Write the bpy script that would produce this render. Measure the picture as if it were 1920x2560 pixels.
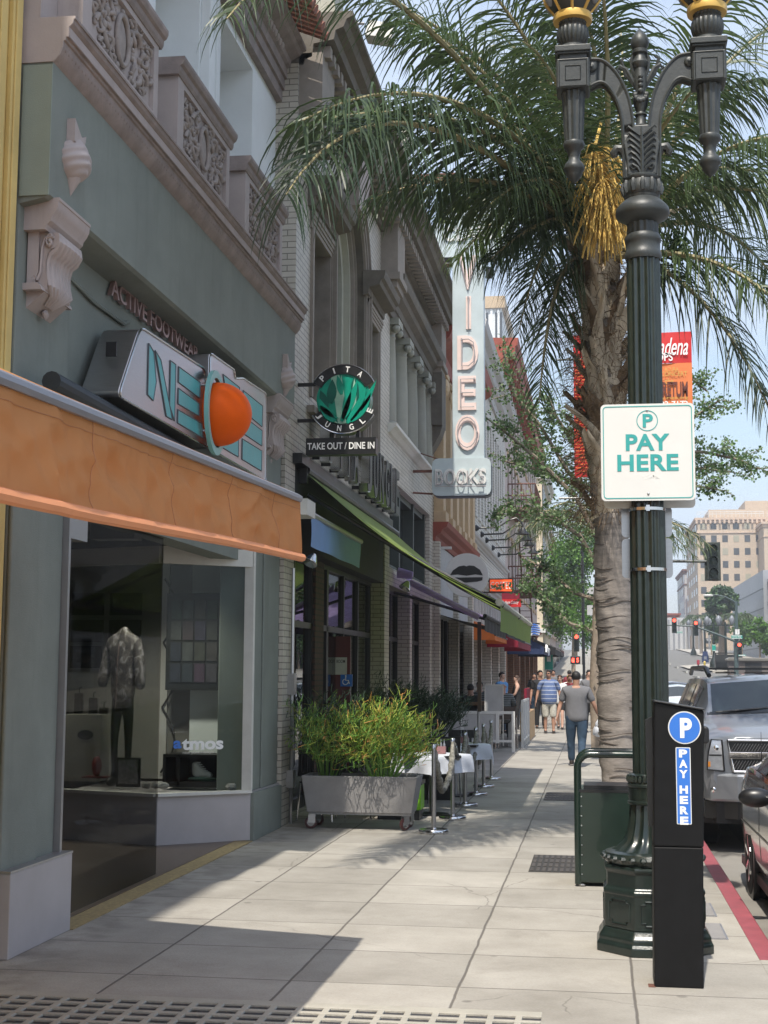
import bpy,bmesh,math,random
from mathutils import Vector,Matrix,noise
R=math.radians; PI=math.pi
for _o in list(bpy.data.objects):bpy.data.objects.remove(_o)
scene=bpy.context.scene
COL=scene.collection
# -- camera
F=3500.0; EYE=1.78; YAW=R(8.5897); PIT=R(6.4910); ROLL=R(0.3)
cam_d=bpy.data.cameras.new('camera'); cam=bpy.data.objects.new('camera',cam_d); COL.objects.link(cam)
CM=Matrix.Rotation(YAW,3,'Z')@Matrix.Rotation(PI/2+PIT,3,'X')@Matrix.Rotation(ROLL,3,'Z')
cam.matrix_world=Matrix.Translation((0,0,EYE))@CM.to_4x4()
cam_d.sensor_fit='VERTICAL'; cam_d.sensor_height=36.0; cam_d.lens=F*36/2560
cam_d.clip_start=0.1; cam_d.clip_end=3000
scene.camera=cam
scene.render.resolution_x=768; scene.render.resolution_y=1024
# -- sky and sun
SUN_EL=R(60); SUN_AZ_X=0.035
world=bpy.data.worlds.new('World'); scene.world=world; world.use_nodes=True
wn=world.node_tree; wn.nodes.clear()
sky=wn.nodes.new('ShaderNodeTexSky'); sky.sky_type='NISHITA'; sky.sun_disc=False
sky.sun_elevation=SUN_EL; sky.sun_rotation=R(180); sky.air_density=1.3; sky.dust_density=2.2; sky.ozone_density=1.6
bgn=wn.nodes.new('ShaderNodeBackground'); bgn.inputs['Strength'].default_value=0.15
won=wn.nodes.new('ShaderNodeOutputWorld')
tc=wn.nodes.new('ShaderNodeTexCoord'); mp=wn.nodes.new('ShaderNodeMapping'); mp.inputs['Scale'].default_value=(1.2,3.0,5.0)
nz=wn.nodes.new('ShaderNodeTexNoise'); nz.inputs['Scale'].default_value=2.2; nz.inputs['Detail'].default_value=7; nz.inputs['Roughness'].default_value=.55
rp=wn.nodes.new('ShaderNodeValToRGB'); rp.color_ramp.elements[0].position=.25; rp.color_ramp.elements[1].position=.68
mx=wn.nodes.new('ShaderNodeMixRGB'); mx.blend_type='MIX'; mx.inputs['Color2'].default_value=(3.6,4.1,5.0,1)
ml=wn.nodes.new('ShaderNodeMath'); ml.operation='MULTIPLY'; ml.inputs[1].default_value=.85
wn.links.new(tc.outputs['Generated'],mp.inputs['Vector']); wn.links.new(mp.outputs[0],nz.inputs['Vector'])
wn.links.new(nz.outputs['Fac'],rp.inputs['Fac']); wn.links.new(rp.outputs['Color'],ml.inputs[0])
wn.links.new(ml.outputs[0],mx.inputs['Fac']); wn.links.new(sky.outputs['Color'],mx.inputs['Color1'])
wn.links.new(mx.outputs['Color'],bgn.inputs['Color']); wn.links.new(bgn.outputs[0],won.inputs['Surface'])
sun_d=bpy.data.lights.new('sun','SUN'); sun_d.energy=3.5; sun_d.angle=R(.6); sun_d.color=(1.0,.94,.84)
sun=bpy.data.objects.new('sun',sun_d); COL.objects.link(sun)
sdir=Vector((SUN_AZ_X,math.cos(SUN_EL),-math.sin(SUN_EL)))
sun.rotation_euler=sdir.to_track_quat('-Z','Y').to_euler(); sun.location=(0,-20,40)
scene.view_settings.view_transform='Standard'; scene.view_settings.look='None'
scene.view_settings.exposure=0.66; scene.view_settings.gamma=1.0
scene.cycles.max_bounces=8; scene.cycles.transparent_max_bounces=24
scene.cycles.caustics_reflective=False; scene.cycles.caustics_refractive=False
# -- surveying: photo pixel + a known real plane -> point
def _ray(x,y):return CM@Vector(((x-960)/F,(1280-y)/F,-1.0))
def UX(x,y,X):d=_ray(x,y); t=X/d.x; return Vector((X,d.y*t,EYE+d.z*t))
def UY(x,y,Y):d=_ray(x,y); t=Y/d.y; return Vector((d.x*t,Y,EYE+d.z*t))
def UZ(x,y,Z=0.):d=_ray(x,y); t=(Z-EYE)/d.z; return Vector((d.x*t,d.y*t,Z))
def D(x,y):return x*1920/1659,y*2560/2212
# -- objects
def tag(o,label=None,cat=None,group=None,kind=None):
 if label:o['label']=label
 if cat:o['category']=cat
 if group:o['group']=group
 if kind:o['kind']=kind
 return o
def thing(name,label,cat,loc=(0,0,0),rz=0,group=None):
 o=bpy.data.objects.new(name,None); COL.objects.link(o); o.location=loc; o.rotation_euler=(0,0,rz)
 o.empty_display_size=.2
 return tag(o,label,cat,group)
def dup(root,loc=None,rz=None,label=None,scale=None):
 def cp(o,par):
  c=o.copy(); COL.objects.link(c)
  if par is not None:
   mpi=o.matrix_parent_inverse.copy(); c.parent=par; c.matrix_parent_inverse=mpi
  for ch in [k for k in bpy.data.objects if k.parent==o]:cp(ch,c)
  return c
 r=cp(root,None)
 if loc is not None:r.location=loc
 if rz is not None:r.rotation_euler=(0,0,rz)
 if label:r['label']=label
 if scale is not None:r.scale=(scale,)*3 if not hasattr(scale,'__len__') else scale
 return r
class MB:
 def __init__(s):s.v=[]; s.f=[]; s.m=[]; s.T=None; s.mi=0
 def add(s,vs,fs):
  n=len(s.v)
  for p in vs:
   p=Vector(p)
   if s.T is not None:p=s.T@p
   s.v.append(p)
  for f in fs:s.f.append([n+i for i in f]); s.m.append(s.mi)
  return s
 def box(s,x0,x1,y0,y1,z0,z1):
  if x0>x1:x0,x1=x1,x0
  if y0>y1:y0,y1=y1,y0
  if z0>z1:z0,z1=z1,z0
  return s.add([(x0,y0,z0),(x1,y0,z0),(x1,y1,z0),(x0,y1,z0),(x0,y0,z1),(x1,y0,z1),(x1,y1,z1),(x0,y1,z1)],[(0,3,2,1),(4,5,6,7),(0,1,5,4),(1,2,6,5),(2,3,7,6),(3,0,4,7)])
 def cbox(s,c,sz):return s.box(c[0]-sz[0]/2,c[0]+sz[0]/2,c[1]-sz[1]/2,c[1]+sz[1]/2,c[2]-sz[2]/2,c[2]+sz[2]/2)
 def prism(s,poly,axis,a,b):
  """poly: 2D points; axis 'x': poly is (y,z); 'y': (x,z); 'z': (x,y)"""
  n=len(poly)
  def P(p,t):
   return (t,p[0],p[1]) if axis=='x' else ((p[0],t,p[1]) if axis=='y' else (p[0],p[1],t))
  vs=[P(p,a) for p in poly]+[P(p,b) for p in poly]
  fs=[list(range(n-1,-1,-1)),list(range(n,2*n))]+[(i,(i+1)%n,n+(i+1)%n,n+i) for i in range(n)]
  return s.add(vs,fs)
 def quad(s,a,b,c,d):return s.add([a,b,c,d],[(0,1,2,3)])
 def tube(s,pts,r,n=8,cap=True):
  pts=[Vector(p) for p in pts]; rs=r if hasattr(r,'__len__') else [r]*len(pts)
  vs=[]; fs=[]; up=None
  for i,p in enumerate(pts):
   d=(pts[min(i+1,len(pts)-1)]-pts[max(i-1,0)])
   if d.length<1e-9:d=Vector((0,0,1))
   d.normalize()
   if up is None:up=Vector((0,0,1)) if abs(d.z)<.9 else Vector((1,0,0))
   a=d.cross(up)
   if a.length<1e-4:a=d.cross(Vector((0,1,0)))
   a.normalize(); b=a.cross(d).normalized(); up=b
   for k in range(n):
    t=2*PI*k/n; vs.append(p+(a*math.cos(t)+b*math.sin(t))*rs[i])
  for i in range(len(pts)-1):
   for k in range(n):fs.append((i*n+k,i*n+(k+1)%n,(i+1)*n+(k+1)%n,(i+1)*n+k))
  if cap:fs.append(list(range(n-1,-1,-1))); fs.append([(len(pts)-1)*n+k for k in range(n)])
  return s.add(vs,fs)
 def lathe(s,prof,n=24,c=(0,0,0),flute=0,fd=.06,fz=None,rot=0):
  """prof: (r, z); flute: number of flutes cut between heights fz"""
  vs=[]; fs=[]; m=len(prof)
  for (r,z) in prof:
   for k in range(n):
    t=2*PI*(k+rot)/n; rr=r
    if flute and (fz is None or fz[0]<=z<=fz[1]):rr=r*(1-fd*(.5-.5*math.cos(flute*t))**.7)
    vs.append((c[0]+rr*math.cos(t),c[1]+rr*math.sin(t),c[2]+z))
  for i in range(m-1):
   for k in range(n):fs.append((i*n+k,i*n+(k+1)%n,(i+1)*n+(k+1)%n,(i+1)*n+k))
  if prof[0][0]>1e-5:fs.append(list(range(n-1,-1,-1)))
  if prof[-1][0]>1e-5:fs.append([(m-1)*n+k for k in range(n)])
  return s.add(vs,fs)
 def sphere(s,c,r,nu=12,nv=8):
  r=r if hasattr(r,'__len__') else (r,r,r)
  vs=[]; fs=[]
  for i in range(nv+1):
   ph=PI*i/nv
   for k in range(nu):
    t=2*PI*k/nu; vs.append((c[0]+r[0]*math.sin(ph)*math.cos(t),c[1]+r[1]*math.sin(ph)*math.sin(t),c[2]-r[2]*math.cos(ph)))
  for i in range(nv):
   for k in range(nu):fs.append((i*nu+k,i*nu+(k+1)%nu,(i+1)*nu+(k+1)%nu,(i+1)*nu+k))
  return s.add(vs,fs)
 def grid(s,fn,nu,nv):
  vs=[fn(i/nu,j/nv) for j in range(nv+1) for i in range(nu+1)]
  fs=[(j*(nu+1)+i,j*(nu+1)+i+1,(j+1)*(nu+1)+i+1,(j+1)*(nu+1)+i) for j in range(nv) for i in range(nu)]
  return s.add(vs,fs)
 def build(s,name,mat,parent=None,smooth=False,bevel=0,origin=None,weld=False,segs=2,angle=40,recalc=True):
  me=bpy.data.meshes.new(name)
  o=Vector(origin) if origin is not None else Vector((0,0,0))
  me.from_pydata([tuple(p-o) for p in s.v],[],s.f)
  mats=mat if isinstance(mat,(list,tuple)) else [mat]
  for m in mats:me.materials.append(m)
  if len(mats)>1:
   for p,i in zip(me.polygons,s.m):p.material_index=min(i,len(mats)-1)
  if weld or recalc:
   bm=bmesh.new(); bm.from_mesh(me)
   if weld:bmesh.ops.remove_doubles(bm,verts=bm.verts,dist=1e-5)
   if recalc:bmesh.ops.recalc_face_normals(bm,faces=bm.faces)
   bm.to_mesh(me); bm.free()
  ob=bpy.data.objects.new(name,me); COL.objects.link(ob); ob.location=o
  if smooth:
   me.polygons.foreach_set('use_smooth',[True]*len(me.polygons)); me.set_sharp_from_angle(angle=R(angle))
  if bevel:
   b=ob.modifiers.new('bevel','BEVEL'); b.width=bevel; b.segments=segs; b.limit_method='ANGLE'; b.angle_limit=R(35)
  if parent is not None:ob.parent=parent
  me.update()
  return ob
def struct(name,mb,mat,**k):o=mb.build(name,mat,**k); return tag(o,kind='structure')
# -- lettering
def text_mb(txt,size=1.0,bold=0.0,depth=.004,spacing=1.0,align='CENTER',sx=1.0,shear=0.0):
 cu=bpy.data.curves.new('lettering','FONT'); cu.body=txt; cu.size=size; cu.offset=bold; cu.extrude=depth/2
 cu.align_x=align; cu.align_y='CENTER'; cu.space_character=spacing; cu.resolution_u=4; cu.shear=shear
 ob=bpy.data.objects.new('lettering',cu); COL.objects.link(ob); bpy.context.view_layer.update()
 me=bpy.data.meshes.new_from_object(ob.evaluated_get(bpy.context.evaluated_depsgraph_get()))
 m=MB(); vs=[v.co.copy() for v in me.vertices]
 if vs:
  for v in vs:v.x*=sx
  m.add(vs,[list(p.vertices) for p in me.polygons])
 bpy.data.objects.remove(ob); bpy.data.curves.remove(cu); bpy.data.meshes.remove(me)
 return m
def fit(m,w,h):
 """scale & centre a text mesh to width w and height h"""
 xs=[v.x for v in m.v]; ys=[v.y for v in m.v]
 cx,cy=(min(xs)+max(xs))/2,(min(ys)+max(ys))/2; kx=w/(max(xs)-min(xs)); ky=h/(max(ys)-min(ys))
 for v in m.v:v.x=(v.x-cx)*kx; v.y=(v.y-cy)*ky
 return m
FACE_CAM=Matrix(((1,0,0,0),(0,0,-1,0),(0,1,0,0),(0,0,0,1)))
FACE_ST=Matrix(((0,0,1,0),(1,0,0,0),(0,1,0,0),(0,0,0,1)))
def put_text(name,m,loc,basis,mat,parent,recalc=True):
 T=Matrix.Translation(loc)@basis
 m.v=[T@v for v in m.v]
 return m.build(name,mat,parent,recalc=recalc)
 # -- materials
def _new(name):
 m=bpy.data.materials.new(name); m.use_nodes=True; nt=m.node_tree
 return m,nt,nt.nodes['Principled BSDF']
def rgb(*c):return (c[0],c[1],c[2],1)
def mat(name,col,rough=.6,metal=0,var=.12,scale=6.,bump=0.0,bscale=40.,spec=.5,coat=0,dirt=0,dcol=(.08,.06,.045),stretch=None,streak=False,trans=0,emit=None,es=1):
 m,nt,b=_new(name); N=nt.nodes; L=nt.links
 b.inputs['Base Color'].default_value=rgb(*col); b.inputs['Roughness'].default_value=rough; b.inputs['Metallic'].default_value=metal
 b.inputs['Specular IOR Level'].default_value=spec
 if coat:b.inputs['Coat Weight'].default_value=coat; b.inputs['Coat Roughness'].default_value=.04
 tcn=N.new('ShaderNodeTexCoord'); vec=tcn.outputs['Object']
 if stretch:
  mpn=N.new('ShaderNodeMapping'); mpn.inputs['Scale'].default_value=stretch; L.new(vec,mpn.inputs['Vector']); vec=mpn.outputs[0]
 cur=None
 if var>0:
  n1=N.new('ShaderNodeTexNoise'); n1.inputs['Scale'].default_value=scale; n1.inputs['Detail'].default_value=8; n1.inputs['Roughness'].default_value=.65
  L.new(vec,n1.inputs['Vector'])
  mxn=N.new('ShaderNodeMixRGB'); mxn.inputs['Color1'].default_value=rgb(*[c*(1-var) for c in col]); mxn.inputs['Color2'].default_value=rgb(*[min(1,c*(1+var)) for c in col])
  rpn=N.new('ShaderNodeMapRange'); rpn.inputs['From Min'].default_value=.3; rpn.inputs['From Max'].default_value=.7
  L.new(n1.outputs['Fac'],rpn.inputs['Value']); L.new(rpn.outputs[0],mxn.inputs['Fac']); cur=mxn.outputs['Color']
  rr=N.new('ShaderNodeMapRange'); rr.inputs['To Min'].default_value=max(0,rough*.85); rr.inputs['To Max'].default_value=min(1,rough*1.15)
  L.new(n1.outputs['Fac'],rr.inputs['Value']); L.new(rr.outputs[0],b.inputs['Roughness'])
 if dirt>0:
  n2=N.new('ShaderNodeTexNoise'); n2.inputs['Scale'].default_value=scale*.35; n2.inputs['Detail'].default_value=10; n2.inputs['Roughness'].default_value=.72
  if streak:
   ms_=N.new('ShaderNodeMapping'); ms_.inputs['Scale'].default_value=(2.2,2.2,.22); L.new(tcn.outputs['Object'],ms_.inputs[0]); L.new(ms_.outputs[0],n2.inputs['Vector']); n2.inputs['Scale'].default_value=2.6
  else:L.new(tcn.outputs['Object'],n2.inputs['Vector'])
  r2=N.new('ShaderNodeMapRange'); r2.inputs['From Min'].default_value=.52; r2.inputs['From Max'].default_value=.78; r2.inputs['To Max'].default_value=dirt
  L.new(n2.outputs['Fac'],r2.inputs['Value'])
  m2=N.new('ShaderNodeMixRGB'); m2.inputs['Color2'].default_value=rgb(*dcol)
  if cur:L.new(cur,m2.inputs['Color1'])
  else:m2.inputs['Color1'].default_value=rgb(*col)
  L.new(r2.outputs[0],m2.inputs['Fac']); cur=m2.outputs['Color']
 if cur:L.new(cur,b.inputs['Base Color'])
 if bump>0:
  n3=N.new('ShaderNodeTexNoise'); n3.inputs['Scale'].default_value=bscale; n3.inputs['Detail'].default_value=4; L.new(vec,n3.inputs['Vector'])
  bn=N.new('ShaderNodeBump'); bn.inputs['Strength'].default_value=min(1,bump); bn.inputs['Distance'].default_value=.01
  L.new(n3.outputs['Fac'],bn.inputs['Height']); L.new(bn.outputs[0],b.inputs['Normal'])
 if emit:b.inputs['Emission Color'].default_value=rgb(*emit); b.inputs['Emission Strength'].default_value=es
 if trans>0:
  out=N['Material Output']; tr=N.new('ShaderNodeBsdfTranslucent'); ms=N.new('ShaderNodeMixShader'); ms.inputs[0].default_value=trans
  if cur:L.new(cur,tr.inputs['Color'])
  else:tr.inputs['Color'].default_value=rgb(*col)
  L.new(b.outputs[0],ms.inputs[1]); L.new(tr.outputs[0],ms.inputs[2]); L.new(ms.outputs[0],out.inputs['Surface'])
 return m
def brick(name,c1,c2,mortar,bw=.22,bh=.075,ms=.012,rough=.75,bump=.4,spec=.4,var=.1):
 m,nt,b=_new(name); N=nt.nodes; L=nt.links
 g=N.new('ShaderNodeNewGeometry'); sp=N.new('ShaderNodeSeparateXYZ'); L.new(g.outputs['Position'],sp.inputs[0])
 ad=N.new('ShaderNodeMath'); ad.operation='ADD'; L.new(sp.outputs['X'],ad.inputs[0]); L.new(sp.outputs['Y'],ad.inputs[1])
 cb=N.new('ShaderNodeCombineXYZ'); L.new(ad.outputs[0],cb.inputs['X']); L.new(sp.outputs['Z'],cb.inputs['Y'])
 br=N.new('ShaderNodeTexBrick'); br.inputs['Scale'].default_value=1; br.inputs['Brick Width'].default_value=bw; br.inputs['Row Height'].default_value=bh
 br.inputs['Mortar Size'].default_value=ms; br.inputs['Color1'].default_value=rgb(*c1); br.inputs['Color2'].default_value=rgb(*c2); br.inputs['Mortar'].default_value=rgb(*mortar)
 br.inputs['Mortar Smooth'].default_value=.2
 L.new(cb.outputs[0],br.inputs['Vector'])
 n1=N.new('ShaderNodeTexNoise'); n1.inputs['Scale'].default_value=1.7; n1.inputs['Detail'].default_value=9; n1.inputs['Roughness'].default_value=.7; L.new(g.outputs['Position'],n1.inputs['Vector'])
 mr=N.new('ShaderNodeMapRange'); mr.inputs['From Min'].default_value=.3; mr.inputs['From Max'].default_value=.7; mr.inputs['To Min'].default_value=1-var*1.8; mr.inputs['To Max'].default_value=1+var
 L.new(n1.outputs['Fac'],mr.inputs['Value'])
 mu=N.new('ShaderNodeVectorMath'); mu.operation='SCALE'; L.new(br.outputs['Color'],mu.inputs[0]); L.new(mr.outputs[0],mu.inputs['Scale'])
 L.new(mu.outputs[0],b.inputs['Base Color']); b.inputs['Roughness'].default_value=rough; b.inputs['Specular IOR Level'].default_value=spec
 iv=N.new('ShaderNodeMath'); iv.operation='SUBTRACT'; iv.inputs[0].default_value=1; L.new(br.outputs['Fac'],iv.inputs[1])
 bn=N.new('ShaderNodeBump'); bn.inputs['Strength'].default_value=bump; bn.inputs['Distance'].default_value=.008; L.new(iv.outputs[0],bn.inputs['Height']); L.new(bn.outputs[0],b.inputs['Normal'])
 return m
def glass(name,tint=(.75,.8,.8),ior=1.5,rough=0.0,boost=0.0,gain=1.0):
 m,nt,b=_new(name); N=nt.nodes; L=nt.links; N.remove(b)
 fr=N.new('ShaderNodeFresnel'); fr.inputs['IOR'].default_value=ior
 ad=N.new('ShaderNodeMath'); ad.operation='ADD'; ad.inputs[1].default_value=boost; ad.use_clamp=True; L.new(fr.outputs[0],ad.inputs[0])
 tr=N.new('ShaderNodeBsdfTransparent'); tr.inputs['Color'].default_value=rgb(*tint)
 gl=N.new('ShaderNodeBsdfGlossy'); gl.inputs['Roughness'].default_value=rough; gl.inputs['Color'].default_value=rgb(.95,.97,1)
 mg=N.new('ShaderNodeMath'); mg.operation='MULTIPLY'; mg.inputs[1].default_value=gain; L.new(ad.outputs[0],mg.inputs[0])
 ms=N.new('ShaderNodeMixShader'); L.new(mg.outputs[0],ms.inputs[0]); L.new(tr.outputs[0],ms.inputs[1]); L.new(gl.outputs[0],ms.inputs[2])
 L.new(ms.outputs[0],N['Material Output'].inputs['Surface']); return m
def sheet_noise(m_or):pass
M={}
M['green_grey']=mat('grey_green_stucco',(.20,.222,.198),.78,var=.14,scale=1.6,bump=.35,bscale=120,dirt=.5,dcol=(.12,.135,.12),streak=True)
M['sunlit_green']=mat('sunlit_toned_stucco',(.24,.28,.235),.8,var=.08,scale=2,bump=.2,bscale=150,dirt=.3,dcol=(.25,.27,.2))  # lighter copy of the grey green stucco, sunlight put into the colour
M['mauve']=mat('mauve_painted_stone',(.40,.345,.33),.7,var=.08,scale=3,bump=.1,bscale=90,dirt=.45,streak=True,dcol=(.20,.16,.14))
M['mauve_dk']=mat('brown_mauve_moulding',(.26,.215,.20),.72,var=.25,scale=5,bump=.25,bscale=60,dirt=.45,dcol=(.10,.07,.055))
M['relief']=mat('weathered_relief_plaster',(.30,.26,.24),.8,var=.2,scale=9,bump=.2,bscale=80,dirt=.5,dcol=(.12,.09,.07))
M['white_wall']=mat('white_painted_wall',(.74,.76,.76),.75,var=.05,scale=1.5,bump=.1,bscale=70,dirt=.2,dcol=(.42,.43,.42))
M['yellow']=mat('ochre_yellow_wall',(.62,.46,.17),.78,var=.12,scale=2.5,bump=.35,bscale=140,dirt=.35,dcol=(.38,.30,.13))
M['bulk']=mat('mauve_bulkhead_panel',(.40,.375,.38),.5,var=.07,scale=3,bump=.03,dirt=.45,dcol=(.26,.24,.23))
M['trim_grey']=mat('grey_metal_trim',(.34,.34,.35),.35,metal=.6,var=.05)
M['glass']=glass('clear_shop_glass',gain=.4)
M['glass_dk']=glass('tinted_glass',(.22,.25,.25),boost=.03)
M['glass_thick']=glass('smoked_car_glass',(.16,.2,.22),boost=.04)
M['upper_glass']=mat('dark_window_glass',(.03,.035,.035),.06,var=0,spec=.8)
M['orange_fab']=mat('orange_awning_fabric',(.68,.32,.135),.88,var=.05,scale=1.5,bump=.25,bscale=420,dirt=.18,dcol=(.56,.25,.10),trans=.40,spec=.15)
M['orange_plain']=mat('orange_piping',(.80,.33,.15),.6,var=.06,trans=.15)
M['rail']=mat('brushed_aluminium_rail',(.33,.34,.39),.38,metal=.7,var=.05,stretch=(1,1,30))
M['blue_fab']=mat('blue_awning_fabric',(.20,.33,.58),.75,var=.06,scale=4,bump=.1,bscale=300,trans=.08)
M['green_fab']=mat('lime_green_awning_fabric',(.27,.36,.09),.7,var=.07,scale=3,bump=.1,bscale=300,trans=.42)
M['purple_fab']=mat('purple_striped_fabric',(.52,.40,.68),.8,var=.18,scale=4,trans=.45,stretch=(1,.3,8))
M['maroon_fab']=mat('maroon_awning_fabric',(.28,.015,.04),.8,var=.1,trans=.25)
M['orange_fab2']=mat('burnt_orange_fabric',(.7,.2,.05),.8,var=.1,trans=.3)
M['black_fab']=mat('black_awning_fabric',(.012,.012,.014),.85,var=.2)
M['steel']=mat('brushed_steel',(.42,.42,.43),.3,metal=.95,var=.07,scale=8,stretch=(1,1,12))
M['steel_lt']=mat('polished_steel_edge',(.62,.62,.63),.18,metal=1,var=.04)
M['turq']=mat('turquoise_sign_face',(.08,.38,.40),.4,var=.12,scale=5,stretch=(1,8,1))
M['ball']=mat('orange_sign_globe',(.80,.105,.0),.5,var=.05,scale=7,spec=.15)
M['ring']=mat('pale_turquoise_ring',(.22,.48,.46),.4,var=.05)
M['letter_pink']=mat('tarnished_copper_letter',(.40,.26,.24),.35,metal=.6,var=.2,scale=14)
M['black']=mat('black_paint',(.012,.012,.013),.38,var=.15,scale=9)
M['satin_black']=mat('satin_black_metal',(.006,.006,.0065),.5,spec=.22,var=.25,scale=14,bump=.03,bscale=500)
M['dark']=mat('dark_interior',(.022,.021,.02),.8,var=.2)
M['int_wall']=mat('dim_interior_wall',(.16,.155,.145),.85,var=.08,scale=2)
M['int_floor']=mat('dark_shop_floor',(.05,.045,.04),.5,var=.2)
M['white']=mat('white_enamel',(.67,.67,.65),.4,var=.03,scale=4)
M['white_plain']=mat('white_lettering',(.82,.82,.80),.5,var=0)
M['offwhite']=mat('off_white_paint',(.60,.59,.55),.6,var=.07,dirt=.2,dcol=(.35,.32,.27))
M['teal_ink']=mat('teal_sign_ink',(.035,.33,.32),.45,var=.04)
M['blue_ink']=mat('blue_sign_film',(.035,.17,.60),.35,var=.04)
M['iron']=mat('dark_green_cast_iron',(.012,.020,.017),.30,var=.3,scale=16,bump=.12,bscale=70,coat=.25,dirt=.25,dcol=(.05,.05,.042))
M['iron_up']=mat('weathered_black_iron',(.035,.040,.040),.45,var=.25,scale=14,bump=.12,bscale=70,dirt=.4,dcol=(.085,.085,.08))
M['gold']=mat('gold_painted_collar',(.66,.42,.11),.4,metal=.3,var=.1)
M['lamp_glass']=mat('frosted_lamp_panel',(.30,.32,.36),.3,var=.06,trans=.3)
M['bin']=mat('green_bin_enamel',(.010,.022,.016),.22,var=.15,coat=.4)
M['cream_brick']=brick('cream_glazed_brick',(.54,.50,.43),(.48,.44,.37),(.21,.19,.16),.26,.075,.007,rough=.5,spec=.5)
M['stone']=mat('taupe_stone_trim',(.27,.235,.20),.75,var=.16,scale=3,bump=.2,bscale=70,dirt=.5,dcol=(.10,.085,.07))
M['stone_dk']=mat('dark_weathered_cornice',(.135,.118,.095),.8,var=.25,scale=4,bump=.3,bscale=60,dirt=.5,dcol=(.05,.045,.035))
M['stone_lt']=mat('pale_stone_jamb',(.42,.41,.34),.7,var=.12,scale=3,dirt=.35,dcol=(.22,.2,.16))
M['olive']=mat('olive_painted_column',(.30,.30,.255),.6,var=.1,scale=2.5,dirt=.35,dcol=(.15,.15,.12))
M['tan']=mat('tan_terracotta',(.52,.38,.23),.7,var=.12,scale=3,dirt=.3,dcol=(.3,.2,.12))
M['tan_brick']=brick('tan_brick',(.50,.44,.34),(.43,.36,.27),(.14,.11,.09),.3,.085,.010)
M['red_trim']=mat('oxide_red_cornice',(.26,.055,.032),.65,var=.2,scale=3,dirt=.3,dcol=(.45,.32,.25))
M['red_brick']=brick('red_brown_brick',(.36,.17,.10),(.28,.12,.07),(.30,.26,.22),.3,.085,.010)
M['white_brick']=brick('white_painted_brick',(.68,.65,.60),(.63,.60,.55),(.35,.33,.3),.36,.1,.012)
M['pinkish']=mat('pinkish_stucco',(.50,.41,.37),.75,var=.08,dirt=.3,dcol=(.34,.27,.23))
M['grey_wall']=mat('light_grey_stucco',(.46,.46,.46),.75,var=.08,dirt=.3,dcol=(.3,.3,.29))
M['far_tan']=brick('far_tan_brickwork',(.55,.44,.33),(.51,.41,.31),(.47,.38,.29),1.4,.5,.02,bump=0,var=.06)
M['far_trim']=mat('far_tan_stone',(.55,.42,.32),.8,var=.08,scale=1)
M['window_far']=mat('far_window_glass',(.05,.055,.06),.15,var=.3,scale=.4,spec=.7)
M['blind']=mat('pale_window_blind',(.36,.34,.26),.8,var=.1,scale=.5)
M['sign_blue']=mat('faded_grey_blue_sign',(.48,.55,.57),.5,var=.10,scale=1.8,dirt=.35,dcol=(.25,.29,.29))
M['sign_edge']=mat('dark_sign_return',(.10,.12,.14),.5,var=.1)
M['pink_letter']=mat('faded_pink_letter',(.78,.62,.57),.5,var=.06,dirt=.25,dcol=(.6,.42,.38))
M['neon_tube']=mat('unlit_neon_tube',(.42,.38,.38),.2,var=.05)
M['rust']=mat('rusty_iron',(.16,.07,.05),.8,var=.3,scale=8)
M['plate']=mat('dark_iron_plate',(.05,.046,.042),.6,metal=.3,var=.3,scale=9)
M['conc']=mat('grey_cast_concrete',(.26,.25,.245),.8,var=.12,scale=4,bump=.15,bscale=80,dirt=.3,dcol=(.17,.16,.15))
M['lime']=mat('lime_green_planter',(.16,.42,.01),.45,var=.05)
M['soil']=mat('dark_soil',(.03,.022,.015),.95,var=.3)
M['cloth']=mat('white_tablecloth',(.68,.71,.78),.8,var=.04,bump=.05,trans=.15)
M['rope']=mat('rope_camouflage_fabric',(.22,.21,.18),.9,var=.75,scale=22,bump=.4,bscale=60)
M['plastic_bk']=mat('black_plastic_chair',(.014,.014,.015),.4,var=.1)
M['wood']=mat('brown_wood',(.20,.11,.055),.6,var=.25,scale=5,stretch=(1,8,1))
M['wood_lt']=mat('pale_wood_cladding',(.45,.30,.16),.65,var=.15,scale=4)
M['bark']=mat('palm_trunk_bark',(.25,.22,.195),.92,var=.4,scale=5,bump=.55,bscale=30,stretch=(1,1,4),dirt=.5,dcol=(.11,.09,.075))
M['boot']=mat('dry_palm_boot',(.60,.51,.39),.9,var=.35,scale=5,bump=.5,bscale=30,dirt=.55,dcol=(.13,.09,.055),stretch=(1,1,.4))
M['boot_d']=mat('dark_palm_boot',(.22,.15,.09),.9,var=.4,scale=7,bump=.5,bscale=30,dirt=.5,dcol=(.07,.05,.03))
M['fibre']=mat('palm_fibre',(.17,.115,.065),.95,var=.35,scale=12)
M['rachis']=mat('palm_rachis',(.33,.28,.15),.7,var=.2)
M['frond']=mat('palm_leaflet',(.06,.095,.034),.42,var=.4,scale=1.6,trans=.32,spec=.6)
M['frond_y']=mat('bright_palm_leaflet',(.10,.15,.045),.45,var=.35,scale=1.6,trans=.35)
M['frond_d']=mat('dark_palm_leaflet',(.05,.08,.04),.45,var=.3,scale=1.6,trans=.3)
M['flower']=mat('golden_palm_flower',(.66,.44,.12),.8,var=.25,scale=20)
M['leaf']=mat('ginkgo_leaf',(.11,.20,.06),.5,var=.45,scale=1.2,trans=.35)
M['leaf_l']=mat('pale_ginkgo_leaf',(.22,.30,.15),.5,var=.35,scale=1.2,trans=.35)
M['leaf_b']=mat('bright_green_leaf',(.11,.24,.03),.5,var=.4,scale=.8,trans=.35)
M['leaf_d']=mat('dark_green_leaf',(.03,.075,.02),.5,var=.4,scale=.8,trans=.3)
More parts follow.
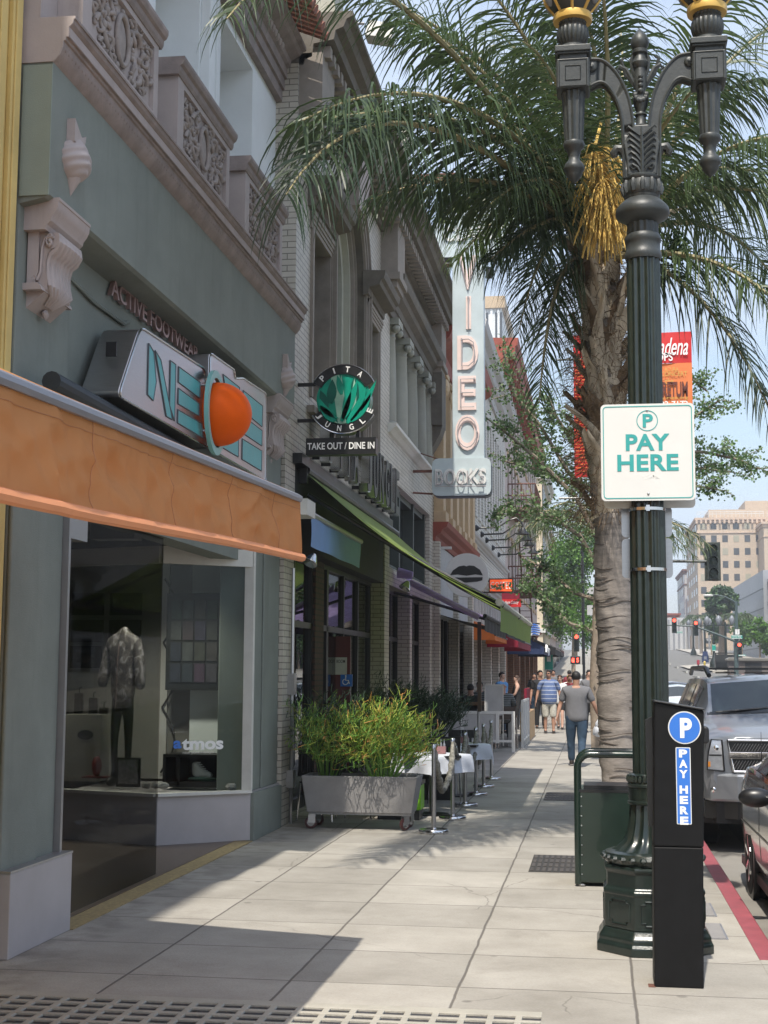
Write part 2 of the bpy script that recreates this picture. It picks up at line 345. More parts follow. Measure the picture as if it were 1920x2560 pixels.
M['branch']=mat('grey_brown_branch',(.26,.21,.16),.9,var=.25,scale=9,bump=.5,bscale=40)
M['stick_g']=mat('pencil_cactus_green',(.13,.27,.04),.5,var=.35,scale=3,trans=.15)
M['stick_y']=mat('pencil_cactus_yellow',(.36,.42,.07),.5,var=.25,scale=3,trans=.15)
M['stick_o']=mat('pencil_cactus_orange',(.62,.30,.09),.5,var=.25,scale=3,trans=.15)
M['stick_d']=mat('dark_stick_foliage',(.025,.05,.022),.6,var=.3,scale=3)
M['silver']=mat('silver_car_paint',(.27,.285,.31),.38,metal=.45,var=.02,coat=.6)
M['bronze']=mat('dark_bronze_car_paint',(.06,.052,.036),.2,metal=.4,var=.03,coat=1)
M['car_glass']=mat('dark_car_windscreen',(.018,.028,.032),.06,var=0,spec=.6)
M['chrome']=mat('chrome',(.8,.8,.82),.08,metal=1,var=0)
M['rubber']=mat('black_rubber',(.014,.014,.014),.8,var=.2)
M['car_black']=mat('black_car_trim',(.012,.012,.013),.35,var=.1)
M['lamp_clear']=mat('clear_headlight_lens',(.75,.77,.8),.08,metal=.5,var=.15,scale=25)
M['amber']=mat('amber_lens',(.75,.28,.04),.2,var=.1)
M['emblem']=mat('gold_emblem',(.75,.50,.08),.25,metal=.7,var=.05)
M['asphalt']=mat('road_asphalt',(.17,.165,.155),.85,var=.12,scale=1.2,bump=.35,bscale=120,dirt=.35,dcol=(.10,.095,.09))
M['redcurb']=mat('red_kerb_paint',(.30,.07,.085),.6,var=.2,scale=6,bump=.1,dirt=.45,dcol=(.20,.09,.09))
M['line']=mat('road_marking_paint',(.5,.5,.47),.7,var=.15,dirt=.5,dcol=(.2,.2,.19))
M['skin']=mat('warm_skin',(.40,.22,.15),.55,var=.08)
M['skin_l']=mat('light_skin',(.52,.32,.24),.55,var=.08)
M['hair']=mat('black_hair',(.012,.010,.009),.6,var=.3,scale=40)
M['hair_b']=mat('brown_hair',(.06,.03,.018),.6,var=.3,scale=40)
M['shirt_grey']=mat('heather_grey_cotton',(.155,.155,.165),.9,var=.08,scale=12,bump=.15,bscale=14)
M['denim']=mat('blue_denim',(.028,.056,.095),.85,var=.2,scale=9,bump=.2,bscale=20)
M['khaki']=mat('pale_patterned_cotton',(.46,.44,.38),.85,var=.25,scale=18)
M['shoe']=mat('dark_shoe',(.035,.028,.026),.6,var=.2)
M['sole']=mat('shoe_sole',(.35,.32,.30),.7,var=.1)
M['shirt_w']=mat('white_cotton',(.66,.66,.66),.85,var=.05)
M['shirt_m']=mat('maroon_cotton',(.22,.03,.04),.85,var=.1)
M['shirt_b']=mat('blue_cotton',(.09,.24,.48),.85,var=.1)
M['shirt_k']=mat('black_cotton',(.018,.018,.02),.85,var=.1)
M['bag']=mat('white_plastic_bag',(.72,.74,.78),.35,var=.05,trans=.4)
M['red_lit']=mat('red_signal_lens',(.8,.03,.02),.4,var=0,emit=(1,.07,.04),es=3.5)
M['green_lit']=mat('green_signal_lens',(.02,.4,.3),.4,var=0,emit=(.1,.9,.6),es=1.2)
M['lens_dk']=mat('unlit_signal_lens',(.03,.05,.04),.3,var=0)
M['coffee_lit']=mat('backlit_orange_red_face',(.85,.09,.02),.4,var=.03,emit=(1,.13,.03),es=.35)
M['street_green']=mat('green_street_sign',(.0,.28,.21),.45,var=.04)
M['banner_red']=mat('red_banner_vinyl',(.70,.035,.035),.55,var=.05,trans=.25)
M['banner_or']=mat('orange_banner_vinyl',(.88,.25,.08),.55,var=.12,scale=2,trans=.25)
M['rust_tile']=mat('terracotta_roof_tile',(.24,.10,.07),.8,var=.3,scale=8)
M['hydrant']=mat('red_cast_iron',(.33,.02,.04),.5,var=.1)
M['emer1']=mat('emerald_glass_paint',(.0,.27,.18),.3,var=.15,scale=6)
M['emer2']=mat('light_jade_paint',(.30,.52,.40),.35,var=.15,scale=6)
M['emer3']=mat('deep_green_paint',(.0,.10,.07),.3,var=.1)
def banded(name,c1,c2,period,width,axis='Z',rough=.8,off=0):
 m,nt,b=_new(name); N=nt.nodes; L=nt.links
 t=N.new('ShaderNodeTexCoord'); sp=N.new('ShaderNodeSeparateXYZ'); L.new(t.outputs['Object'],sp.inputs[0])
 a=N.new('ShaderNodeMath'); a.operation='ADD'; a.inputs[1].default_value=100+off; L.new(sp.outputs[axis],a.inputs[0])
 d=N.new('ShaderNodeMath'); d.operation='MODULO'; d.inputs[1].default_value=period; L.new(a.outputs[0],d.inputs[0])
 g=N.new('ShaderNodeMath'); g.operation='LESS_THAN'; g.inputs[1].default_value=width; L.new(d.outputs[0],g.inputs[0])
 mx_=N.new('ShaderNodeMixRGB'); mx_.inputs['Color1'].default_value=rgb(*c1); mx_.inputs['Color2'].default_value=rgb(*c2); L.new(g.outputs[0],mx_.inputs['Fac'])
 L.new(mx_.outputs[0],b.inputs['Base Color']); b.inputs['Roughness'].default_value=rough; return m
M['stripe_shirt']=banded('striped_blue_cotton',(.10,.15,.30),(.55,.58,.62),.115,.014)
M['stripe_dark']=banded('dark_striped_cotton',(.05,.06,.055),(.22,.23,.25),.05,.018)
def camo():
 m,nt,b=_new('camouflage_jacket_fabric'); N=nt.nodes; L=nt.links
 t=N.new('ShaderNodeTexCoord'); n=N.new('ShaderNodeTexNoise'); n.inputs['Scale'].default_value=9; n.inputs['Detail'].default_value=3; n.inputs['Distortion'].default_value=1.2
 L.new(t.outputs['Object'],n.inputs['Vector']); r=N.new('ShaderNodeValToRGB'); r.color_ramp.interpolation='CONSTANT'
 r.color_ramp.elements[0].position=0; r.color_ramp.elements[0].color=(.08,.07,.07,1); r.color_ramp.elements[1].position=.47; r.color_ramp.elements[1].color=(.19,.17,.165,1)
 e=r.color_ramp.elements.new(.56); e.color=(.38,.35,.38,1); L.new(n.outputs['Fac'],r.inputs['Fac']); L.new(r.outputs[0],b.inputs['Base Color']); return m
M['camo']=camo()
def concrete_walk():
 m,nt,b=_new('sidewalk_concrete'); N=nt.nodes; L=nt.links
 g=N.new('ShaderNodeNewGeometry'); sp=N.new('ShaderNodeSeparateXYZ'); L.new(g.outputs['Position'],sp.inputs[0])
 nw=N.new('ShaderNodeTexNoise'); nw.inputs['Scale'].default_value=3; nw.inputs['Detail'].default_value=3; L.new(g.outputs['Position'],nw.inputs['Vector'])
 def line(out,per,off,w):
  a=N.new('ShaderNodeMath'); a.operation='ADD'; a.inputs[1].default_value=100*per-off; L.new(out,a.inputs[0])
  wv=N.new('ShaderNodeMath'); wv.operation='MULTIPLY_ADD'; wv.inputs[1].default_value=.02; L.new(nw.outputs['Fac'],wv.inputs[0]); L.new(a.outputs[0],wv.inputs[2])
  d=N.new('ShaderNodeMath'); d.operation='PINGPONG'; d.inputs[1].default_value=per/2; L.new(wv.outputs[0],d.inputs[0])
  r=N.new('ShaderNodeMapRange'); r.inputs['From Min'].default_value=w*.4; r.inputs['From Max'].default_value=w; r.inputs['To Min'].default_value=1; r.inputs['To Max'].default_value=0
  L.new(d.outputs[0],r.inputs['Value']); return r.outputs[0]
 l1=line(sp.outputs['X'],.98,-.79+.01,.011); l2=line(sp.outputs['Y'],.93,8.19,.009)
 mxl=N.new('ShaderNodeMath'); mxl.operation='MAXIMUM'; L.new(l1,mxl.inputs[0]); L.new(l2,mxl.inputs[1])
 vo=N.new('ShaderNodeTexVoronoi'); vo.feature='DISTANCE_TO_EDGE'; vo.inputs['Scale'].default_value=.42; vo.inputs['Randomness'].default_value=1
 nd=N.new('ShaderNodeTexNoise'); nd.inputs['Scale'].default_value=4; nd.inputs['Detail'].default_value=6; L.new(g.outputs['Position'],nd.inputs['Vector'])
 vm=N.new('ShaderNodeMixRGB'); vm.inputs['Fac'].default_value=.12; L.new(g.outputs['Position'],vm.inputs['Color1']); L.new(nd.outputs['Color'],vm.inputs['Color2']); L.new(vm.outputs[0],vo.inputs['Vector'])
 cr=N.new('ShaderNodeMapRange'); cr.inputs['From Min'].default_value=0.0005; cr.inputs['From Max'].default_value=.0028; cr.inputs['To Min'].default_value=1; cr.inputs['To Max'].default_value=0; L.new(vo.outputs['Distance'],cr.inputs['Value'])
 nm=N.new('ShaderNodeTexNoise'); nm.inputs['Scale'].default_value=.6; L.new(g.outputs['Position'],nm.inputs['Vector'])
 gm=N.new('ShaderNodeMapRange'); gm.inputs['From Min'].default_value=.5; gm.inputs['From Max'].default_value=.56; L.new(nm.outputs['Fac'],gm.inputs['Value'])
 cm=N.new('ShaderNodeMath'); cm.operation='MULTIPLY'; cr.inputs['To Min'].default_value=.5; L.new(cr.outputs[0],cm.inputs[0]); L.new(gm.outputs[0],cm.inputs[1])
 mx2=N.new('ShaderNodeMath'); mx2.operation='MAXIMUM'; L.new(mxl.outputs[0],mx2.inputs[0]); L.new(cm.outputs[0],mx2.inputs[1])
 n1=N.new('ShaderNodeTexNoise'); n1.inputs['Scale'].default_value=1.1; n1.inputs['Detail'].default_value=10; n1.inputs['Roughness'].default_value=.68; L.new(g.outputs['Position'],n1.inputs['Vector'])
 rp_=N.new('ShaderNodeValToRGB'); e=rp_.color_ramp.elements; e[0].position=.3; e[0].color=(.27,.25,.215,1); e[1].position=.68; e[1].color=(.41,.385,.34,1); L.new(n1.outputs['Fac'],rp_.inputs['Fac'])
 n2=N.new('ShaderNodeTexNoise'); n2.inputs['Scale'].default_value=60; n2.inputs['Detail'].default_value=3; L.new(g.outputs['Position'],n2.inputs['Vector'])
 r2=N.new('ShaderNodeMapRange'); r2.inputs['To Min'].default_value=.86; r2.inputs['To Max'].default_value=1.12; L.new(n2.outputs['Fac'],r2.inputs['Value'])
 sn=N.new('ShaderNodeVectorMath'); sn.operation='SNAP'; sn.inputs[1].default_value=(.98,.93,9); so_=N.new('ShaderNodeVectorMath'); so_.operation='ADD'; so_.inputs[1].default_value=(.78+9.8,-8.19+9.3,4)
 L.new(g.outputs['Position'],so_.inputs[0]); L.new(so_.outputs[0],sn.inputs[0]); wnn=N.new('ShaderNodeTexWhiteNoise'); L.new(sn.outputs[0],wnn.inputs['Vector'])
 wr=N.new('ShaderNodeMapRange'); wr.inputs['To Min'].default_value=.86; wr.inputs['To Max'].default_value=1.08; L.new(wnn.outputs['Value'],wr.inputs['Value'])
 mu2=N.new('ShaderNodeMath'); mu2.operation='MULTIPLY'; L.new(r2.outputs[0],mu2.inputs[0]); L.new(wr.outputs[0],mu2.inputs[1])
 sc=N.new('ShaderNodeVectorMath'); sc.operation='SCALE'; L.new(rp_.outputs[0],sc.inputs[0]); L.new(mu2.outputs[0],sc.inputs['Scale'])
 v2=N.new('ShaderNodeTexVoronoi'); v2.inputs['Scale'].default_value=1.9; L.new(g.outputs['Position'],v2.inputs['Vector'])
 s2=N.new('ShaderNodeMapRange'); s2.inputs['From Min'].default_value=.04; s2.inputs['From Max'].default_value=.07; s2.inputs['To Min'].default_value=.5; s2.inputs['To Max'].default_value=0; L.new(v2.outputs['Distance'],s2.inputs['Value'])
 m3=N.new('ShaderNodeMixRGB'); m3.inputs['Color2'].default_value=(.10,.09,.08,1); L.new(sc.outputs[0],m3.inputs['Color1']); L.new(s2.outputs[0],m3.inputs['Fac'])
 n4=N.new('ShaderNodeTexNoise'); n4.inputs['Scale'].default_value=.9; n4.inputs['Detail'].default_value=12; n4.inputs['Roughness'].default_value=.75; n4.inputs['Distortion'].default_value=.5
 mpp=N.new('ShaderNodeMapping'); mpp.inputs['Location'].default_value=(3.3,7.1,0); L.new(g.outputs['Position'],mpp.inputs['Vector']); L.new(mpp.outputs[0],n4.inputs['Vector'])
 s4=N.new('ShaderNodeMapRange'); s4.inputs['From Min'].default_value=.56; s4.inputs['From Max'].default_value=.78; s4.inputs['To Max'].default_value=.55; L.new(n4.outputs['Fac'],s4.inputs['Value'])
 m4=N.new('ShaderNodeMixRGB'); m4.inputs['Color2'].default_value=(.17,.15,.125,1); L.new(m3.outputs[0],m4.inputs['Color1']); L.new(s4.outputs[0],m4.inputs['Fac'])
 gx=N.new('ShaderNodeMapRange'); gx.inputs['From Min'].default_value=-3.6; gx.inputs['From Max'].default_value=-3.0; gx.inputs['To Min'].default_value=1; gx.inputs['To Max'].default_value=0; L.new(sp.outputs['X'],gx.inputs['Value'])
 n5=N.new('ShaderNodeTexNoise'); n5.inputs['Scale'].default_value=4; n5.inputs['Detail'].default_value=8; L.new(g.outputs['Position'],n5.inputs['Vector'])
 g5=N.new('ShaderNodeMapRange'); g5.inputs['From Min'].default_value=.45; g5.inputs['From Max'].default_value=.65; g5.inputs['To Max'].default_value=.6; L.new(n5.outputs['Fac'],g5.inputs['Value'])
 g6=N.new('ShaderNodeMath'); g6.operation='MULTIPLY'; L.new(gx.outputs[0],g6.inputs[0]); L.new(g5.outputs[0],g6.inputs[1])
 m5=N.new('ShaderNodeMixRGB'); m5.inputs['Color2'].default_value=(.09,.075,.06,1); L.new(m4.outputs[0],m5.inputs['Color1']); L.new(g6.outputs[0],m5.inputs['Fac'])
 m6=N.new('ShaderNodeMixRGB'); m6.inputs['Color2'].default_value=(.09,.08,.07,1); L.new(m5.outputs[0],m6.inputs['Color1'])
 mm=N.new('ShaderNodeMath'); mm.operation='MULTIPLY'; mm.inputs[1].default_value=.85; L.new(mx2.outputs[0],mm.inputs[0]); L.new(mm.outputs[0],m6.inputs['Fac'])
 L.new(m6.outputs[0],b.inputs['Base Color']); b.inputs['Roughness'].default_value=.85
 bn=N.new('ShaderNodeBump'); bn.inputs['Strength'].default_value=.5; bn.inputs['Distance'].default_value=.006
 sb=N.new('ShaderNodeMath'); sb.operation='SUBTRACT'; L.new(n2.outputs['Fac'],sb.inputs[0]); L.new(mx2.outputs[0],sb.inputs[1]); L.new(sb.outputs[0],bn.inputs['Height']); L.new(bn.outputs[0],b.inputs['Normal'])
 return m
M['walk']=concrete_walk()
def creased(m,sc=5,dist=.05,st=1.0):
 nt=m.node_tree; N=nt.nodes; L=nt.links; b=N['Principled BSDF']; t=N.new('ShaderNodeTexCoord'); mp_=N.new('ShaderNodeMapping'); mp_.inputs['Scale'].default_value=(1,1.3,.7); mp_.inputs['Rotation'].default_value=(R(28),0,0)
 n=N.new('ShaderNodeTexNoise'); n.noise_type='RIDGED_MULTIFRACTAL'; n.inputs['Scale'].default_value=sc; n.inputs['Detail'].default_value=4; n.inputs['Distortion'].default_value=.3
 L.new(t.outputs['Object'],mp_.inputs[0]); L.new(mp_.outputs[0],n.inputs['Vector']); bn=N.new('ShaderNodeBump'); bn.inputs['Strength'].default_value=st; bn.inputs['Distance'].default_value=dist; L.new(n.outputs['Fac'],bn.inputs['Height'])
 old=b.inputs['Normal'].links
 if old:L.new(old[0].from_socket,bn.inputs['Normal'])
 L.new(bn.outputs[0],b.inputs['Normal'])
 for q in N:
  if q.type=='BSDF_TRANSLUCENT':L.new(bn.outputs[0],q.inputs['Normal'])
creased(M['orange_fab'],3.0,.05,.85); creased(M['shirt_grey'],5,.05,.6); creased(M['denim'],7,.04,.7); creased(M['stripe_shirt'],5,.05,.5); creased(M['blue_fab'],2.5,.03,.4)
# -- ground, road, pavements
def gz(y):return 0.0 if y<65 else min(.031*(y-65),.031*195)
RD=-.15
def ribbon(x0,x1,ys,dz,mb=None):
 m=mb or MB()
 for a,b in zip(ys[:-1],ys[1:]):m.quad((x0,a,gz(a)+dz),(x1,a,gz(a)+dz),(x1,b,gz(b)+dz),(x0,b,gz(b)+dz))
 return m
YS=[-40,0,20,40,65,90,120,150,180,210,240,260,300,400,900]
struct('ground',ribbon(-700,900,[-60,65,260,1500],RD-.04),M['asphalt'])
struct('road',ribbon(1.14,14.5,YS,RD),M['asphalt'])
struct('cross_street',ribbon(-60,60,[90,104],RD+.004),M['asphalt'])
struct('gutter',ribbon(1.14,1.62,[-10,20,40,65,88],RD+.006),mat('gutter_concrete',(.24,.225,.20),.85,var=.15,scale=1.5,bump=.3,bscale=90,dirt=.5,dcol=(.12,.11,.10)))
GX0,GX1,GY0,GY1=-3.48,-.30,5.2,7.66
m=MB()
m.quad((-3.9,7.66,0),(.99,7.66,0),(.99,65,0),(-3.9,65,0)); m.quad((-3.9,65,0),(.99,65,0),(.99,89,gz(89)),(-3.9,89,gz(89)))
m.quad((GX1,-10,0),(.99,-10,0),(.99,7.66,0),(GX1,7.66,0)); m.quad((-3.9,-10,0),(GX0,-10,0),(GX0,7.66,0),(-3.9,7.66,0))
m.quad((GX0,-10,0),(GX1,-10,0),(GX1,5.2,0),(GX0,5.2,0))
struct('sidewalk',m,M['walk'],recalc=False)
m=MB()
for a,b in ((-10,9.6),(22.5,60),(60,88)):
 m.prism([(.99,RD-.05),(1.14,RD-.05),(1.135,-.02),(1.115,.002),(.99,.002)],'y',a,b)
struct('kerb',m,M['walk'])
m=MB(); m.prism([(.99,RD-.05),(1.14,RD-.05),(1.135,-.02),(1.115,.004),(.99,.004)],'y',9.25,22.5)
struct('red_kerb',m,M['redcurb'])
m=ribbon(-3.9,.99,[106,120,150,180,210,260,400],0); struct('far_left_pavement',m,M['walk'])
m=MB(); ribbon(14.5,20,[106,120,150,180,210,260,400],0,m); ribbon(14.5,24,[-40,0,40,65,88],0,m)
m.add([(10.5,128,gz(128)),(20,122,gz(122)),(20,150,gz(150)),(14.5,160,gz(160)),(8.4,146,gz(146)),(8.6,136,gz(136))],[(0,1,2,3,4,5)])
m.box(10.2,20,127.6,127.9,gz(127)-.15,gz(128)+.02)
struct('far_right_pavement',m,mat('pale_far_concrete',(.40,.37,.32),.85,var=.08,scale=.5))
m=MB()
for y in range(6,64,8):m.box(4.15,4.27,y,y+3,RD+.004,RD+.008)
m.box(1.14,14,86,86.4,RD+gz(86)+.01,RD+gz(86)+.014)
for k in range(0,26):m.box(2+k*.5,2.25+k*.5,88.2,90.5,RD+gz(88)+.004,RD+gz(90)+.03)
for y in range(112,250,14):m.box(7.8,7.95,y,y+6,RD+gz(y)+.02,RD+gz(y+6)+.02)
struct('road_marking',m,M['line'])
g=thing('pavement_light_grating','concrete lattice of small dark glass panes set in the near pavement','grating',(-2,6.5,0))
m=MB(); cx,cy=.145,.125; bw=.036
x=GX0
while x<=GX1-.02:m.box(x,x+bw,GY0,GY1,-.05,.0015); x+=cx
m.box(GX0,GX1,GY1-.10,GY1,-.05,.0028)
y=GY1-.10-cy
while y>=GY0:m.box(GX0,GX1,y,y+bw,-.05,.003); y-=cy
o=m.build('lattice',mat('worn_lattice_concrete',(.36,.34,.29),.85,var=.15,scale=3,bump=.4,bscale=60,dirt=.4,dcol=(.2,.18,.15)),bevel=.004); o.parent=g; o.matrix_parent_inverse=g.matrix_world.inverted();
def adopt(par,*obs):
 bpy.context.view_layer.update()
 for o_ in obs:o_.parent=par; o_.matrix_parent_inverse=par.matrix_world.inverted()
m=MB(); m.box(GX0-.01,GX1+.01,GY0,GY1+.01,-.05,-.009)
o2=m.build('glass_blocks',mat('dusty_purple_glass_blocks',(.022,.022,.03),.35,var=.6,scale=7,dirt=.25,dcol=(.10,.09,.085)))
adopt(g,o,o2)
def cover(x0,x1,y0,y1,label,n=9):
 t=thing('utility_cover',label,'cover',((x0+x1)/2,(y0+y1)/2,0),group=None)
 a=MB(); a.box(x0,x1,y0,y1,-.01,.004); a=a.build('frame',M['plate'])
 b=MB()
 for i in range(n):
  for j in range(4):
   u=x0+(i+.5)*(x1-x0)/n; v=y0+(j+.5)*(y1-y0)/4; w=(x1-x0)/n*.3
   b.box(u-w,u+w,v-(y1-y0)*.09,v+(y1-y0)*.09,.0045,.009)
 b=b.build('tread_pattern',mat('worn_iron_cover',(.095,.085,.078),.6,metal=.3,var=.3)); adopt(t,a,b)
p0,p1=UZ(*D(1196,1885)),UZ(*D(1248,1852)); cover(-.62,-.14,p0.y,p1.y+.1,'dark square iron cover in the pavement just left of the green litter bin')
p0,p1=UZ(*D(1222,1730)),UZ(*D(1256,1716)); cover(-.75,-.25,p0.y,p1.y+.25,'dark iron cover in the pavement farther off, before the palm trunk')
for i,(yy,lb) in enumerate(((11.1,'narrow concrete utility box lid beside the red kerb, the farther of two'),(10.2,'narrow concrete utility box lid beside the red kerb, the nearer of two'))):
 t=thing('pavement_hatch',lb,'cover',(.78,yy,0),group='small lids beside the kerb')
 a=MB(); a.box(.70,.86,yy-.3,yy+.3,-.01,.005); a=a.build('frame',M['trim_grey'])
 b=MB(); b.box(.715,.845,yy-.285,yy+.285,.0,.009); b=b.build('lid',M['conc']); adopt(t,a,b)
 # -- shoe store at the left
XF=-3.6
ZC=5.77
def part(mb,name,mt,par,**k):return mb.build(name,mt,par,**k)
yb=thing('ochre_building','ochre yellow building with ribbed pilaster at the left edge of the photo','building',(0,0,0))
m=MB(); m.box(-14,-3.72,-12,8.40,0,14); part(m,'wall',M['yellow'],yb)
m=MB()
for k in range(9):
 y=8.40-.12-k*.235; m.box(-3.72,-3.685,y-.075,y+.075,0,14)
 m.box(-3.685,-3.672,y-.045,y+.045,0,14)
part(m,'pilaster_ribs',M['yellow'],yb,bevel=.008)
m=MB(); m.box(-3.72,-3.60,3.0,6.0,.5,3.0); part(m,'window',M['upper_glass'],yb)
# --- the store
ST=thing('shoe_store_building','grey green stucco shop with mauve cornice, carved balcony panels and white upper storey','building',(0,0,0))
Y0,Y1=8.43,16.0
m=MB()
m.box(-3.95,-3.50,Y0,Y1,5.1,ZC)
m.prism([(-3.50,4.87),(-3.50,5.0999),(-3.95,5.0999),(-3.95,4.8),(-3.80,4.8),(-3.70,4.815),(-3.60,4.835),(-3.53,4.85)],'y',Y0,Y1)
part(m,'fascia',M['green_grey'],ST)
m=MB(); m.box(-3.70,-3.498,Y0-.015,Y0-.001,4.86,ZC-.02); part(m,'fascia_end',M['sunlit_green'],ST)  # sunlit end of the same stucco, painted as a lighter face
m=MB(); m.box(-4.0,-3.75,Y0,Y1,2.95,4.82); part(m,'sign_wall',M['green_grey'],ST)
m=MB(); m.box(-4.0,-3.70,Y0,9.37,.52,4.82); m.box(-3.70,-3.67,Y0+.0,9.0,.52,2.96); part(m,'pilaster',M['green_grey'],ST,bevel=.012)
m=MB(); m.box(-3.76,-3.655,9.371,9.41,.52,2.95); part(m,'corner_trim',M['trim_grey'],ST)
m=MB(); m.box(-4.0,-3.60,Y0,9.47,0,.52); part(m,'plinth',M['bulk'],ST,bevel=.006)
m=MB(); m.box(-4.0,-3.597,Y0-.01,9.475,.521,.535); part(m,'plinth_cap',M['trim_grey'],ST)
m=MB(); m.box(-4.0,-3.66,14.66,15.96,.5,4.83); m.box(-3.66,-3.64,15.2,15.96,.5,4.83); part(m,'pilaster',M['green_grey'],ST,bevel=.01)
m=MB(); m.prism([(14.64,0),(15.96,0),(15.96,.48),(14.64,.5)],'x',-4.0,-3.58); part(m,'plinth',M['green_grey'],ST,bevel=.006)
prof=[(-3.95,ZC),(-3.50,ZC),(-3.485,ZC+.012),(-3.452,ZC+.05),(-3.432,ZC+.10),(-3.43,ZC+.14),(-3.415,ZC+.145),(-3.412,ZC+.165),(-3.395,ZC+.165),(-3.393,ZC+.235),(-3.385,ZC+.24),(-3.368,ZC+.258),(-3.362,ZC+.285),(-3.352,ZC+.287),(-3.352,ZC+.305),(-3.95,ZC+.315)]
m=MB(); m.prism(prof,'y',Y0,Y1+.03); part(m,'cornice',M['mauve_dk'],ST,smooth=True,angle=25)
m=MB(); m.prism([(-3.3935,ZC+.169),(-3.391,ZC+.169),(-3.391,ZC+.233),(-3.3935,ZC+.233)],'y',Y0,Y1); part(m,'cornice_band',M['mauve'],ST)
m=MB()
y=Y0+.05
while y<Y1:m.sphere((-3.441,y,ZC+.105),(.014,.022,.026),6,4); y+=.062
part(m,'leaf_moulding',M['mauve_dk'],ST,smooth=True)
m=MB(); m.prism([(p[0],p[1]) for p in prof],'y',Y0-.012,Y0-.001); part(m,'cornice_end',M['mauve'],ST)
def corbel(yc,w=.42,mt=M['mauve']):
 m=MB(); fx_=lambda b:[(setattr(v,'x',-3.70+(v.x+3.72)*.50),setattr(v,'z',4.87+(v.z-4.87)*.84)) for v in b.v]; y0,y1=yc-w/2,yc+w/2
 cap=[(-3.72,4.62),(-3.42,4.62),(-3.40,4.66),(-3.345,4.69),(-3.335,4.72),(-3.285,4.76),(-3.255,4.80),(-3.25,4.845),(-3.235,4.85),(-3.235,4.872),(-3.72,4.872)]
 m.prism(cap,'y',y0-.03,y1+.03)
 body=[(-3.72,4.62),(-3.30,4.62),(-3.285,4.58),(-3.29,4.53),(-3.33,4.50),(-3.39,4.49),(-3.44,4.45),(-3.465,4.38),(-3.46,4.30),(-3.43,4.22),(-3.44,4.17),(-3.50,4.13),(-3.58,4.09),(-3.68,4.04),(-3.72,4.02)]
 m.prism(body,'y',y0+.05,y1-.05)
 fx_(m); c=part(m,'corbel',mt,ST,smooth=True,angle=30)
 s=MB()
 for ys in (y0+.035,y1-.035):
  pts=[]
  for t in range(15):
   a=t/14*2.2*PI; r=.062*(1-t/17); pts.append((-3.405+r*math.cos(a+.6),ys,4.545+r*math.sin(a+.6)))
  pts=pts[::-1]+[(-3.47,ys,4.57),(-3.505,ys,4.50),(-3.515,ys,4.40),(-3.52,ys,4.30),(-3.56,ys,4.24)]
  for t in range(12):
   a=t/11*2*PI; r=.04*(1-t/14); pts.append((-3.60+r*math.cos(a-.3),ys,4.24+r*math.sin(a-.3)))
  s.tube(pts,.016,6)
  s.sphere((-3.405,ys,4.545),(.022,.02,.022),8,6); s.sphere((-3.60,ys,4.24),(.017,.018,.017),8,6)
  s.prism([(-3.70,4.62),(-3.55,4.62),(-3.54,4.3),(-3.62,4.18),(-3.70,4.14)],'y',ys-.012,ys+.012)
 fx_(s); s.build('scroll',mt,c,smooth=True)
 a=MB()
 for k in range(7):
  yy=y0+.08+k*(w-.16)/6; bul=.02*math.sin(PI*k/6)
  a.tube([(-3.315-.01+bul,yy,4.60),(-3.29+bul,yy,4.55),(-3.34+bul,yy,4.495),(-3.42+bul,yy,4.46),(-3.455+bul,yy,4.38),(-3.45+bul,yy,4.29),(-3.42+bul,yy,4.21),(-3.46+bul,yc+(yy-yc)*.6,4.15),(-3.58+bul*.5,yc+(yy-yc)*.35,4.08)],[.02,.03,.03,.03,.028,.03,.034,.026,.012],6)
 a.lathe([(0,-.02),(.03,0),(.045,.03),(.02,.06),(0,.07)],10,(-3.62,yc,4.0))
 fx_(a); a.build('acanthus_leaf',mt,c,smooth=True)
 b=MB(); b.prism([(-3.75,4.20),(-3.52,4.20),(-3.47,4.17),(-3.46,4.145),(-3.75,4.145)],'y',y0-.015,y1+.015); fx_(b); b.build('collar',mt,c)
 return c
corbel(8.80,.52); corbel(15.45,.66)
def shell(yc,zc):
 m=MB()
 for k in range(6):
  t=k/5; z=zc-.17+.30*t; w=.10*math.sin(PI*(.2+.6*t))+.05; pr=.07+.075*math.sin(PI*(.2+.6*t))
  pass
 def sh(u,v):
  a=(u-.5)*PI; pr=math.sin(PI*(v**.75)*.93+.07)**.8; rib=.5+.5*math.cos(2*PI*(v*5.2+abs(u-.55)*2.6)); r=pr*(1+.10*rib)
  return (-3.50+.115*r*math.cos(a),yc+.17*r*math.sin(a)+.03*v,zc-.17+.34*v)
 m.grid(sh,22,44)
 m.lathe([(0,-.27),(.03,-.22),(.07,-.15),(.03,-.1)],10,(-3.50,yc,zc))
 m.prism([(yc-.10,zc+.08),(yc+.08,zc+.08),(yc+.11,zc+.19),(yc+.03,zc+.15),(yc-.03,zc+.19),(yc-.10,zc+.24)],'x',-3.5,-3.44)
 part(m,'shell_ornament',M['mauve'],ST,smooth=True)
shell(8.80,5.25); shell(15.45,5.14)
ZU=ZC+.31
m=MB()
m.box(-4.4,-3.90,Y0,Y1,ZU-.4,ZU+.22)
bays=[(9.15,10.75),(11.65,13.05),(13.85,15.25)]
WX=-3.88
prev=Y0
for (a,b) in bays:
 m.box(-4.6,WX,prev,a,ZU,9.0); m.box(-4.6,WX-.002,a,b,ZU,6.5); prev=b
m.box(-4.6,WX,prev,16.45,ZU,9.0)
m.box(-4.6,WX-.001,Y0,16.45,8.75,9.9)
part(m,'upper_wall',M['white_wall'],ST)
m=MB()
for y in (11.22,11.44,13.45,13.66):m.box(WX,WX+.03,y-.045,y+.045,ZU,8.9)
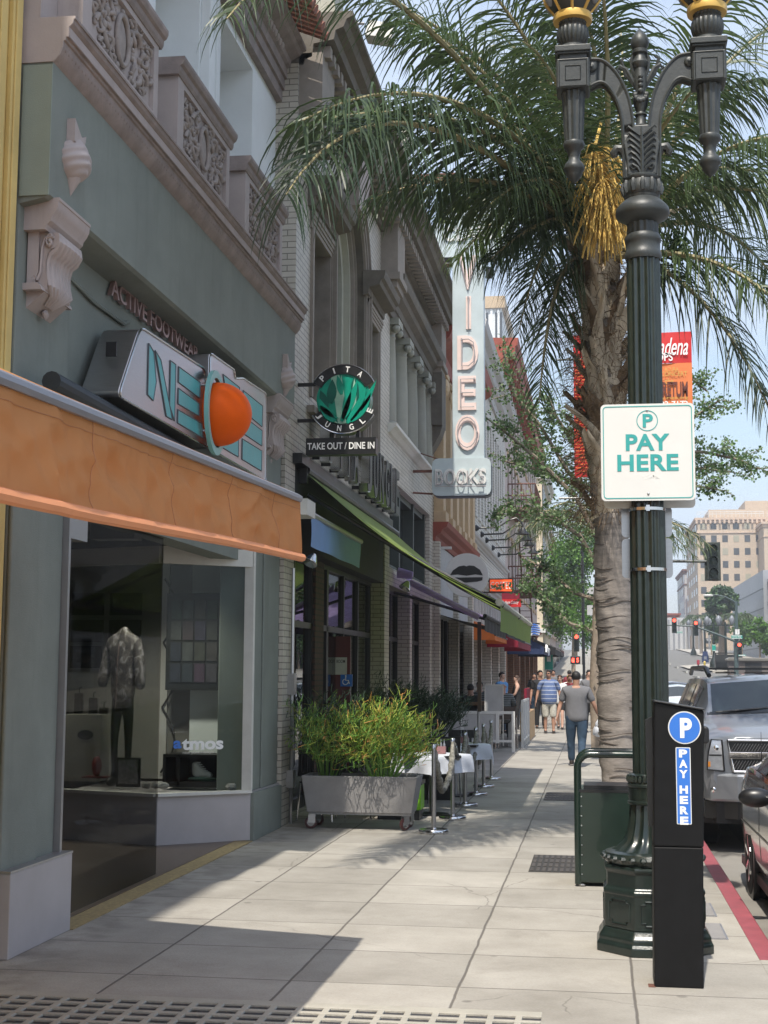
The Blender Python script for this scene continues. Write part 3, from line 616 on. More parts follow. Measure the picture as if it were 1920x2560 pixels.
m.box(WX-.0,WX+.10,10.80,11.0,ZU,8.9); m.box(WX-.0,WX+.10,13.10,13.3,ZU,8.9)
part(m,'white_pier',M['white_wall'],ST,bevel=.008)
for (a,b) in bays:
 w=MB(); w.box(-4.56,-4.52,a,b,6.5,8.75); w=part(w,'window',M['upper_glass'],ST)
 f=MB()
 for z in (6.53,7.6,8.72):f.box(-4.52,-4.47,a,b,z-.03,z+.03)
 for y in (a+.03,(a+b)/2,b-.03):f.box(-4.52,-4.465,y-.03,y+.03,6.5,8.75)
 f.build('frame',M['white_wall'],w)
def balcony(ya,yb,seed):
 rnd=random.Random(seed); xf=-3.42; z0,z1=ZU-.01,6.76
 m=MB(); m.box(-3.86,xf-.035,ya,yb,z0,z1)
 m.box(xf-.036,xf,ya,ya+.17,z0,z1); m.box(xf-.036,xf,yb-.11,yb,z0,z1); m.box(xf-.036,xf,ya+.17,yb-.11,z0,z0+.11); m.box(xf-.036,xf,ya+.17,yb-.11,z1-.05,z1)
 p=part(m,'balcony_panel',M['mauve'],ST)
 c=MB(); c.prism([(-3.88,z1),(xf+.01,z1),(xf+.025,z1+.03),(xf+.028,z1+.07),(xf+.05,z1+.085),(xf+.065,z1+.12),(xf+.065,z1+.15),(-3.88,z1+.155)],'y',ya-.045,yb+.045); c.build('cap',M['mauve_dk'],p)
 r=MB(); yc=(ya+yb)/2+.03; w=(yb-ya-.28)/2; zc=(z0+z1)/2+.03; h=(z1-z0-.16)/2
 ring=[(xf-.018,yc+.13*math.cos(t*PI/10),zc+.19*math.sin(t*PI/10)) for t in range(21)]; r.tube(ring,.022,6,False)
 r.sphere((xf-.034,yc,zc),(.02,.11,.17),14,8)
 for sgn in (-1,1):
  for (u,v,s,fl) in ((.42,.45,1.0,1),(.42,-.45,1.0,-1),(.70,.30,.8,-1),(.70,-.42,.85,1),(.86,.62,.6,1),(.88,-.05,.65,-1),(.30,.80,.6,1),(.30,-.82,.6,-1),(.6,.8,.55,-1),(.62,-.85,.5,1)):
   cy,cz=yc+sgn*u*w,zc+v*h; pts=[]
   for t in range(13):
    a=t/12*1.7*PI*fl+rnd.random()*.1; rr=.105*s*(1-t/15); pts.append((xf-.022+.012*math.sin(t),cy+sgn*rr*math.cos(a),cz+rr*math.sin(a)))
   r.tube(pts,[.02*s*(1-.4*i/12)+.006 for i in range(13)],5)
   for q in range(5):
    a=rnd.random()*2*PI; rr=.10*s; r.sphere((xf-.026,cy+rr*math.cos(a),cz+rr*math.sin(a)),(.02,.032*s,.024*s),6,4)
 for q in range(46):
  yy=ya+.2+rnd.random()*(yb-ya-.34); zz=z0+.14+rnd.random()*(z1-z0-.22)
  if abs(yy-yc)<.14 and abs(zz-zc)<.19:continue
  r.sphere((xf-.032,yy,zz),(.018+.012*rnd.random(),.02+.025*rnd.random(),.02+.02*rnd.random()),6,4)
 r.build('carved_relief',M['relief'],p,smooth=True,angle=80)
balcony(8.72,10.38,1); balcony(10.92,12.60,2); balcony(13.22,14.90,3)
m=MB(); m.box(-3.95,-3.60,8.43,8.71,ZU,ZU+.55); m.box(-3.95,-3.8,8.5,8.56,ZU+.55,9); part(m,'corner_pier',M['mauve'],ST)
m=MB()
m.prism([(-4.6,8.86),(-3.80,8.86),(-3.80,9.0),(-3.77,9.01),(-3.77,9.14),(-3.74,9.15),(-3.74,9.28),(-3.70,9.31),(-3.69,9.38),(-3.58,9.44),(-3.55,9.48),(-3.50,9.50),(-3.50,9.55),(-4.6,9.56)],'y',Y0,16.45)
part(m,'entablature',M['mauve_dk'],ST)
m=MB()
for k in range(int((Y1-Y0)/.12)):m.sphere((-3.70,Y0+.06+k*.12,9.35),(.04,.045,.05),6,5)
part(m,'egg_moulding',M['mauve'],ST,smooth=True)
m=MB(); y=Y0
while y<Y1+.4:
 for j in range(4):
  pts=[(-3.19+j*-.24,y+.0,9.58+j*.10),(-3.47+j*-.24,y,9.70+j*.10)]  # eave pushed out past its measured edge to throw shade on the planter
  m.tube(pts,.06,8)
 y+=.145
part(m,'roof_tiles',M['rust_tile'],ST,smooth=True)
m=MB(); m.box(-8,-4.4,Y0,Y1,ZU-.4,9.1); part(m,'rear_block',M['white_wall'],ST)
m=MB(); m.tube([(-3.74,9.3,4.62),(-3.73,9.9,4.55),(-3.73,10.6,4.55),(-3.74,10.75,4.6)],.018,6); m.box(-3.75,-3.70,9.25,9.33,4.55,4.68); part(m,'conduit',M['green_grey'],ST)
# --- entrance recess, display room
m=MB(); m.box(-8.0,-7.9,8.43,16.4,0,3.3); m.box(-7.9,-4.0,8.40,8.46,0,3.3); m.box(-7.9,-3.98,15.955,15.99,.012,3.24); m.box(-8,-4.0,8.43,16,3.25,3.35)
part(m,'interior_walls',M['int_wall'],ST)
m=MB(); m.box(-8,-3.76,9.4,16,.002,.012); part(m,'shop_floor',mat('terrazzo_brown',(.12,.085,.06),.35,var=.4,scale=18),ST)
m=MB(); m.box(-3.76,-3.58,9.47,14.6,.001,.008); part(m,'threshold_strip',mat('yellow_terrazzo_strip',(.33,.25,.12),.7,var=.35,scale=30),ST)
A,B,C_,Dp=(-5.6,14.35),(-4.44,13.98),(-3.62,14.62),(-3.62,16.0)
m=MB(); m.prism([A,B,C_,Dp,(-5.6,16.0)],'z',.012,.50); part(m,'bulkhead',M['bulk'],ST)
def slab(a,b,z0,z1,th=.05,mb=None):
 m=mb or MB(); d=Vector((b[0]-a[0],b[1]-a[1],0)).normalized(); n=Vector((d.y,-d.x,0))*th/2
 P=[Vector((a[0],a[1],0))+n,Vector((b[0],b[1],0))+n,Vector((b[0],b[1],0))-n,Vector((a[0],a[1],0))-n]
 return m.prism([(p.x,p.y) for p in P],'z',z0,z1)
m=MB(); slab(A,B,.50,.53,.10,m); slab(B,C_,.501,.532,.10,m); slab(A,B,2.88,3.06,.10,m); slab(B,C_,2.88,3.061,.10,m)
m.box(-3.70,-3.60,14.56,14.64,.53,3.06); part(m,'window_frame',M['offwhite'],ST)
m=MB(); slab(A,B,3.06,3.25,.09,m); slab(B,C_,3.06,3.25,.09,m); part(m,'soffit',M['dark'],ST)
m=MB(); slab(A,B,.53,2.88,.008,m); part(m,'display_glass',M['glass'],ST)
m=MB(); slab((B[0]+.006,B[1]+.005),(C_[0]-.08,C_[1]-.06),.533,2.88,.008,m); part(m,'display_glass',M['glass'],ST)
m=MB(); m.box(-3.815,-3.80,9.50,12.0,.02,2.95); part(m,'tinted_glass_screen',glass('grey_glass',(.62,.62,.61),gain=.05),ST)
m=MB(); m.box(-3.83,-3.77,9.42,9.47,.52,2.95); m.box(-3.82,-3.795,9.47,12.0,2.95,3.0); part(m,'screen_frame',M['trim_grey'],ST)
m=MB(); m.box(-4.0,-3.72,9.45,9.9,2.72,2.96); m.box(-4.3,-3.9,11.5,11.7,2.9,3.2); part(m,'ceiling_box',M['trim_grey'],ST)
m=MB(); m.box(-7.2,-4.95,15.90,15.95,.53,3.1); part(m,'display_back_panel',mat('grey_display_panel',(.40,.39,.37),.7,var=.05),ST)
m=MB(); m.box(-4.66,-4.05,15.86,15.95,.53,3.1); part(m,'white_side_panel',mat('pale_return',(.62,.66,.66),.5,var=.03),ST)
m=MB()
for q in range(3):
 pts=[(-5.0+.16*math.sin(t/10*PI),15.88,.6+q*.75+t*.075) for t in range(11)]; m.tube(pts,.012,5)
part(m,'scalloped_panel_edge',M['dark'],ST)
def UYc(x,y,Y):v=UY(100+x*.4068,1250+y*.4068,Y); return v
for (px,py) in ((295,640),(528,640),(290,805),(522,805),(282,965)):
 c=UYc(px,py,15.86); t=MB(); w,h=.19,.13
 t.box(c.x-w,c.x+w,15.86,15.89,c.z-h,c.z+h); fr=part(t,'shoe_niche',M['dark'],ST)
 t=MB();
 for (a,b,cc,dd) in ((-w,w,h-.02,h),(-w,w,-h,-h+.02),(-w,-w+.02,-h,h),(w-.02,w,-h,h)):t.box(c.x+a,c.x+b,15.84,15.86,c.z+cc,c.z+dd)
 t.build('frame',M['black'],fr)
 t=MB(); t.sphere((c.x-.03,15.84,c.z-.02),(.13,.04,.05),10,6); t.sphere((c.x-.1,15.84,c.z+.03),(.05,.04,.05),8,6); t.build('shoe',mat('dim_brown_shoe',(.05,.035,.03),.6),fr)
a,b=UYc(785,575,15.6),UYc(1120,1170,15.6)
pp=thing('poster_panel','tall dark screen of pictures hanging inside the shop window','poster',(0,0,0))
m=MB(); m.box(a.x,b.x,15.58,15.64,b.z,a.z); m.build('panel',mat('dark_panel',(.018,.02,.02),.3),pp)
rnd=random.Random(4)
for i in range(4):
 for j in range(4):
  m=MB(); x0=a.x+.05+i*(b.x-a.x-.1)/4; z0=b.z+.08+j*(a.z-b.z-.14)/4
  m.box(x0+.01,x0+(b.x-a.x-.1)/4-.01,15.565,15.579,z0+.01,z0+(a.z-b.z-.14)/4-.02)
  q=rnd.random(); m.build('picture',mat('dim_picture',(.012+.03*q,.02+.03*rnd.random(),.025+.025*rnd.random()),.5,var=.5,scale=9),pp)
ld=bpy.data.lights.new('display_spotlight','SPOT'); ld.energy=160; ld.spot_size=R(110); ld.spot_blend=1; ld.color=(1,.9,.75); ld.shadow_soft_size=.1
lo=bpy.data.objects.new('display_spotlight',ld); COL.objects.link(lo); lo.location=(-4.7,14.45,3.0); lo.rotation_euler=(R(12),0,0); lo.parent=ST
m=MB(); m.tube([(-4.9,14.7,3.24),(-4.9,14.7,3.04)],.04,8); part(m,'ceiling_spotlight',M['white'],ST)
l2=lo.copy(); COL.objects.link(l2); l2.location=(-5.9,14.9,3.1); l2.rotation_euler=(R(-22),R(8),0); l2.name='added_wall_spot'  # second spot, added to brighten the dark back wall
m=MB(); m.tube([(-5.9,14.9,3.24),(-5.9,14.9,3.14)],.04,8); part(m,'ceiling_spotlight',M['white'],ST)  # fixture added to go with the extra back wall spot
# -- things in and on the shoe store
def skin_obj(name,joints,edges,mt,parent=None,sub=2,ground_z=None):
 """joints: list of (pos, radius or (rx, ry)); one continuous skinned surface"""
 me=bpy.data.meshes.new(name); me.from_pydata([tuple(j[0]) for j in joints],edges,[]); me.update()
 ob=bpy.data.objects.new(name,me); COL.objects.link(ob)
 sk=ob.modifiers.new('skin','SKIN'); sk.use_smooth_shade=True
 layer=me.skin_vertices[0].data if me.skin_vertices else None
 if layer is None:bpy.context.view_layer.update(); layer=me.skin_vertices[0].data
 for i,j in enumerate(joints):
  r=j[1] if hasattr(j[1],'__len__') else (j[1],j[1]); layer[i].radius=r; layer[i].use_root=(i==0)
 if sub:s=ob.modifiers.new('sub','SUBSURF'); s.levels=sub; s.render_levels=sub
 bpy.context.view_layer.update()
 nm=bpy.data.meshes.new_from_object(ob.evaluated_get(bpy.context.evaluated_depsgraph_get()))
 nm.name=name
 bpy.data.objects.remove(ob); bpy.data.meshes.remove(me)
 nm.materials.clear(); nm.materials.append(mt); nm.polygons.foreach_set('use_smooth',[True]*len(nm.polygons))
 o2=bpy.data.objects.new(name,nm); COL.objects.link(o2)
 if parent is not None:o2.parent=parent
 return o2
MN=thing('mannequin','headless mannequin in camouflage jacket and black leggings in the shop window','mannequin',(-5.02,14.85,.53),R(-8)); MN.scale=(.78,.85,1.08); MN.location.x=-5.12
J=[((0,0,.86),(.12,.10)),((0,0,1.0),(.13,.10)),((0,0,1.25),(.15,.11)),((0,0,1.42),(.12,.09)),((0,0,1.52),(.045,.045)),((0,0,1.60),(.04,.04)),((.16,0,1.44),.06),((.23,-.02,1.2),.05),((.27,-.06,.98),.04),((-.16,0,1.44),.06),((-.24,-.02,1.2),.05),((-.27,-.06,.98),.04),((.09,0,.78),.085),((.10,0,.45),.055),((.10,.0,.08),.035),((.10,-.1,.03),.03),((-.09,0,.78),.085),((-.10,-.03,.45),.055),((-.10,.0,.08),.035),((-.10,-.1,.03),.03)]
E_=[(0,1),(1,2),(2,3),(3,4),(4,5),(3,6),(6,7),(7,8),(3,9),(9,10),(10,11),(0,12),(12,13),(13,14),(14,15),(0,16),(16,17),(17,18),(18,19)]
skin_obj('body',J,E_,mat('black_mannequin',(.014,.014,.016),.5),MN)
skin_obj('jacket',[((0,0,.80),(.19,.15)),((0,0,1.0),(.185,.14)),((0,0,1.25),(.20,.14)),((0,0,1.42),(.16,.11)),((0,0,1.54),(.075,.07)),((0,0,1.60),(.06,.06)),((.19,0,1.42),.09),((.255,-.02,1.2),.085),((.30,-.06,.95),.075),((-.19,0,1.42),.09),((-.26,-.02,1.2),.085),((-.31,-.06,.97),.075)],[(0,1),(1,2),(2,3),(3,4),(4,5),(3,6),(6,7),(7,8),(3,9),(9,10),(10,11)],M['camo'],MN)
m=MB(); m.tube([(0,-.2,.78),(0,-.185,1.0),(0,-.18,1.25),(0,-.145,1.42)],.006,5); m.build('zip',M['letter_pink'],MN)
m=MB()
for s in (-1,1):m.sphere((s*.10,-.07,.045),(.055,.14,.05),10,6); m.sphere((s*.10,.0,.11),(.05,.06,.07),8,6)
m.build('boots',M['black'],MN,smooth=True)
cb=thing('display_cube','black open box on the shop window floor framing a white boot','display box',(0,0,0))
a,b=UYc(712,1570,14.5),UYc(1140,1822,14.5)
m=MB(); x0,x1,z0,z1=a.x,b.x-.0,.533,a.z
for q in ((x0,x0+.03,z0,z1),(x1-.03,x1,z0,z1),(x0+.16,x0+.19,z0,z1),(x0+.03,x1-.03,z1-.03,z1),(x0+.03,x1-.03,z0,z0+.06)):m.box(q[0],q[1],14.75,15.1,q[2],q[3])
m.box(x0,x1,15.1,15.12,z0,z1); m.build('case',M['black'],cb)
bt=thing('boot','white high-top hiking boot standing in the black display box','boot',(0,0,0))
c=UYc(985,1740,14.85)
bx,bz=c.x,.60
skin_obj('upper',[((bx-.06,14.9,bz+.10),(.04,.05)),((bx-.07,14.9,bz+.20),(.045,.045)),((bx+.02,14.9,bz+.07),(.05,.045)),((bx+.12,14.9,bz+.045),(.045,.035)),((bx-.09,14.9,bz+.045),(.04,.035))],[(0,1),(0,2),(2,3),(0,4)],M['offwhite'],bt)
m=MB(); m.sphere((bx+.01,14.9,bz+.015),(.17,.05,.025),12,6); m.build('sole',mat('pale_green_sole',(.25,.38,.28),.6),bt,smooth=True)
m=MB()
for k in range(6):m.box(bx-.04+k*.02,bx+.0+k*.02,14.845,14.85,bz+.19-k*.022,bz+.196-k*.022)
m.build('laces',M['white_plain'],bt)
rk=random.Random(8)
for k,px in enumerate((700,745,1165,640)):
 c=UYc(px,1790,14.5); m=MB(); m.sphere((0,0,0),(.05+.02*rk.random(),.05,.035),8,6)
 for v in m.v:v+=Vector((rk.uniform(-.008,.008),rk.uniform(-.008,.008),rk.uniform(-.008,.008)))
 o=m.build('stone',M['conc'],smooth=False); o.location=(c.x,14.55,.565)
 tag(o,['rough grey pebble left of the black display box','larger grey pebble against the black display box','grey pebble right of the black display box','low grey pebble behind the framed picture card'][k],'stone','pebbles on the shop window floor')
a,b=UYc(428,1590,14.2),UYc(572,1775,14.2)
fc=thing('framed_card','small black frame of tiny coloured pictures at the shop window','framed card',(0,0,0))
m=MB(); m.box(a.x,b.x,14.42,14.44,b.z,a.z); m.build('frame',M['black'],fc)
m=MB(); m.box(a.x+.025,b.x-.025,14.41,14.4195,b.z+.03,a.z-.02); m.build('picture',mat('mosaic_of_prints',(.28,.25,.24),.6,var=.85,scale=55),fc)
a2,b2=UYc(428,1780,14.2),UYc(555,1820,14.2)
m=MB(); m.box(a2.x,b2.x,14.40,14.41,.535,a2.z); m.build('caption_card',M['offwhite'],fc)
wu=thing('display_stand','pale grey plinth unit with a dark round logo beside the mannequin','display stand',(0,0,0))
a,b=UYc(190,1320,15.2),UYc(345,1790,15.2)
m=MB(); m.box(a.x-.35,b.x,15.3,15.6,.533,a.z); m.build('plinth',mat('pale_plinth',(.40,.39,.34),.6,var=.04),wu)
m=MB(); m.lathe([(.06,0),(.068,.004)],20); m.T=None
o=m.build('logo',M['black'],wu); o.rotation_euler=(R(90),0,0); o.scale=(1.4,.8,1); o.location=(b.x-.18,15.298,1.05)
for k,(px,py) in enumerate(((240,1240),(328,1270),(392,1330))):
 c=UYc(px,py,15.7); m=MB(); m.box(c.x-.05,c.x+.05,15.68,15.72,c.z-.14,c.z+.1); m.tube([(c.x,15.7,c.z+.1),(c.x,15.7,c.z+.16),(c.x+.03,15.7,c.z+.17)],.008,5)
 o=m.build('hanging_sock',M['black']); tag(o,['black pair of socks on a hook, leftmost of three','short black item on a hook, middle of three','long black item on a hook beside the mannequin'][k],'goods','goods hanging in the display')
c=UYc(330,1640,15.0); m=MB(); m.sphere((c.x,15.1,c.z),(.055,.08,.11),10,8); m.box(c.x-.16,c.x+.14,15.06,15.2,c.z-.13,c.z-.11)
o=m.build('red_shoe',mat('dim_red_leather',(.22,.03,.03),.5),smooth=True); tag(o,'red shoe on a small shelf in the shop window','shoe')
wl=thing('window_lettering','white and blue shop name lettering on the display window glass','lettering',(0,0,0))
dd=Vector((C_[0]-B[0],C_[1]-B[1],0)).normalized(); nn=Vector((dd.y,-dd.x,0))
BW=Matrix(((dd.x,0,nn.x,0),(dd.y,0,nn.y,0),(0,1,0,0),(0,0,0,1)))
def ong(px,py):
 r=_ray(100+px*.4068,1250+py*.4068); o=Vector((0,0,EYE)); P0=Vector((B[0],B[1],0)); t=(P0-o).dot(nn)/r.dot(nn); return o+r*t+nn*.008
pa,pb=ong(870,1500),ong(1125,1500); wd=(pb-pa).length
put_text('letters',fit(text_mb('tmos',bold=.035,depth=.001),wd,.115),(pa+pb)/2,BW,M['white_plain'],wl)
pa2=ong(818,1503); pb2=ong(868,1503); put_text('first_letter',fit(text_mb('a',bold=.035,depth=.001),(pb2-pa2).length,.082),(pa2+pb2)/2,BW,M['blue_ink'],wl)
pa,pb=ong(875,1552),ong(1065,1552); put_text('small_letters',fit(text_mb('new york / tokyo',depth=.001),(pb-pa).length,.035),(pa+pb)/2,BW,M['offwhite'],wl)
# --- raised letters above the shop sign
al=thing('wall_lettering','raised copper coloured capitals ACTIVE FOOTWEAR on the grey wall','lettering',(0,0,0))
t=fit(text_mb('ACTIVE FOOTWEAR',bold=.012,depth=.035,sx=1),2.42,.145)
put_text('letters',t,(-3.715,11.42,4.755),FACE_ST,M['letter_pink'],al)
# --- big lightbox sign with the orange globe
SG=thing('shop_sign','brushed steel shop sign with turquoise letters and a big orange globe in a ring','sign',(0,0,0))
def rpoly(pts,r=.07,n=4):
 out=[]; k=len(pts)
 for i in range(k):
  p0,p1,p2=Vector(pts[i-1]),Vector(pts[i]),Vector(pts[(i+1)%k]); rr=min(r,(p0-p1).length*.45,(p2-p1).length*.45)
  a=p1+(p0-p1).normalized()*rr; b=p1+(p2-p1).normalized()*rr
  for q in range(n+1):t=q/n; out.append(tuple((1-t)**2*a+2*t*(1-t)*p1+t*t*b))
 return out
XS=-3.38
left=rpoly([(9.52,3.74),(9.98,4.36),(11.75,4.42),(11.95,3.74)],.10)
right=rpoly([(11.9,3.74),(11.9,4.60),(12.75,4.63),(12.78,4.55),(13.1,4.62),(14.05,4.66),(14.10,3.74)],.06)
for nm,pl in (('cabinet',left),('cabinet',right)):
 m=MB(); m.prism(pl,'x',XS-.30,XS); c=part(m,nm,M['steel'],SG,bevel=.012)
 m=MB(); m.tube([(XS+.004,p[0],p[1]) for p in pl+pl[:1]],.009,6,False); m.build('edge_trim',M['steel_lt'],c,smooth=True)
def face(polys,name):
 m=MB()
 for p in polys:m.prism(p,'x',XS-.01,XS+.004)
 o=part(m,name,M['turq'],SG)
 d=MB()
 for p in polys:
  for q in range(len(p)):a,b=p[q],p[(q+1)%len(p)]; d.tube([(XS+.004,a[0],a[1]),(XS+.004,b[0],b[1])],.006,4)
 d.build('letter_edge',M['sign_edge'],o)
face([[(10.18,4.28),(10.30,4.24),(10.38,4.02),(10.32,3.86),(10.18,3.88)],[(10.34,4.26),(10.66,3.80),(10.82,3.80),(10.48,4.22)],[(10.74,3.90),(10.88,3.80),(10.88,4.27),(10.74,4.27)]],'letter_n')
face([[(10.97,4.27),(11.60,4.27),(11.60,4.13),(10.97,4.14)],[(10.97,4.09),(11.58,4.08),(11.58,3.97),(10.97,3.96)],[(10.97,3.91),(11.66,3.92),(11.72,3.80),(10.97,3.80)]],'letter_e')
face([[(12.35,4.50),(12.95,4.50),(12.95,3.82),(12.30,3.82),(12.62,4.10)]],'letter_panel')
face([[(13.10,4.50),(13.90,4.50),(13.90,4.28),(13.10,4.30)],[(13.16,4.25),(13.90,4.24),(13.90,4.08),(13.16,4.08)],[(13.10,4.02),(13.90,4.03),(13.90,3.82),(13.10,3.82)]],'letter_e')
gc=UX(546,1036,-3.31)
m=MB(); m.sphere((gc.x,gc.y,gc.z),(.30,.30,.285),32,20); part(m,'orange_globe',M['ball'],SG,smooth=True,angle=80)
def place_ring():
 m=MB(); n=48
 for (r0,r1,a,b) in ((.305,.37,-.018,.018),):
  vs=[]; fs=[]
  for k in range(n):
   t=2*PI*k/n; c_,s_=math.cos(t),math.sin(t)
   for (r,w) in ((r0,a),(r1,a),(r1,b),(r0,b)):vs.append((w,r*c_,r*s_*1.02))
  for k in range(n):
   for q in range(4):fs.append((k*4+q,k*4+(q+1)%4,((k+1)%n)*4+(q+1)%4,((k+1)%n)*4+q))
  m.add(vs,fs)
 m.T=None; o=part(m,'ring',M['ring'],SG); o.location=gc+Vector((-.01,-.07,0)); o.rotation_euler=(0,0,R(3)); return o
place_ring()
m=MB()
for zz in (.2,-.2):
 m.tube([(XS,gc.y-.33,gc.z+zz),(gc.x,gc.y-.33,gc.z+zz)],.010,6)
part(m,'ring_pin',M['steel_lt'],SG)
m=MB(); m.box(XS-.16,XS-.08,9.685,9.70,4.07,4.18);
o=part(m,'hand_plate',M['black'],SG); o.rotation_euler=(0,0,0)
m=MB()
for y in (10.4,11.3,12.8,13.6):m.box(-3.76,-3.66,y-.04,y+.04,3.9,4.0)
part(m,'wall_bracket',M['steel'],SG)
# --- orange awning: sheet, front rail, scalloped-bottom valance, folding arms
AW=thing('orange_awning','faded orange fabric awning with grey front rail over the shoe store','awning',(0,0,0))
XA=-1.72; YA0,YA1=1.5,7.92
def za(y):return 2.79+.038*(y-7.9)
def bil(y,v):
 """cloth billow"""
 q=Vector((y*1.6,v*.8-y*.25,3)); return (.036*noise.noise(q)-.045*abs(noise.noise(Vector((y*2.6+v*1.3,v*1.1-y*.8,11))))-.03*abs(noise.noise(Vector((y*5.5-v*1.9,v*2+y*.5,4))))+.024*noise.noise(Vector((y*4.5,v*1.8+y*1.1,7)))+.012*noise.noise(Vector((y*13,v*3-y*3,1))))*math.sin(PI*min(1,.04+v*.94))**.7*min(1,max(.15,(YA1-y)/.7))
nU=320
def valf(u,v):
 y=YA0+(YA1-YA0)*u; hh=.31; z=za(y)-.035-v*hh
 seam=.006*math.exp(-((y*1.0)%.93-.46)**2/.0008)
 return (XA+.022+bil(y,v)*1.1+seam+.02*v,y,z-.004*math.sin(y*1.7)*v)
m=MB(); m.grid(valf,nU,20); part(m,'valance',M['orange_fab'],AW,smooth=True,angle=180,recalc=False)
m=MB(); m.tube([Vector(valf(i/nU,1))+Vector((0,0,-.012)) for i in range(0,nU+1,2)],.024,8); part(m,'valance_hem',M['orange_plain'],AW,smooth=True)
m=MB()
for k in range(8):
 y=YA0+.25+k*.93
 if y<YA1:m.tube([Vector(valf((y-YA0)/(YA1-YA0),v/16))+Vector((.002,0,0)) for v in range(17)],.0016,4)
m.tube([Vector(valf(i/nU,.13))+Vector((.002,0,0)) for i in range(nU+1)],.0014,4)
part(m,'seam',mat('brown_seam',(.50,.22,.10),.8),AW)
rl=[(XA+.035,-.036),(XA+.045,-.02),(XA+.045,-.004),(XA+.02,.012),(XA-.03,.014),(XA-.06,-.005),(XA-.05,-.035)]
m=MB(); vs=[];
for y in (YA0,YA1):vs+=[(p[0],y,za(y)+p[1]) for p in rl]
k=len(rl); m.add(vs,[list(range(k)),list(range(2*k-1,k-1,-1))]+[(i,(i+1)%k,k+(i+1)%k,k+i) for i in range(k)]); part(m,'front_rail',M['rail'],AW)
XW=-3.50
def zw(y):return 3.55+.0*(y-7.9)
m=MB(); m.grid(lambda u,v:(XA-.03+(XW-XA+.03)*v,YA0+(YA1-YA0)*u,za(YA0+(YA1-YA0)*u)+.034+(zw(0)-za(YA0+(YA1-YA0)*u)-.034)*v-.03*math.sin(PI*v)),60,10); part(m,'canopy_sheet',M['orange_fab'],AW,smooth=True,angle=180)
m=MB(); m.quad((XA+.03,YA1,za(YA1)-.03),(XA-.08,YA1+.004,za(YA1)-.03),(XA-.07,YA1+.004,za(YA1)-.33),(XA+.045,YA1,za(YA1)-.345)); part(m,'valance_return',M['orange_fab'],AW)
for ya in (YA0+.6,YA1-.35):
 m=MB(); m.tube([(XW,ya,3.48),(-2.6,ya-.75,3.05),(XA-.05,ya,za(ya)-.02)],.032,8); part(m,'folding_arm',M['black'],AW,smooth=True)
m=MB(); m.tube([(-3.47,8.5,3.64),(-3.47,12.45,3.62)],.065,12); m.box(-3.76,-3.56,8.46,12.4,3.50,3.62)
m2_=MB(); m2_.tube([(-3.48,12.3,3.60),(-3.42,13.3,3.55)],.022,8); part(m2_,'resting_arm',M['black'],AW,smooth=True)
part(m,'roller_box',mat('blue_black_metal',(.015,.022,.03),.5),AW)
# -- cream brick building with the arched window
AB=thing('arched_brick_building','cream brick building with arched window, green columns and dark bracketed cornice','building',(0,0,0))
XB=-3.6; BY0,BY1=16.0,31.2
def wall_holes(mb,X0,X1,y0,y1,z0,z1,holes):
 """solid wall between y0..y1, z0..z1 with rectangular holes [(ya,yb,za,zb)] as non-overlapping columns"""
 ys=sorted({y0,y1}|{h[0] for h in holes}|{h[1] for h in holes})
 for a,b in zip(ys[:-1],ys[1:]):
  hs=sorted([h for h in holes if h[0]<=a+1e-6 and h[1]>=b-1e-6],key=lambda h:h[2]); z=z0
  for h in hs:
   if h[2]>z:mb.box(X0,X1,a,b,z,h[2])
   z=h[3]
  if z<z1:mb.box(X0,X1,a,b,z,z1)
m=MB()
m.box(-4.1,XB,BY0,16.45,4.42,6.2); wall_holes(m,-4.1,XB,16.45,18.93,4.42,9.35,[(17.42,18.66,5.30,7.50)])
wall_holes(m,-4.1,XB,21.55,24.30,4.42,9.35,[(21.75,23.05,5.30,7.50)])
ac,ar,az=20.24,1.31,7.75
N_=18
pts=[(ac-ar*math.cos(PI*k/N_),az+ar*math.sin(PI*k/N_)) for k in range(N_+1)]
for a,b in zip(pts[:-1],pts[1:]):m.prism([a,b,(b[0],9.35),(a[0],9.35)],'x',-4.1,XB)
m.box(-4.1,XB,18.93,21.55,4.42,5.3)
wall_holes(m,-4.1,XB,24.30,BY1,3.3,9.35,[(24.42,30.55,6.15,8.12),(24.5,30.6,3.62,5.22)])
m.box(-4.1,XB,24.30,24.50,0,3.3); m.box(-4.1,XB,BY1-.55,BY1-.02,0,3.3)
part(m,'brick_wall',M['cream_brick'],AB)
for (a,b) in ((16.0,16.55),(23.95,24.3),(27.3,27.65)):
 m=MB(); m.box(-4.1,XB+.0,a,b,0,4.42 if b<24.4 else 3.3); part(m,'brick_pier',M['cream_brick'],AB)
m=MB(); m.tube([(-3.56,16.35,0),(-3.56,16.35,3.0)],.022,6); m.box(-3.6,-3.52,16.28,16.42,1.5,1.75); m.box(-3.6,-3.52,16.28,16.42,.42,.62); part(m,'conduit',M['steel'],AB)
def lining(a,b,z0,z1,mt=M['stone_lt'],w=.09):
 m=MB(); m.box(-3.98,XB+.02,a,a+w*.5,z0,z1); m.box(-3.98,XB+.02,b-w*.5,b,z0,z1)
 m.box(XB,XB+.04,a-w,a,z0-.02,z1+.02); m.box(XB,XB+.04,b,b+w,z0-.02,z1+.02); return m
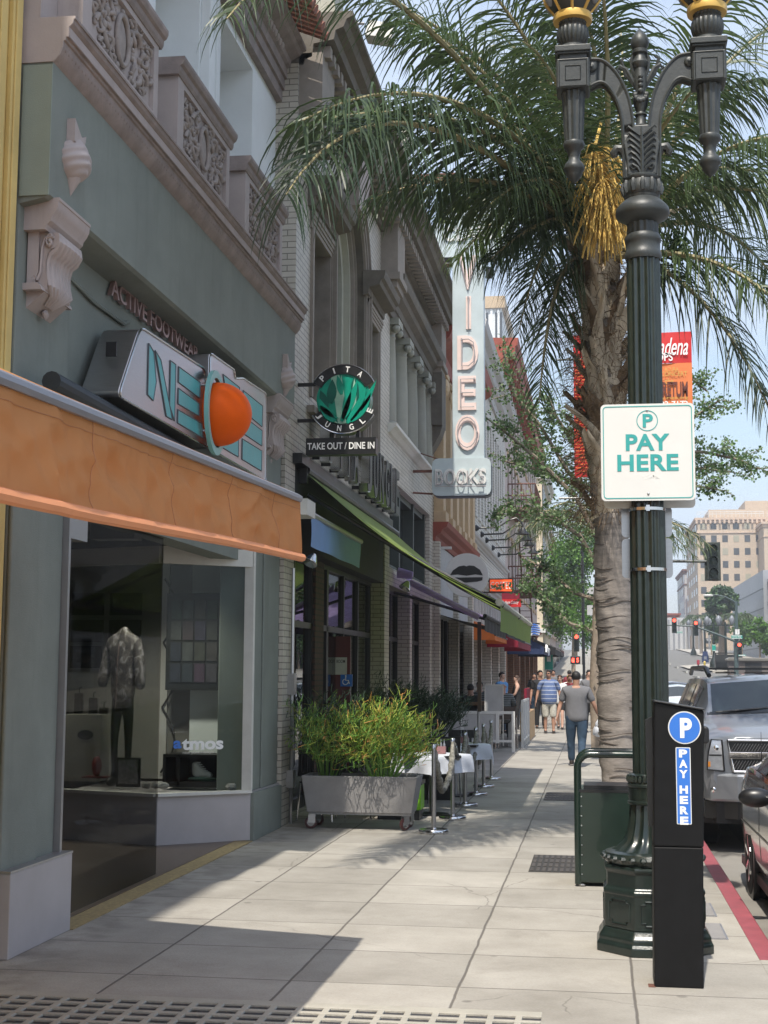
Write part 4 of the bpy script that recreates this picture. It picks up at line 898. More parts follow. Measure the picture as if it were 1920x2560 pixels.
for (a,b) in ((17.42,18.66),(21.75,23.05)):
 w=part(lining(a,b,5.30,7.5),'window',M['stone'],AB)
 t=MB(); t.box(-3.97,-3.94,a+.045,b-.045,5.30,7.5); t.build('pane',M['upper_glass'],w)
 t=MB(); t.box(-3.94,-3.90,a+.045,b-.045,6.35,6.42); t.box(-3.94,-3.90,(a+b)/2-.03,(a+b)/2+.03,5.3,7.5); t.build('frame',M['stone_lt'],w)
 t=MB()
 for (dz,pr) in ((0,.03),(.06,.045),(.11,.06),(.16,.075)):t.box(XB,XB+pr,a-.14,b+.14,7.5+dz,7.5+dz+.06)
 t.build('lintel',M['stone'],w)
 t=MB(); t.prism([(XB,7.74),(XB+.09,7.76),(XB+.10,7.86),(XB+.27,7.90),(XB+.29,7.97),(XB+.34,8.0),(XB+.36,8.08),(XB+.36,8.12),(XB,8.14)],'y',a-.30,b+.12); t.build('hood',M['stone_dk'],w)
m=MB()
def archring(mb,r0,r1,X0,X1,z_sp=az,zb=5.3,n=24):
 P=[(ac-r0,zb)]+[(ac-r0*math.cos(PI*k/n),z_sp+r0*math.sin(PI*k/n)) for k in range(n+1)]+[(ac+r0,zb)]
 Q=[(ac-r1,zb)]+[(ac-r1*math.cos(PI*k/n),z_sp+r1*math.sin(PI*k/n)) for k in range(n+1)]+[(ac+r1,zb)]
 for i in range(len(P)-1):mb.prism([P[i],P[i+1],Q[i+1],Q[i]],'x',X0,X1)
for (r0,r1,pr) in ((ar-.004,ar+.06,.05),(ar+.06,ar+.11,.075),(ar+.11,ar+.2,.06),(ar+.2,ar+.25,.10)):archring(m,r0,r1,XB-.02,XB+pr)
aw=part(m,'arched_window',M['stone'],AB,smooth=True,angle=30)
t=MB(); archring(t,ar-.16,ar-.005,-4.05,-3.80); archring(t,ar-.30,ar-.16,-4.05,-3.90); t.build('inner_jamb',M['stone_lt'],aw,smooth=True,angle=30)
t=MB(); archring(t,ar-.03,ar-.004,-3.86,XB+.01); t.build('reveal',M['stone_dk'],aw,smooth=True,angle=30)  # brown stone lining, with the arch's shade also put into its dark colour
t=MB()
for (r0,r1,pr) in ((ar-.05,ar-.0,-3.70),(ar-.10,ar-.05,-3.74)):archring(t,r0,r1,-3.85,pr)
t.build('jamb_moulding',M['stone'],aw,smooth=True,angle=30)
t=MB(); P=[(ac-ar+.1,5.3)]+[(ac-(ar-.1)*math.cos(PI*k/20),az+(ar-.1)*math.sin(PI*k/20)) for k in range(21)]+[(ac+ar-.1,5.3)]; t.prism(P,'x',-4.0,-3.97); t.build('pane',M['upper_glass'],aw)
t=MB(); t.add([(XB,20.02,8.72),(XB,20.5,8.72),(XB+.16,20.5,8.72),(XB+.16,20.02,8.72),(XB,19.8,9.36),(XB,20.72,9.36),(XB+.26,20.72,9.36),(XB+.26,19.8,9.36)],[(0,3,2,1),(4,5,6,7),(0,1,5,4),(1,2,6,5),(2,3,7,6),(3,0,4,7)]); t.build('keystone',M['mauve'],aw)
m=MB(); m.box(XB,XB+.05,18.7,21.7,5.12,5.3); m.box(XB,XB+.10,17.2,23.2,5.05,5.14); part(m,'sill',M['stone'],AB)
for (a,b) in ((16.4,17.3),(23.2,24.2),(30.2,31.2)):
 m=MB(); m.box(XB,XB+.30,a+.1,b,8.62,9.5); m.box(XB,XB+.34,a+.06,b+.02,8.5,8.62); m.box(XB,XB+.28,a+.14,b-.04,8.38,8.5); part(m,'pier_block',M['stone'],AB)
m=MB(); m.box(XB,XB+.3,30.35,31.15,7.2,8.4); m.prism([(XB,7.2),(XB+.3,7.2),(XB+.24,7.0),(XB+.1,6.75),(XB,6.6)],'y',30.45,31.05); part(m,'scroll_bracket',M['stone_dk'],AB)
m=MB(); m.prism([(XB-.2,8.12),(XB+.05,8.12),(XB+.06,8.28),(XB+.09,8.29),(XB+.10,8.42),(XB+.20,8.5),(XB+.22,8.6),(XB+.30,8.64),(XB+.33,8.74),(XB+.33,8.80),(XB-.2,8.82)],'y',24.0,31.0); part(m,'column_entablature',M['stone_dk'],AB,smooth=True,angle=20)
m=MB(); m.box(-4.0,-3.96,24.42,30.55,6.15,8.12); part(m,'window',M['upper_glass'],AB)
for k,y in enumerate((24.72,26.3,27.85,29.3,30.4)):
 m=MB(); m.lathe([(.20,0),(.24,.02),(.24,.06),(.20,.09),(.205,.12),(.195,1.0),(.175,1.62),(.19,1.64),(.175,1.67),(.18,1.72),(.26,1.80),(.26,1.84)],20,(-3.72,y,6.17)); m.box(-3.98,-3.44,y-.27,y+.27,8.0,8.12)
 m.sphere((-3.5,y-.2,7.93),(.08,.08,.08),8,6); m.sphere((-3.5,y+.2,7.93),(.08,.08,.08),8,6)
 part(m,'column',M['olive'],AB,smooth=True)
m=MB(); m.prism([(XB-.4,6.16),(XB+.16,6.16),(XB+.16,6.1),(XB+.10,6.06),(XB+.04,6.0),(XB,5.98),(XB-.4,5.98)],'y',24.2,30.9); part(m,'column_sill',M['offwhite'],AB)
m=MB(); m.prism([(-4.1,9.35),(XB+.06,9.35),(XB+.07,9.42),(XB+.16,9.45),(XB+.18,9.62),(XB+.44,9.66),(XB+.46,9.78),(XB+.56,9.82),(XB+.60,9.92),(XB+.68,9.96),(XB+.68,10.02),(-4.1,10.04)],'y',BY0+.5,BY1); part(m,'cornice',M['stone_dk'],AB,smooth=True,angle=20)
m=MB(); y=BY0+.6
while y<BY1-.1:m.box(XB+.17,XB+.38,y,y+.13,9.47,9.62); y+=.26
part(m,'dentil_course',M['stone'],AB)
m=MB(); m.box(-4.1,XB+.1,BY0+.6,BY1-.02,10.04,10.35); part(m,'parapet',M['stone_dk'],AB)
for y in (16.95,23.6,30.6):
 m=MB(); m.box(-4.0,XB+.42,y-.3,y+.3,10.04,11.1); m.box(-4.05,XB+.5,y-.37,y+.37,11.1,11.2); m.prism([(XB+.42,10.95),(XB+.5,11.1),(XB,11.1),(XB,10.95)],'y',y-.33,y+.33); part(m,'parapet_pedestal',M['stone_lt'],AB)
m=MB(); m.box(-10,-4.1,BY0,16.45,0,6.0); m.box(-10,-4.6,16.45,BY1,0,9.8); m.box(-4.6,-4.1,16.46,BY1,0,9.8); part(m,'rear_block',M['cream_brick'],AB)
m=MB(); m.box(-7,-4.9,16.1,31,0,4.3); part(m,'shop_interior',M['dark'],AB)
m=MB(); m.box(-4.9,XB-.05,16.55,23.95,4.25,4.42); m.box(XB-.05,XB+.12,16.4,24.1,4.28,4.40); part(m,'shopfront_head',M['black'],AB)
m=MB(); m.box(-3.95,-3.92,24.5,30.6,3.62,5.22); cl=part(m,'clerestory_window',M['upper_glass'],AB)
t=MB()
for y in (24.55,26.5,28.6,30.5):t.box(-3.92,-3.70,y-.07,y+.07,3.62,5.22)
t.box(-3.92,-3.74,24.5,30.6,3.62,3.74); t.box(-3.92,-3.74,24.5,30.6,5.1,5.22); t.build('frame',mat('dark_green_frame',(.05,.06,.055),.5),cl)
for (a,b) in ((16.55,20.0),(20.0,23.95),(24.5,27.3),(27.65,30.65)):
 m=MB(); m.box(-3.90,-3.885,a,b,.12,3.3); g_=part(m,'shop_glass',glass('shop_glass_dark',(.35,.37,.36),boost=.06,gain=.75) if a<17 else bpy.data.materials['shop_glass_dark'],AB)
 t=MB()
 for y in (a+.03,a+(b-a)*.34,a+(b-a)*.67,b-.03):t.box(-3.93,-3.84,y-.035,y+.035,0,3.3)
 t.box(-3.93,-3.84,a,b,0,.14); t.box(-3.93,-3.84,a,b,2.35,2.43); t.box(-3.94,-3.83,a,b,3.24,3.34); t.build('frame',M['black'],g_)
m=MB(); m.box(-4.3,-3.80,18.9,19.5,0,3.3); part(m,'inner_brick_pier',brick('dark_red_brick',(.09,.04,.03),(.06,.03,.022),(.03,.025,.02)),AB)
m=MB(); m.box(-3.95,XB-.02,16.55,23.95,3.3,4.26); part(m,'dark_transom',M['dark'],AB)
t=thing('access_sign','small blue wheelchair symbol sign behind the planter on the shopfront','sign',(0,0,0)); YN=20.9; p=UY(866,1701,YN)
m=MB(); m.box(p.x-.09,p.x+.09,YN,YN+.02,p.z-.09,p.z+.09); m.build('plate',M['blue_ink'],t)
m=MB(); m.tube([(p.x-.01,YN-.005,p.z+.055),(p.x-.01,YN-.005,p.z-.0),(p.x+.03,YN-.005,p.z),(p.x+.045,YN-.005,p.z-.05)],.009,5); m.sphere((p.x-.01,YN-.005,p.z+.065),.013,6,5); m.tube([(p.x-.015+.042*math.cos(a/8*PI*1.4+1.8),YN-.005,p.z-.022+.042*math.sin(a/8*PI*1.4+1.8)) for a in range(9)],.007,5); m.build('symbol',M['white_plain'],t)
t=thing('notice','white room notice with black lettering on the shopfront','notice',(0,0,0)); p=UY(852,1665,YN)
m=MB(); m.box(p.x-.09,p.x+.09,YN,YN+.02,p.z-.13,p.z+.13); m.build('plate',M['offwhite'],t)
put_text('lettering',fit(text_mb('ROOM',depth=.002,bold=.01),.13,.05),(p.x,YN-.002,p.z+.07),FACE_CAM,M['black'],t)
m=MB(); m.box(p.x-.3,p.x+.14,YN+.025,YN+.06,0,2.3); tag(m.build('red_door',mat('dark_red_door',(.12,.02,.02),.5)),'dim door leaf with notices in the restaurant shopfront','door')
# --- round hanging sign with leaves, and the panel below it
PS=thing('round_hanging_sign','round black and green hanging sign with painted jungle leaves','sign',(0,0,0))
YP=16.6; pc=Vector((-3.015,YP,5.085)); RR=.425
def disc(x,z,r,y0,y1,mb,n=40,rx=None):mb.prism([(x+(rx or r)*math.cos(2*PI*k/n),z+r*math.sin(2*PI*k/n)) for k in range(n)],'y',y0,y1); return mb
for (a0,a1) in ((R(28),R(152)),(R(208),R(332))):
 m=MB(); o_=[(pc.x+RR*math.cos(a0+(a1-a0)*k/24),pc.z+RR*math.sin(a0+(a1-a0)*k/24)) for k in range(25)]
 i_=[(pc.x+.31*math.cos(a1+(a0-a1)*k/24),pc.z+.31*math.sin(a1+(a0-a1)*k/24)) for k in range(25)]
 for q in range(24):m.prism([o_[q],o_[q+1],i_[23-q],i_[24-q]],'y',YP-.03,YP+.18)
 part(m,'name_band',M['black'],PS)
m=MB()
for (a0,a1) in ((R(28),R(152)),(R(208),R(332))):
 m.tube([(pc.x+(RR+.004)*math.cos(a0+(a1-a0)*k/24),YP-.03,pc.z+(RR+.004)*math.sin(a0+(a1-a0)*k/24)) for k in range(25)],.008,5)
part(m,'band_edge',M['steel_lt'],PS)
m=MB(); disc(pc.x,pc.z,.335,YP-.01,YP+.17,m); part(m,'disc',M['emer1'],PS)
m=MB()
def leafshape(mb,x0,z0,ang,ln,wd,y,bend=.0,n=8):
 L_,R__=[],[]
 for k in range(n+1):
  t=k/n; a=ang+bend*t; x=x0+ln*t*math.cos(ang+bend*t/2); z=z0+ln*t*math.sin(ang+bend*t/2); w=wd*math.sin(PI*min(1,.12+.88*t))
  L_.append((x-w*math.sin(a),z+w*math.cos(a))); R__.append((x+w*math.sin(a),z-w*math.cos(a)))
 mb.prism(L_+R__[::-1],'y',y-.006,y)
m.prism([(pc.x+a,pc.z+b) for a,b in ((-.16,.29),(-.06,.32),(.02,.0),(.04,-.33),(-.06,-.33),(-.10,-.05))],'y',YP-.022,YP-.012)
leafshape(m,pc.x+.02,pc.z-.30,R(100),.60,.035,YP-.026,-.2); leafshape(m,pc.x+.12,pc.z-.2,R(85),.45,.03,YP-.024,.1); leafshape(m,pc.x-.26,pc.z-.2,R(-30),.25,.03,YP-.024)
part(m,'pale_leaf',M['emer2'],PS)
m=MB()
for (x,z,a,l,w,b_) in ((-.02,-.28,62,.55,.05,.25),(.05,-.3,48,.5,.05,.5),(.0,-.25,75,.5,.045,.2),(.1,-.28,35,.42,.045,.7),(-.1,-.28,140,.28,.05,-.3),(-.3,.0,-70,.35,.04,.9),(.22,-.15,60,.42,.03,.1),(-.02,.05,100,.25,.04,.1)):
 leafshape(m,pc.x+x,pc.z+z,R(a),l,w,YP-.032,b_)
part(m,'green_leaf',M['emer1'],PS)
m=MB()
for (x,z,a,l,w,b_) in ((-.16,-.05,80,.3,.06,.2),(.16,-.02,100,.3,.05,-.2),(-.2,-.12,110,.25,.05,0)):leafshape(m,pc.x+x,pc.z+z,R(a),l,w,YP-.018,b_)
part(m,'dark_leaf',M['emer3'],PS)
for (w_,a0,a1,fl) in (('PITA',R(135),R(55),0),('JUNGLE',R(215),R(335),1)):
 for k,ch in enumerate(w_):
  a=a0+(a1-a0)*k/(len(w_)-1); t=fit(text_mb(ch,bold=.02,depth=.006),.052 if ch!='I' else .018,.072)
  Rm=Matrix.Rotation((a-PI/2) if not fl else (a+PI/2),4,'Z'); t.v=[Rm@v for v in t.v]
  put_text('letter',t,(pc.x+.367*math.cos(a),YP-.034,pc.z+.367*math.sin(a)),FACE_CAM,M['white_plain'],PS)
m=MB(); m.box(-3.62,-3.28,YP+.05,YP+.09,5.27,5.31); m.box(-3.62,-3.28,YP+.05,YP+.09,4.82,4.86); m.box(-3.18,-3.14,YP+.04,YP+.1,4.6,4.7); m.box(-2.86,-2.82,YP+.04,YP+.1,4.6,4.7); part(m,'bracket',M['black'],PS)
TO=thing('hanging_panel_sign','black panel reading TAKE OUT / DINE IN below the round sign','sign',(0,0,0))
m=MB(); m.box(-3.475,-2.61,YP-.02,YP+.14,4.40,4.605); part(m,'panel',M['black'],TO)
put_text('lettering',fit(text_mb('TAKE OUT / DINE IN',bold=.016,depth=.005),.83,.085),(-3.04,YP-.024,4.505),FACE_CAM,M['white_plain'],TO)
CL=thing('channel_letter_sign','row of tall black channel letters with steel edges on cream brick, seen almost end on','sign',(0,0,0))
for k,ch in enumerate('PITA JUNGLE'):
 if ch==' ':continue
 y=17.6+k*.60; t=fit(text_mb(ch,bold=.03,depth=.13),.42 if ch!='I' else .12,.78); put_text('letter',t,(XB+.20,y,4.83),FACE_ST,[M['steel_lt']],CL)
 b=MB(); b.box(XB,XB+.13,y-.02,y+.02,4.5,4.55); b.build('stand_off',M['black'],CL)
 t=fit(text_mb(ch,bold=.022,depth=.01),.40 if ch!='I' else .10,.75); put_text('letter_face',t,(XB+.27,y,4.83),FACE_ST,M['black'],CL)
 # --- blue awning: short drop type
BA=thing('blue_awning','slate blue drop awning with pale top box between the orange and green awnings','awning',(0,0,0))
m=MB(); m.grid(lambda u,v:(-3.20+.01*math.sin(u*14+v*3),15.6+3.4*u,3.53-.34*v),24,5); part(m,'valance',M['blue_fab'],BA,smooth=True)
m=MB(); m.tube([(-3.2,15.6,3.56),(-3.2,19.05,3.56)],.035,8); part(m,'front_rail',M['trim_grey'],BA,smooth=True)
m=MB(); m.grid(lambda u,v:(-3.20-.4*v,15.6+3.4*u,3.56+.25*v),2,2); part(m,'canopy_sheet',M['blue_fab'],BA)
m=MB(); m.box(-3.52,-3.14,15.10,15.55,3.50,3.68); tag(part(m,'junction_box',M['offwhite'],None),'white metal box above the near end of the blue awning','box')
m=MB(); m.lathe([(.03,0),(.05,.03),(.09,.12),(.085,.13),(.0,.09)],16); o=part(m,'lamp_head',M['steel_lt'],None,smooth=True); o.rotation_euler=(R(150),R(20),0); o.location=(-3.22,15.9,3.12); tag(o,'small round spotlight hanging beneath the blue awning','spotlight')
# --- green awning, fully drawn out
GA=thing('green_awning','long lime green awning sloping out over the pavement cafe','awning',(0,0,0))
gy0,gy1,gxf=16.85,24.9,-1.14
def gsheet(u,v):y=gy0+(gy1-gy0)*u; return (XB+.02+(gxf-XB-.02)*v,y,4.27+(2.62-4.27)*v-.17*math.sin(PI*v)-.012*math.sin(u*70)*math.sin(PI*v))
m=MB(); m.grid(gsheet,60,12); part(m,'canopy_sheet',M['green_fab'],GA,smooth=True,angle=180)
m=MB(); m.grid(lambda u,v:(gxf+.01+.008*math.sin(u*33+v*3),gy0+(gy1-gy0)*u,2.58-.31*v),40,6); part(m,'valance',M['green_fab'],GA,smooth=True,angle=180)
m=MB(); m.tube([(gxf,gy0-.05,2.61),(gxf,gy1+.05,2.61)],.045,8); part(m,'front_rail',M['stone_lt'],GA,smooth=True)
for y in (gy0+.25,(gy0+gy1)/2,gy1-.25):
 m=MB(); m.tube([(XB+.05,y,3.98),(-2.4,y+.55,3.28),(gxf+.03,y,2.58)],.03,8); part(m,'folding_arm',M['black'],GA,smooth=True)
m=MB(); m.tube([(XB+.07,gy0,4.25),(XB+.07,gy1,4.25)],.06,10); m.box(XB,XB+.1,gy0-.06,gy0+.02,4.08,4.42); part(m,'roller',M['black'],GA)
# --- purple striped awning with black valance beyond it
PA=thing('purple_awning','purple and black striped awning just beyond the lime green one','awning',(0,0,0))
py0,py1=25.0,31.0
m=MB(); m.grid(lambda u,v:(XB+.05+1.60*v,py0+(py1-py0)*u,3.55-.80*v-.05*math.sin(PI*v)+.02*math.sin(u*60)),50,8); part(m,'canopy_sheet',M['purple_fab'],PA,smooth=True)
m=MB(); m.tube([(XB+.08,py0,3.55),(XB+.35,py0,3.50)],[.10,.07],10); m.tube([(-3.3,py0-.03,3.38),(-2.05,py0-.03,2.74)],.055,8); part(m,'side_roll',M['purple_fab'],PA,smooth=True)
m=MB(); m.grid(lambda u,v:(-1.95+.01*math.sin(u*44),py0+(py1-py0)*u,2.76-.26*v),40,3); m.tube([(-1.95,py0,2.77),(-1.95,py1,2.77)],.04,6); part(m,'valance',M['black_fab'],PA)
m=MB(); m.tube([(XB,py0+.1,3.2),(-2.7,py0+.5,2.95),(-1.95,py0+.1,2.72)],.03,6); part(m,'folding_arm',M['black'],PA)
m=MB(); m.lathe([(.03,0),(.06,.04),(.11,.14),(.105,.15),(.0,.1)],16); o=m.build('lamp_head',M['steel_lt'],smooth=True); o.rotation_euler=(R(160),R(25),0); o.location=(-3.25,24.4,3.35); tag(o,'spotlight at the near end of the purple awning','spotlight')
# --- neon blade sign VIDEO with stepped head and BOOKS panel
VS=thing('blade_sign','tall faded grey blue blade sign lettered VIDEO with BOOKS panel below','sign',(0,0,0))
YV=27.6
def C4p(x,y):return 650+x*.4068,400+y*.4068
def V9(x,y):return UY(1050+x*300/1659,560+y*300/1659,YV)
def vb(xa,ya,xb,yb):a=UY(*C4p(xa,ya),YV); b=UY(*C4p(xb,yb),YV); return a.x,b.x,b.z,a.z
x0,x1,z0,z1=vb(1182,600,1378,1836)
m=MB(); m.box(x0,x1,YV,YV+.30,z0+.001,z1+.3); part(m,'blade',M['sign_blue'],VS,bevel=.01)
poly=[V9(*p) for p in ((300,465),(335,465),(890,455),(1010,452),(1050,430),(1055,400),(1130,395),(1170,370),(1178,340),(1270,333),(1300,310),(1310,80),(1310,-260),(250,-230),(200,60),(240,300),(300,440))]
m=MB(); m.prism([(p.x,p.z) for p in poly],'y',YV-.03,YV+.33); part(m,'stepped_head',M['sign_blue'],VS)
m=MB(); m.prism([(p.x+.012,p.z-.02) for p in poly],'y',YV+.03,YV+.30); part(m,'head_return',M['sign_edge'],VS)
bx0,bx1,bz0,bz1=vb(1058,1836,1420,2060)
m=MB(); m.prism(rpoly([(bx0,bz0),(bx1,bz0),(bx1,bz1),(bx0,bz1)],.14),'y',YV-.03,YV+.33); part(m,'books_panel',M['sign_blue'],VS)
m=MB(); m.prism([(p[0]+.006,p[1]-.02) for p in rpoly([(bx0,bz0),(bx1,bz0),(bx1,bz1),(bx0,bz1)],.14)],'y',YV+.02,YV+.31); part(m,'panel_return',M['sign_edge'],VS)
for ch,(xa,ya,xb,yb) in (('V',(1218,592,1335,795)),('I',(1266,840,1298,1040)),('D',(1213,1082,1342,1288)),('E',(1217,1330,1330,1536)),('O',(1200,1568,1350,1785))):
 a,b,c,d=vb(xa,ya,xb,yb); t=fit(text_mb(ch,bold=.035,depth=.03),b-a,d-c); l=put_text('letter',t,((a+b)/2,YV-.016,(c+d)/2),FACE_CAM,M['pink_letter'],VS)
 w,h=(b-a),(d-c); cx_,cz_=(a+b)/2,(c+d)/2; P=[]
 if ch=='V':P=[[(-.42,.46),(-.0,-.44),(.42,.46)]]
 elif ch=='I':P=[[(0,.46),(0,-.46)]]
 elif ch=='D':P=[[(-.28,.38),(-.28,-.40),(.05,-.40),(.28,-.28),(.34,0),(.28,.28),(.05,.38),(-.28,.38)]]
 elif ch=='E':P=[[(.4,.40),(-.34,.40),(-.34,-.42),(.4,-.42)],[(-.3,0),(.36,0)]]
 else:P=[[(.40*math.cos(q/16*2*PI),.42*math.sin(q/16*2*PI)) for q in range(17)]]
 t=MB()
 for pl in P:t.tube([(cx_+p[0]*w,YV-.075,cz_+p[1]*h) for p in pl],.012,6)
 for pl in P:t.tube([(cx_+pl[0][0]*w,YV-.01,cz_+pl[0][1]*h),(cx_+pl[0][0]*w,YV-.09,cz_+pl[0][1]*h)],.022,6)
 t.build('neon_tube',M['neon_tube'],l)
a,b,c,d=vb(1078,1905,1392,1990)
t=fit(text_mb('BOOKS',bold=.03,depth=.03),b-a,(d-c)*1.1); l=put_text('letters',t,((a+b)/2,YV-.05,(c+d)/2),FACE_CAM,M['white'],VS)
t=MB(); w=(b-a)/5
for k,ch in enumerate('BOOKS'):
 cx_=a+w*(k+.5); h=d-c; cz_=(c+d)/2
 if ch=='O':pl=[(.32*w*math.cos(q/12*2*PI),.45*h*math.sin(q/12*2*PI)) for q in range(13)]
 elif ch=='B':pl=[(-.3*w,-.45*h),(-.3*w,.45*h),(.1*w,.45*h),(.25*w,.2*h),(0,0),(.28*w,-.2*h),(.1*w,-.45*h),(-.3*w,-.45*h)]
 elif ch=='K':pl=[(-.3*w,.45*h),(-.3*w,-.45*h),(-.3*w,0),(.25*w,.45*h),(-.2*w,.05*h),(.3*w,-.45*h)]
 else:pl=[(.25*w,.4*h),(-.1*w,.45*h),(-.25*w,.2*h),(.2*w,-.1*h),(.2*w,-.4*h),(-.28*w,-.4*h)]
 t.tube([(cx_+p[0],YV-.13,cz_+p[1]-.03) for p in pl],.011,5)
t.tube([(a,YV-.12,c-.05),(b,YV-.12,c-.06)],.009,5); t.build('neon_tube',M['neon_tube'],VS)
for rowz,txt in ((V9(700,200).z,'MOVIES'),):
 p,q=V9(330,200),V9(1240,200); t=fit(text_mb('BUSY BEE'[:0]+'CLASSIC',bold=.02,depth=.03),q.x-p.x,.30); put_text('head_letters',t,((p.x+q.x)/2,YV-.05,V9(0,170).z),FACE_CAM,M['white'],VS)
m=MB()
for z,t_ in ((10.03,.07),(5.79,.05)):m.box(XB,x0+.05 if z>9 else bx0+.05,YV+.12,YV+.19,z-t_/2,z+t_/2)
m.box(-4.5,x0+.05,YV+.12,YV+.20,11.85,11.98); m.tube([(XB,YV+.1,6.2),(bx1-.2,YV+.0,5.72)],.012,4); m.tube([(XB,YV+.1,5.35),(bx0,YV+.1,5.32)],.02,4)
part(m,'support_arm',M['rust'],VS)
m=MB(); a=V9(905,640); m.box(a.x,a.x+.12,YV+.1,YV+.2,a.z-.12,a.z+.1); part(m,'electric_box',M['black'],VS)
# --- round lips sign
LS=thing('round_lips_sign','white round projecting sign with a pair of black lips','sign',(0,0,0))
YL=31.7; c=UY(700+1190*.3918,1200+607*.3918,YL); rr=(UY(700+1330*.3918,1200+607*.3918,YL)-c).length
m=MB(); disc(c.x,c.z,rr,YL,YL+.14,m,48); part(m,'disc',M['white'],LS,bevel=.008)
m=MB()
up=[(-.75,.0),(-.62,.22),(-.35,.40),(-.12,.44),(0,.40),(.12,.44),(.35,.42),(.62,.24),(.75,-.02),(.4,.03),(0,-.03),(-.4,.03)]
lo=[(-.74,-.10),(-.3,-.11),(.3,-.10),(.74,-.10),(.72,-.24),(.5,-.30),(0,-.34),(-.5,-.30),(-.72,-.22)]
for pl in (up,lo):m.prism([(c.x+p[0]*rr,c.z+p[1]*rr) for p in pl],'y',YL-.012,YL-.001)
part(m,'lips',M['black'],LS)
m=MB(); m.box(XB,c.x-rr*.97,YL+.04,YL+.10,c.z-.05,c.z+.02); m.box(XB,c.x-rr*.7,YL+.04,YL+.10,c.z+.60,c.z+.66); part(m,'bracket',M['white'],LS)
# -- the rest of the left hand street front
def C5p(x,y):return 700+x*.3918,1200+y*.3918
EB=thing('terracotta_pilaster_building','tan brick building with terracotta pilasters and oxide red cornices','building',(0,0,0))
m=MB(); m.box(-9,XB,31.22,40.2,4.7,9.5); m.box(-9,-4.3,31.22,40.2,0,4.7); part(m,'wall',M['tan_brick'],EB)
for k in range(6):
 y=31.7+k*1.58; m=MB(); m.box(XB,XB+.22,y-.26,y+.26,5.25,8.7); m.box(XB,XB+.28,y-.32,y+.32,5.1,5.4); m.box(XB,XB+.3,y-.32,y+.32,8.5,8.62); m.sphere((XB+.22,y,8.3),(.12,.3,.22),8,6)
 part(m,'pilaster',M['tan'],EB,bevel=.01)
for k in range(5):
 y=32.49+k*1.58; m=MB(); m.box(XB-.02,XB+.02,y-.40,y+.40,5.6,8.2); w=part(m,'window',M['upper_glass'],EB)
 t=MB(); t.box(XB,XB+.08,y-.47,y-.40,5.55,8.3); t.box(XB,XB+.08,y+.40,y+.47,5.55,8.3); t.box(XB,XB+.06,y-.4,y+.4,6.85,6.92); t.build('frame',M['offwhite'],w)
def corn(z,h,pr,y0,y1,mt,par,name='cornice'):
 m=MB(); m.prism([(XB-.3,z),(XB+pr*.15,z),(XB+pr*.2,z+h*.25),(XB+pr*.5,z+h*.4),(XB+pr*.6,z+h*.6),(XB+pr*.9,z+h*.75),(XB+pr,z+h),(XB-.3,z+h)],'y',y0,y1); return part(m,name,mt,par,smooth=True,angle=25)
corn(9.0,1.0,.75,31.25,40.15,M['red_trim'],EB); corn(4.72,.42,.35,31.25,40.15,M['red_trim'],EB)
m=MB(); m.box(XB-.5,XB+.02,31.3,40.1,3.1,4.7); part(m,'sign_board',M['grey_wall'],EB)
for (a,b) in ((31.25,31.5),(35.6,35.9),(39.7,40.15)):m=MB(); m.box(XB-.1,XB+.15,a,b,0,4.7); part(m,'brick_pier',M['cream_brick'],EB)
m=MB(); m.box(-3.95,-3.9,31.5,40,.1,3.1); g_=part(m,'shop_glass',bpy.data.materials['shop_glass_dark'],EB)
t=MB()
for k in range(9):y=31.6+k*1.03; t.box(-3.98,-3.85,y-.04,y+.04,0,3.1)
t.build('frame',M['black'],g_)
FB=thing('white_brick_building','white painted brick building with tall narrow windows and silver grey cornice','building',(0,0,0))
holes=[(41.0+k*1.3,41.62+k*1.3,6.6,10.4) for k in range(12)]
m=MB(); wall_holes(m,-4.1,XB,40.2,57.0,4.4,11.2,holes); part(m,'wall',M['white_brick'],FB)
m=MB(); m.box(-9,-4.1,40.2,57.0,0,11.2); part(m,'rear_block',M['white_brick'],FB)
for h in holes:
 m=MB(); m.box(-3.95,-3.92,h[0],h[1],h[2],h[3]); w=part(m,'window',M['upper_glass'],FB)
 t=MB(); t.box(-3.92,-3.87,h[0],h[1],8.4,8.5); t.box(XB-.02,XB+.06,h[0]-.05,h[1]+.05,6.5,6.6); t.build('frame',M['offwhite'],w)
corn(11.2,.9,.55,40.25,57.0,M['grey_wall'],FB); corn(5.6,.25,.18,40.25,57.0,M['grey_wall'],FB,'string_course'); corn(4.4,.3,.22,40.25,57.0,M['grey_wall'],FB,'string_course')
m=MB()
for k in range(14):y=40.6+k*1.2; m.box(XB-.05,XB+.02,y-.08,y+.08,2.9,4.4)
m.box(-4.1,XB-.05,40.3,57,2.9,4.4); part(m,'transom_mullions',M['white'],FB)
m=MB()
for k in range(13):y=41.2+k*1.2; m.box(XB-.06,XB-.045,y-.5,y+.5,3.0,4.3)
part(m,'transom_panes',mat('purple_tinted_glass',(.12,.09,.14),.2,var=.5,scale=1),FB)
for y in (40.3,44.6,49,53,56.7):m=MB(); m.box(-4.1,XB,y-.2,y+.3,0,2.9); part(m,'brick_pier',M['white_brick'],FB)
m=MB(); m.box(-3.95,-3.9,40.3,57,.1,2.9); part(m,'shop_glass',bpy.data.materials['shop_glass_dark'],FB)
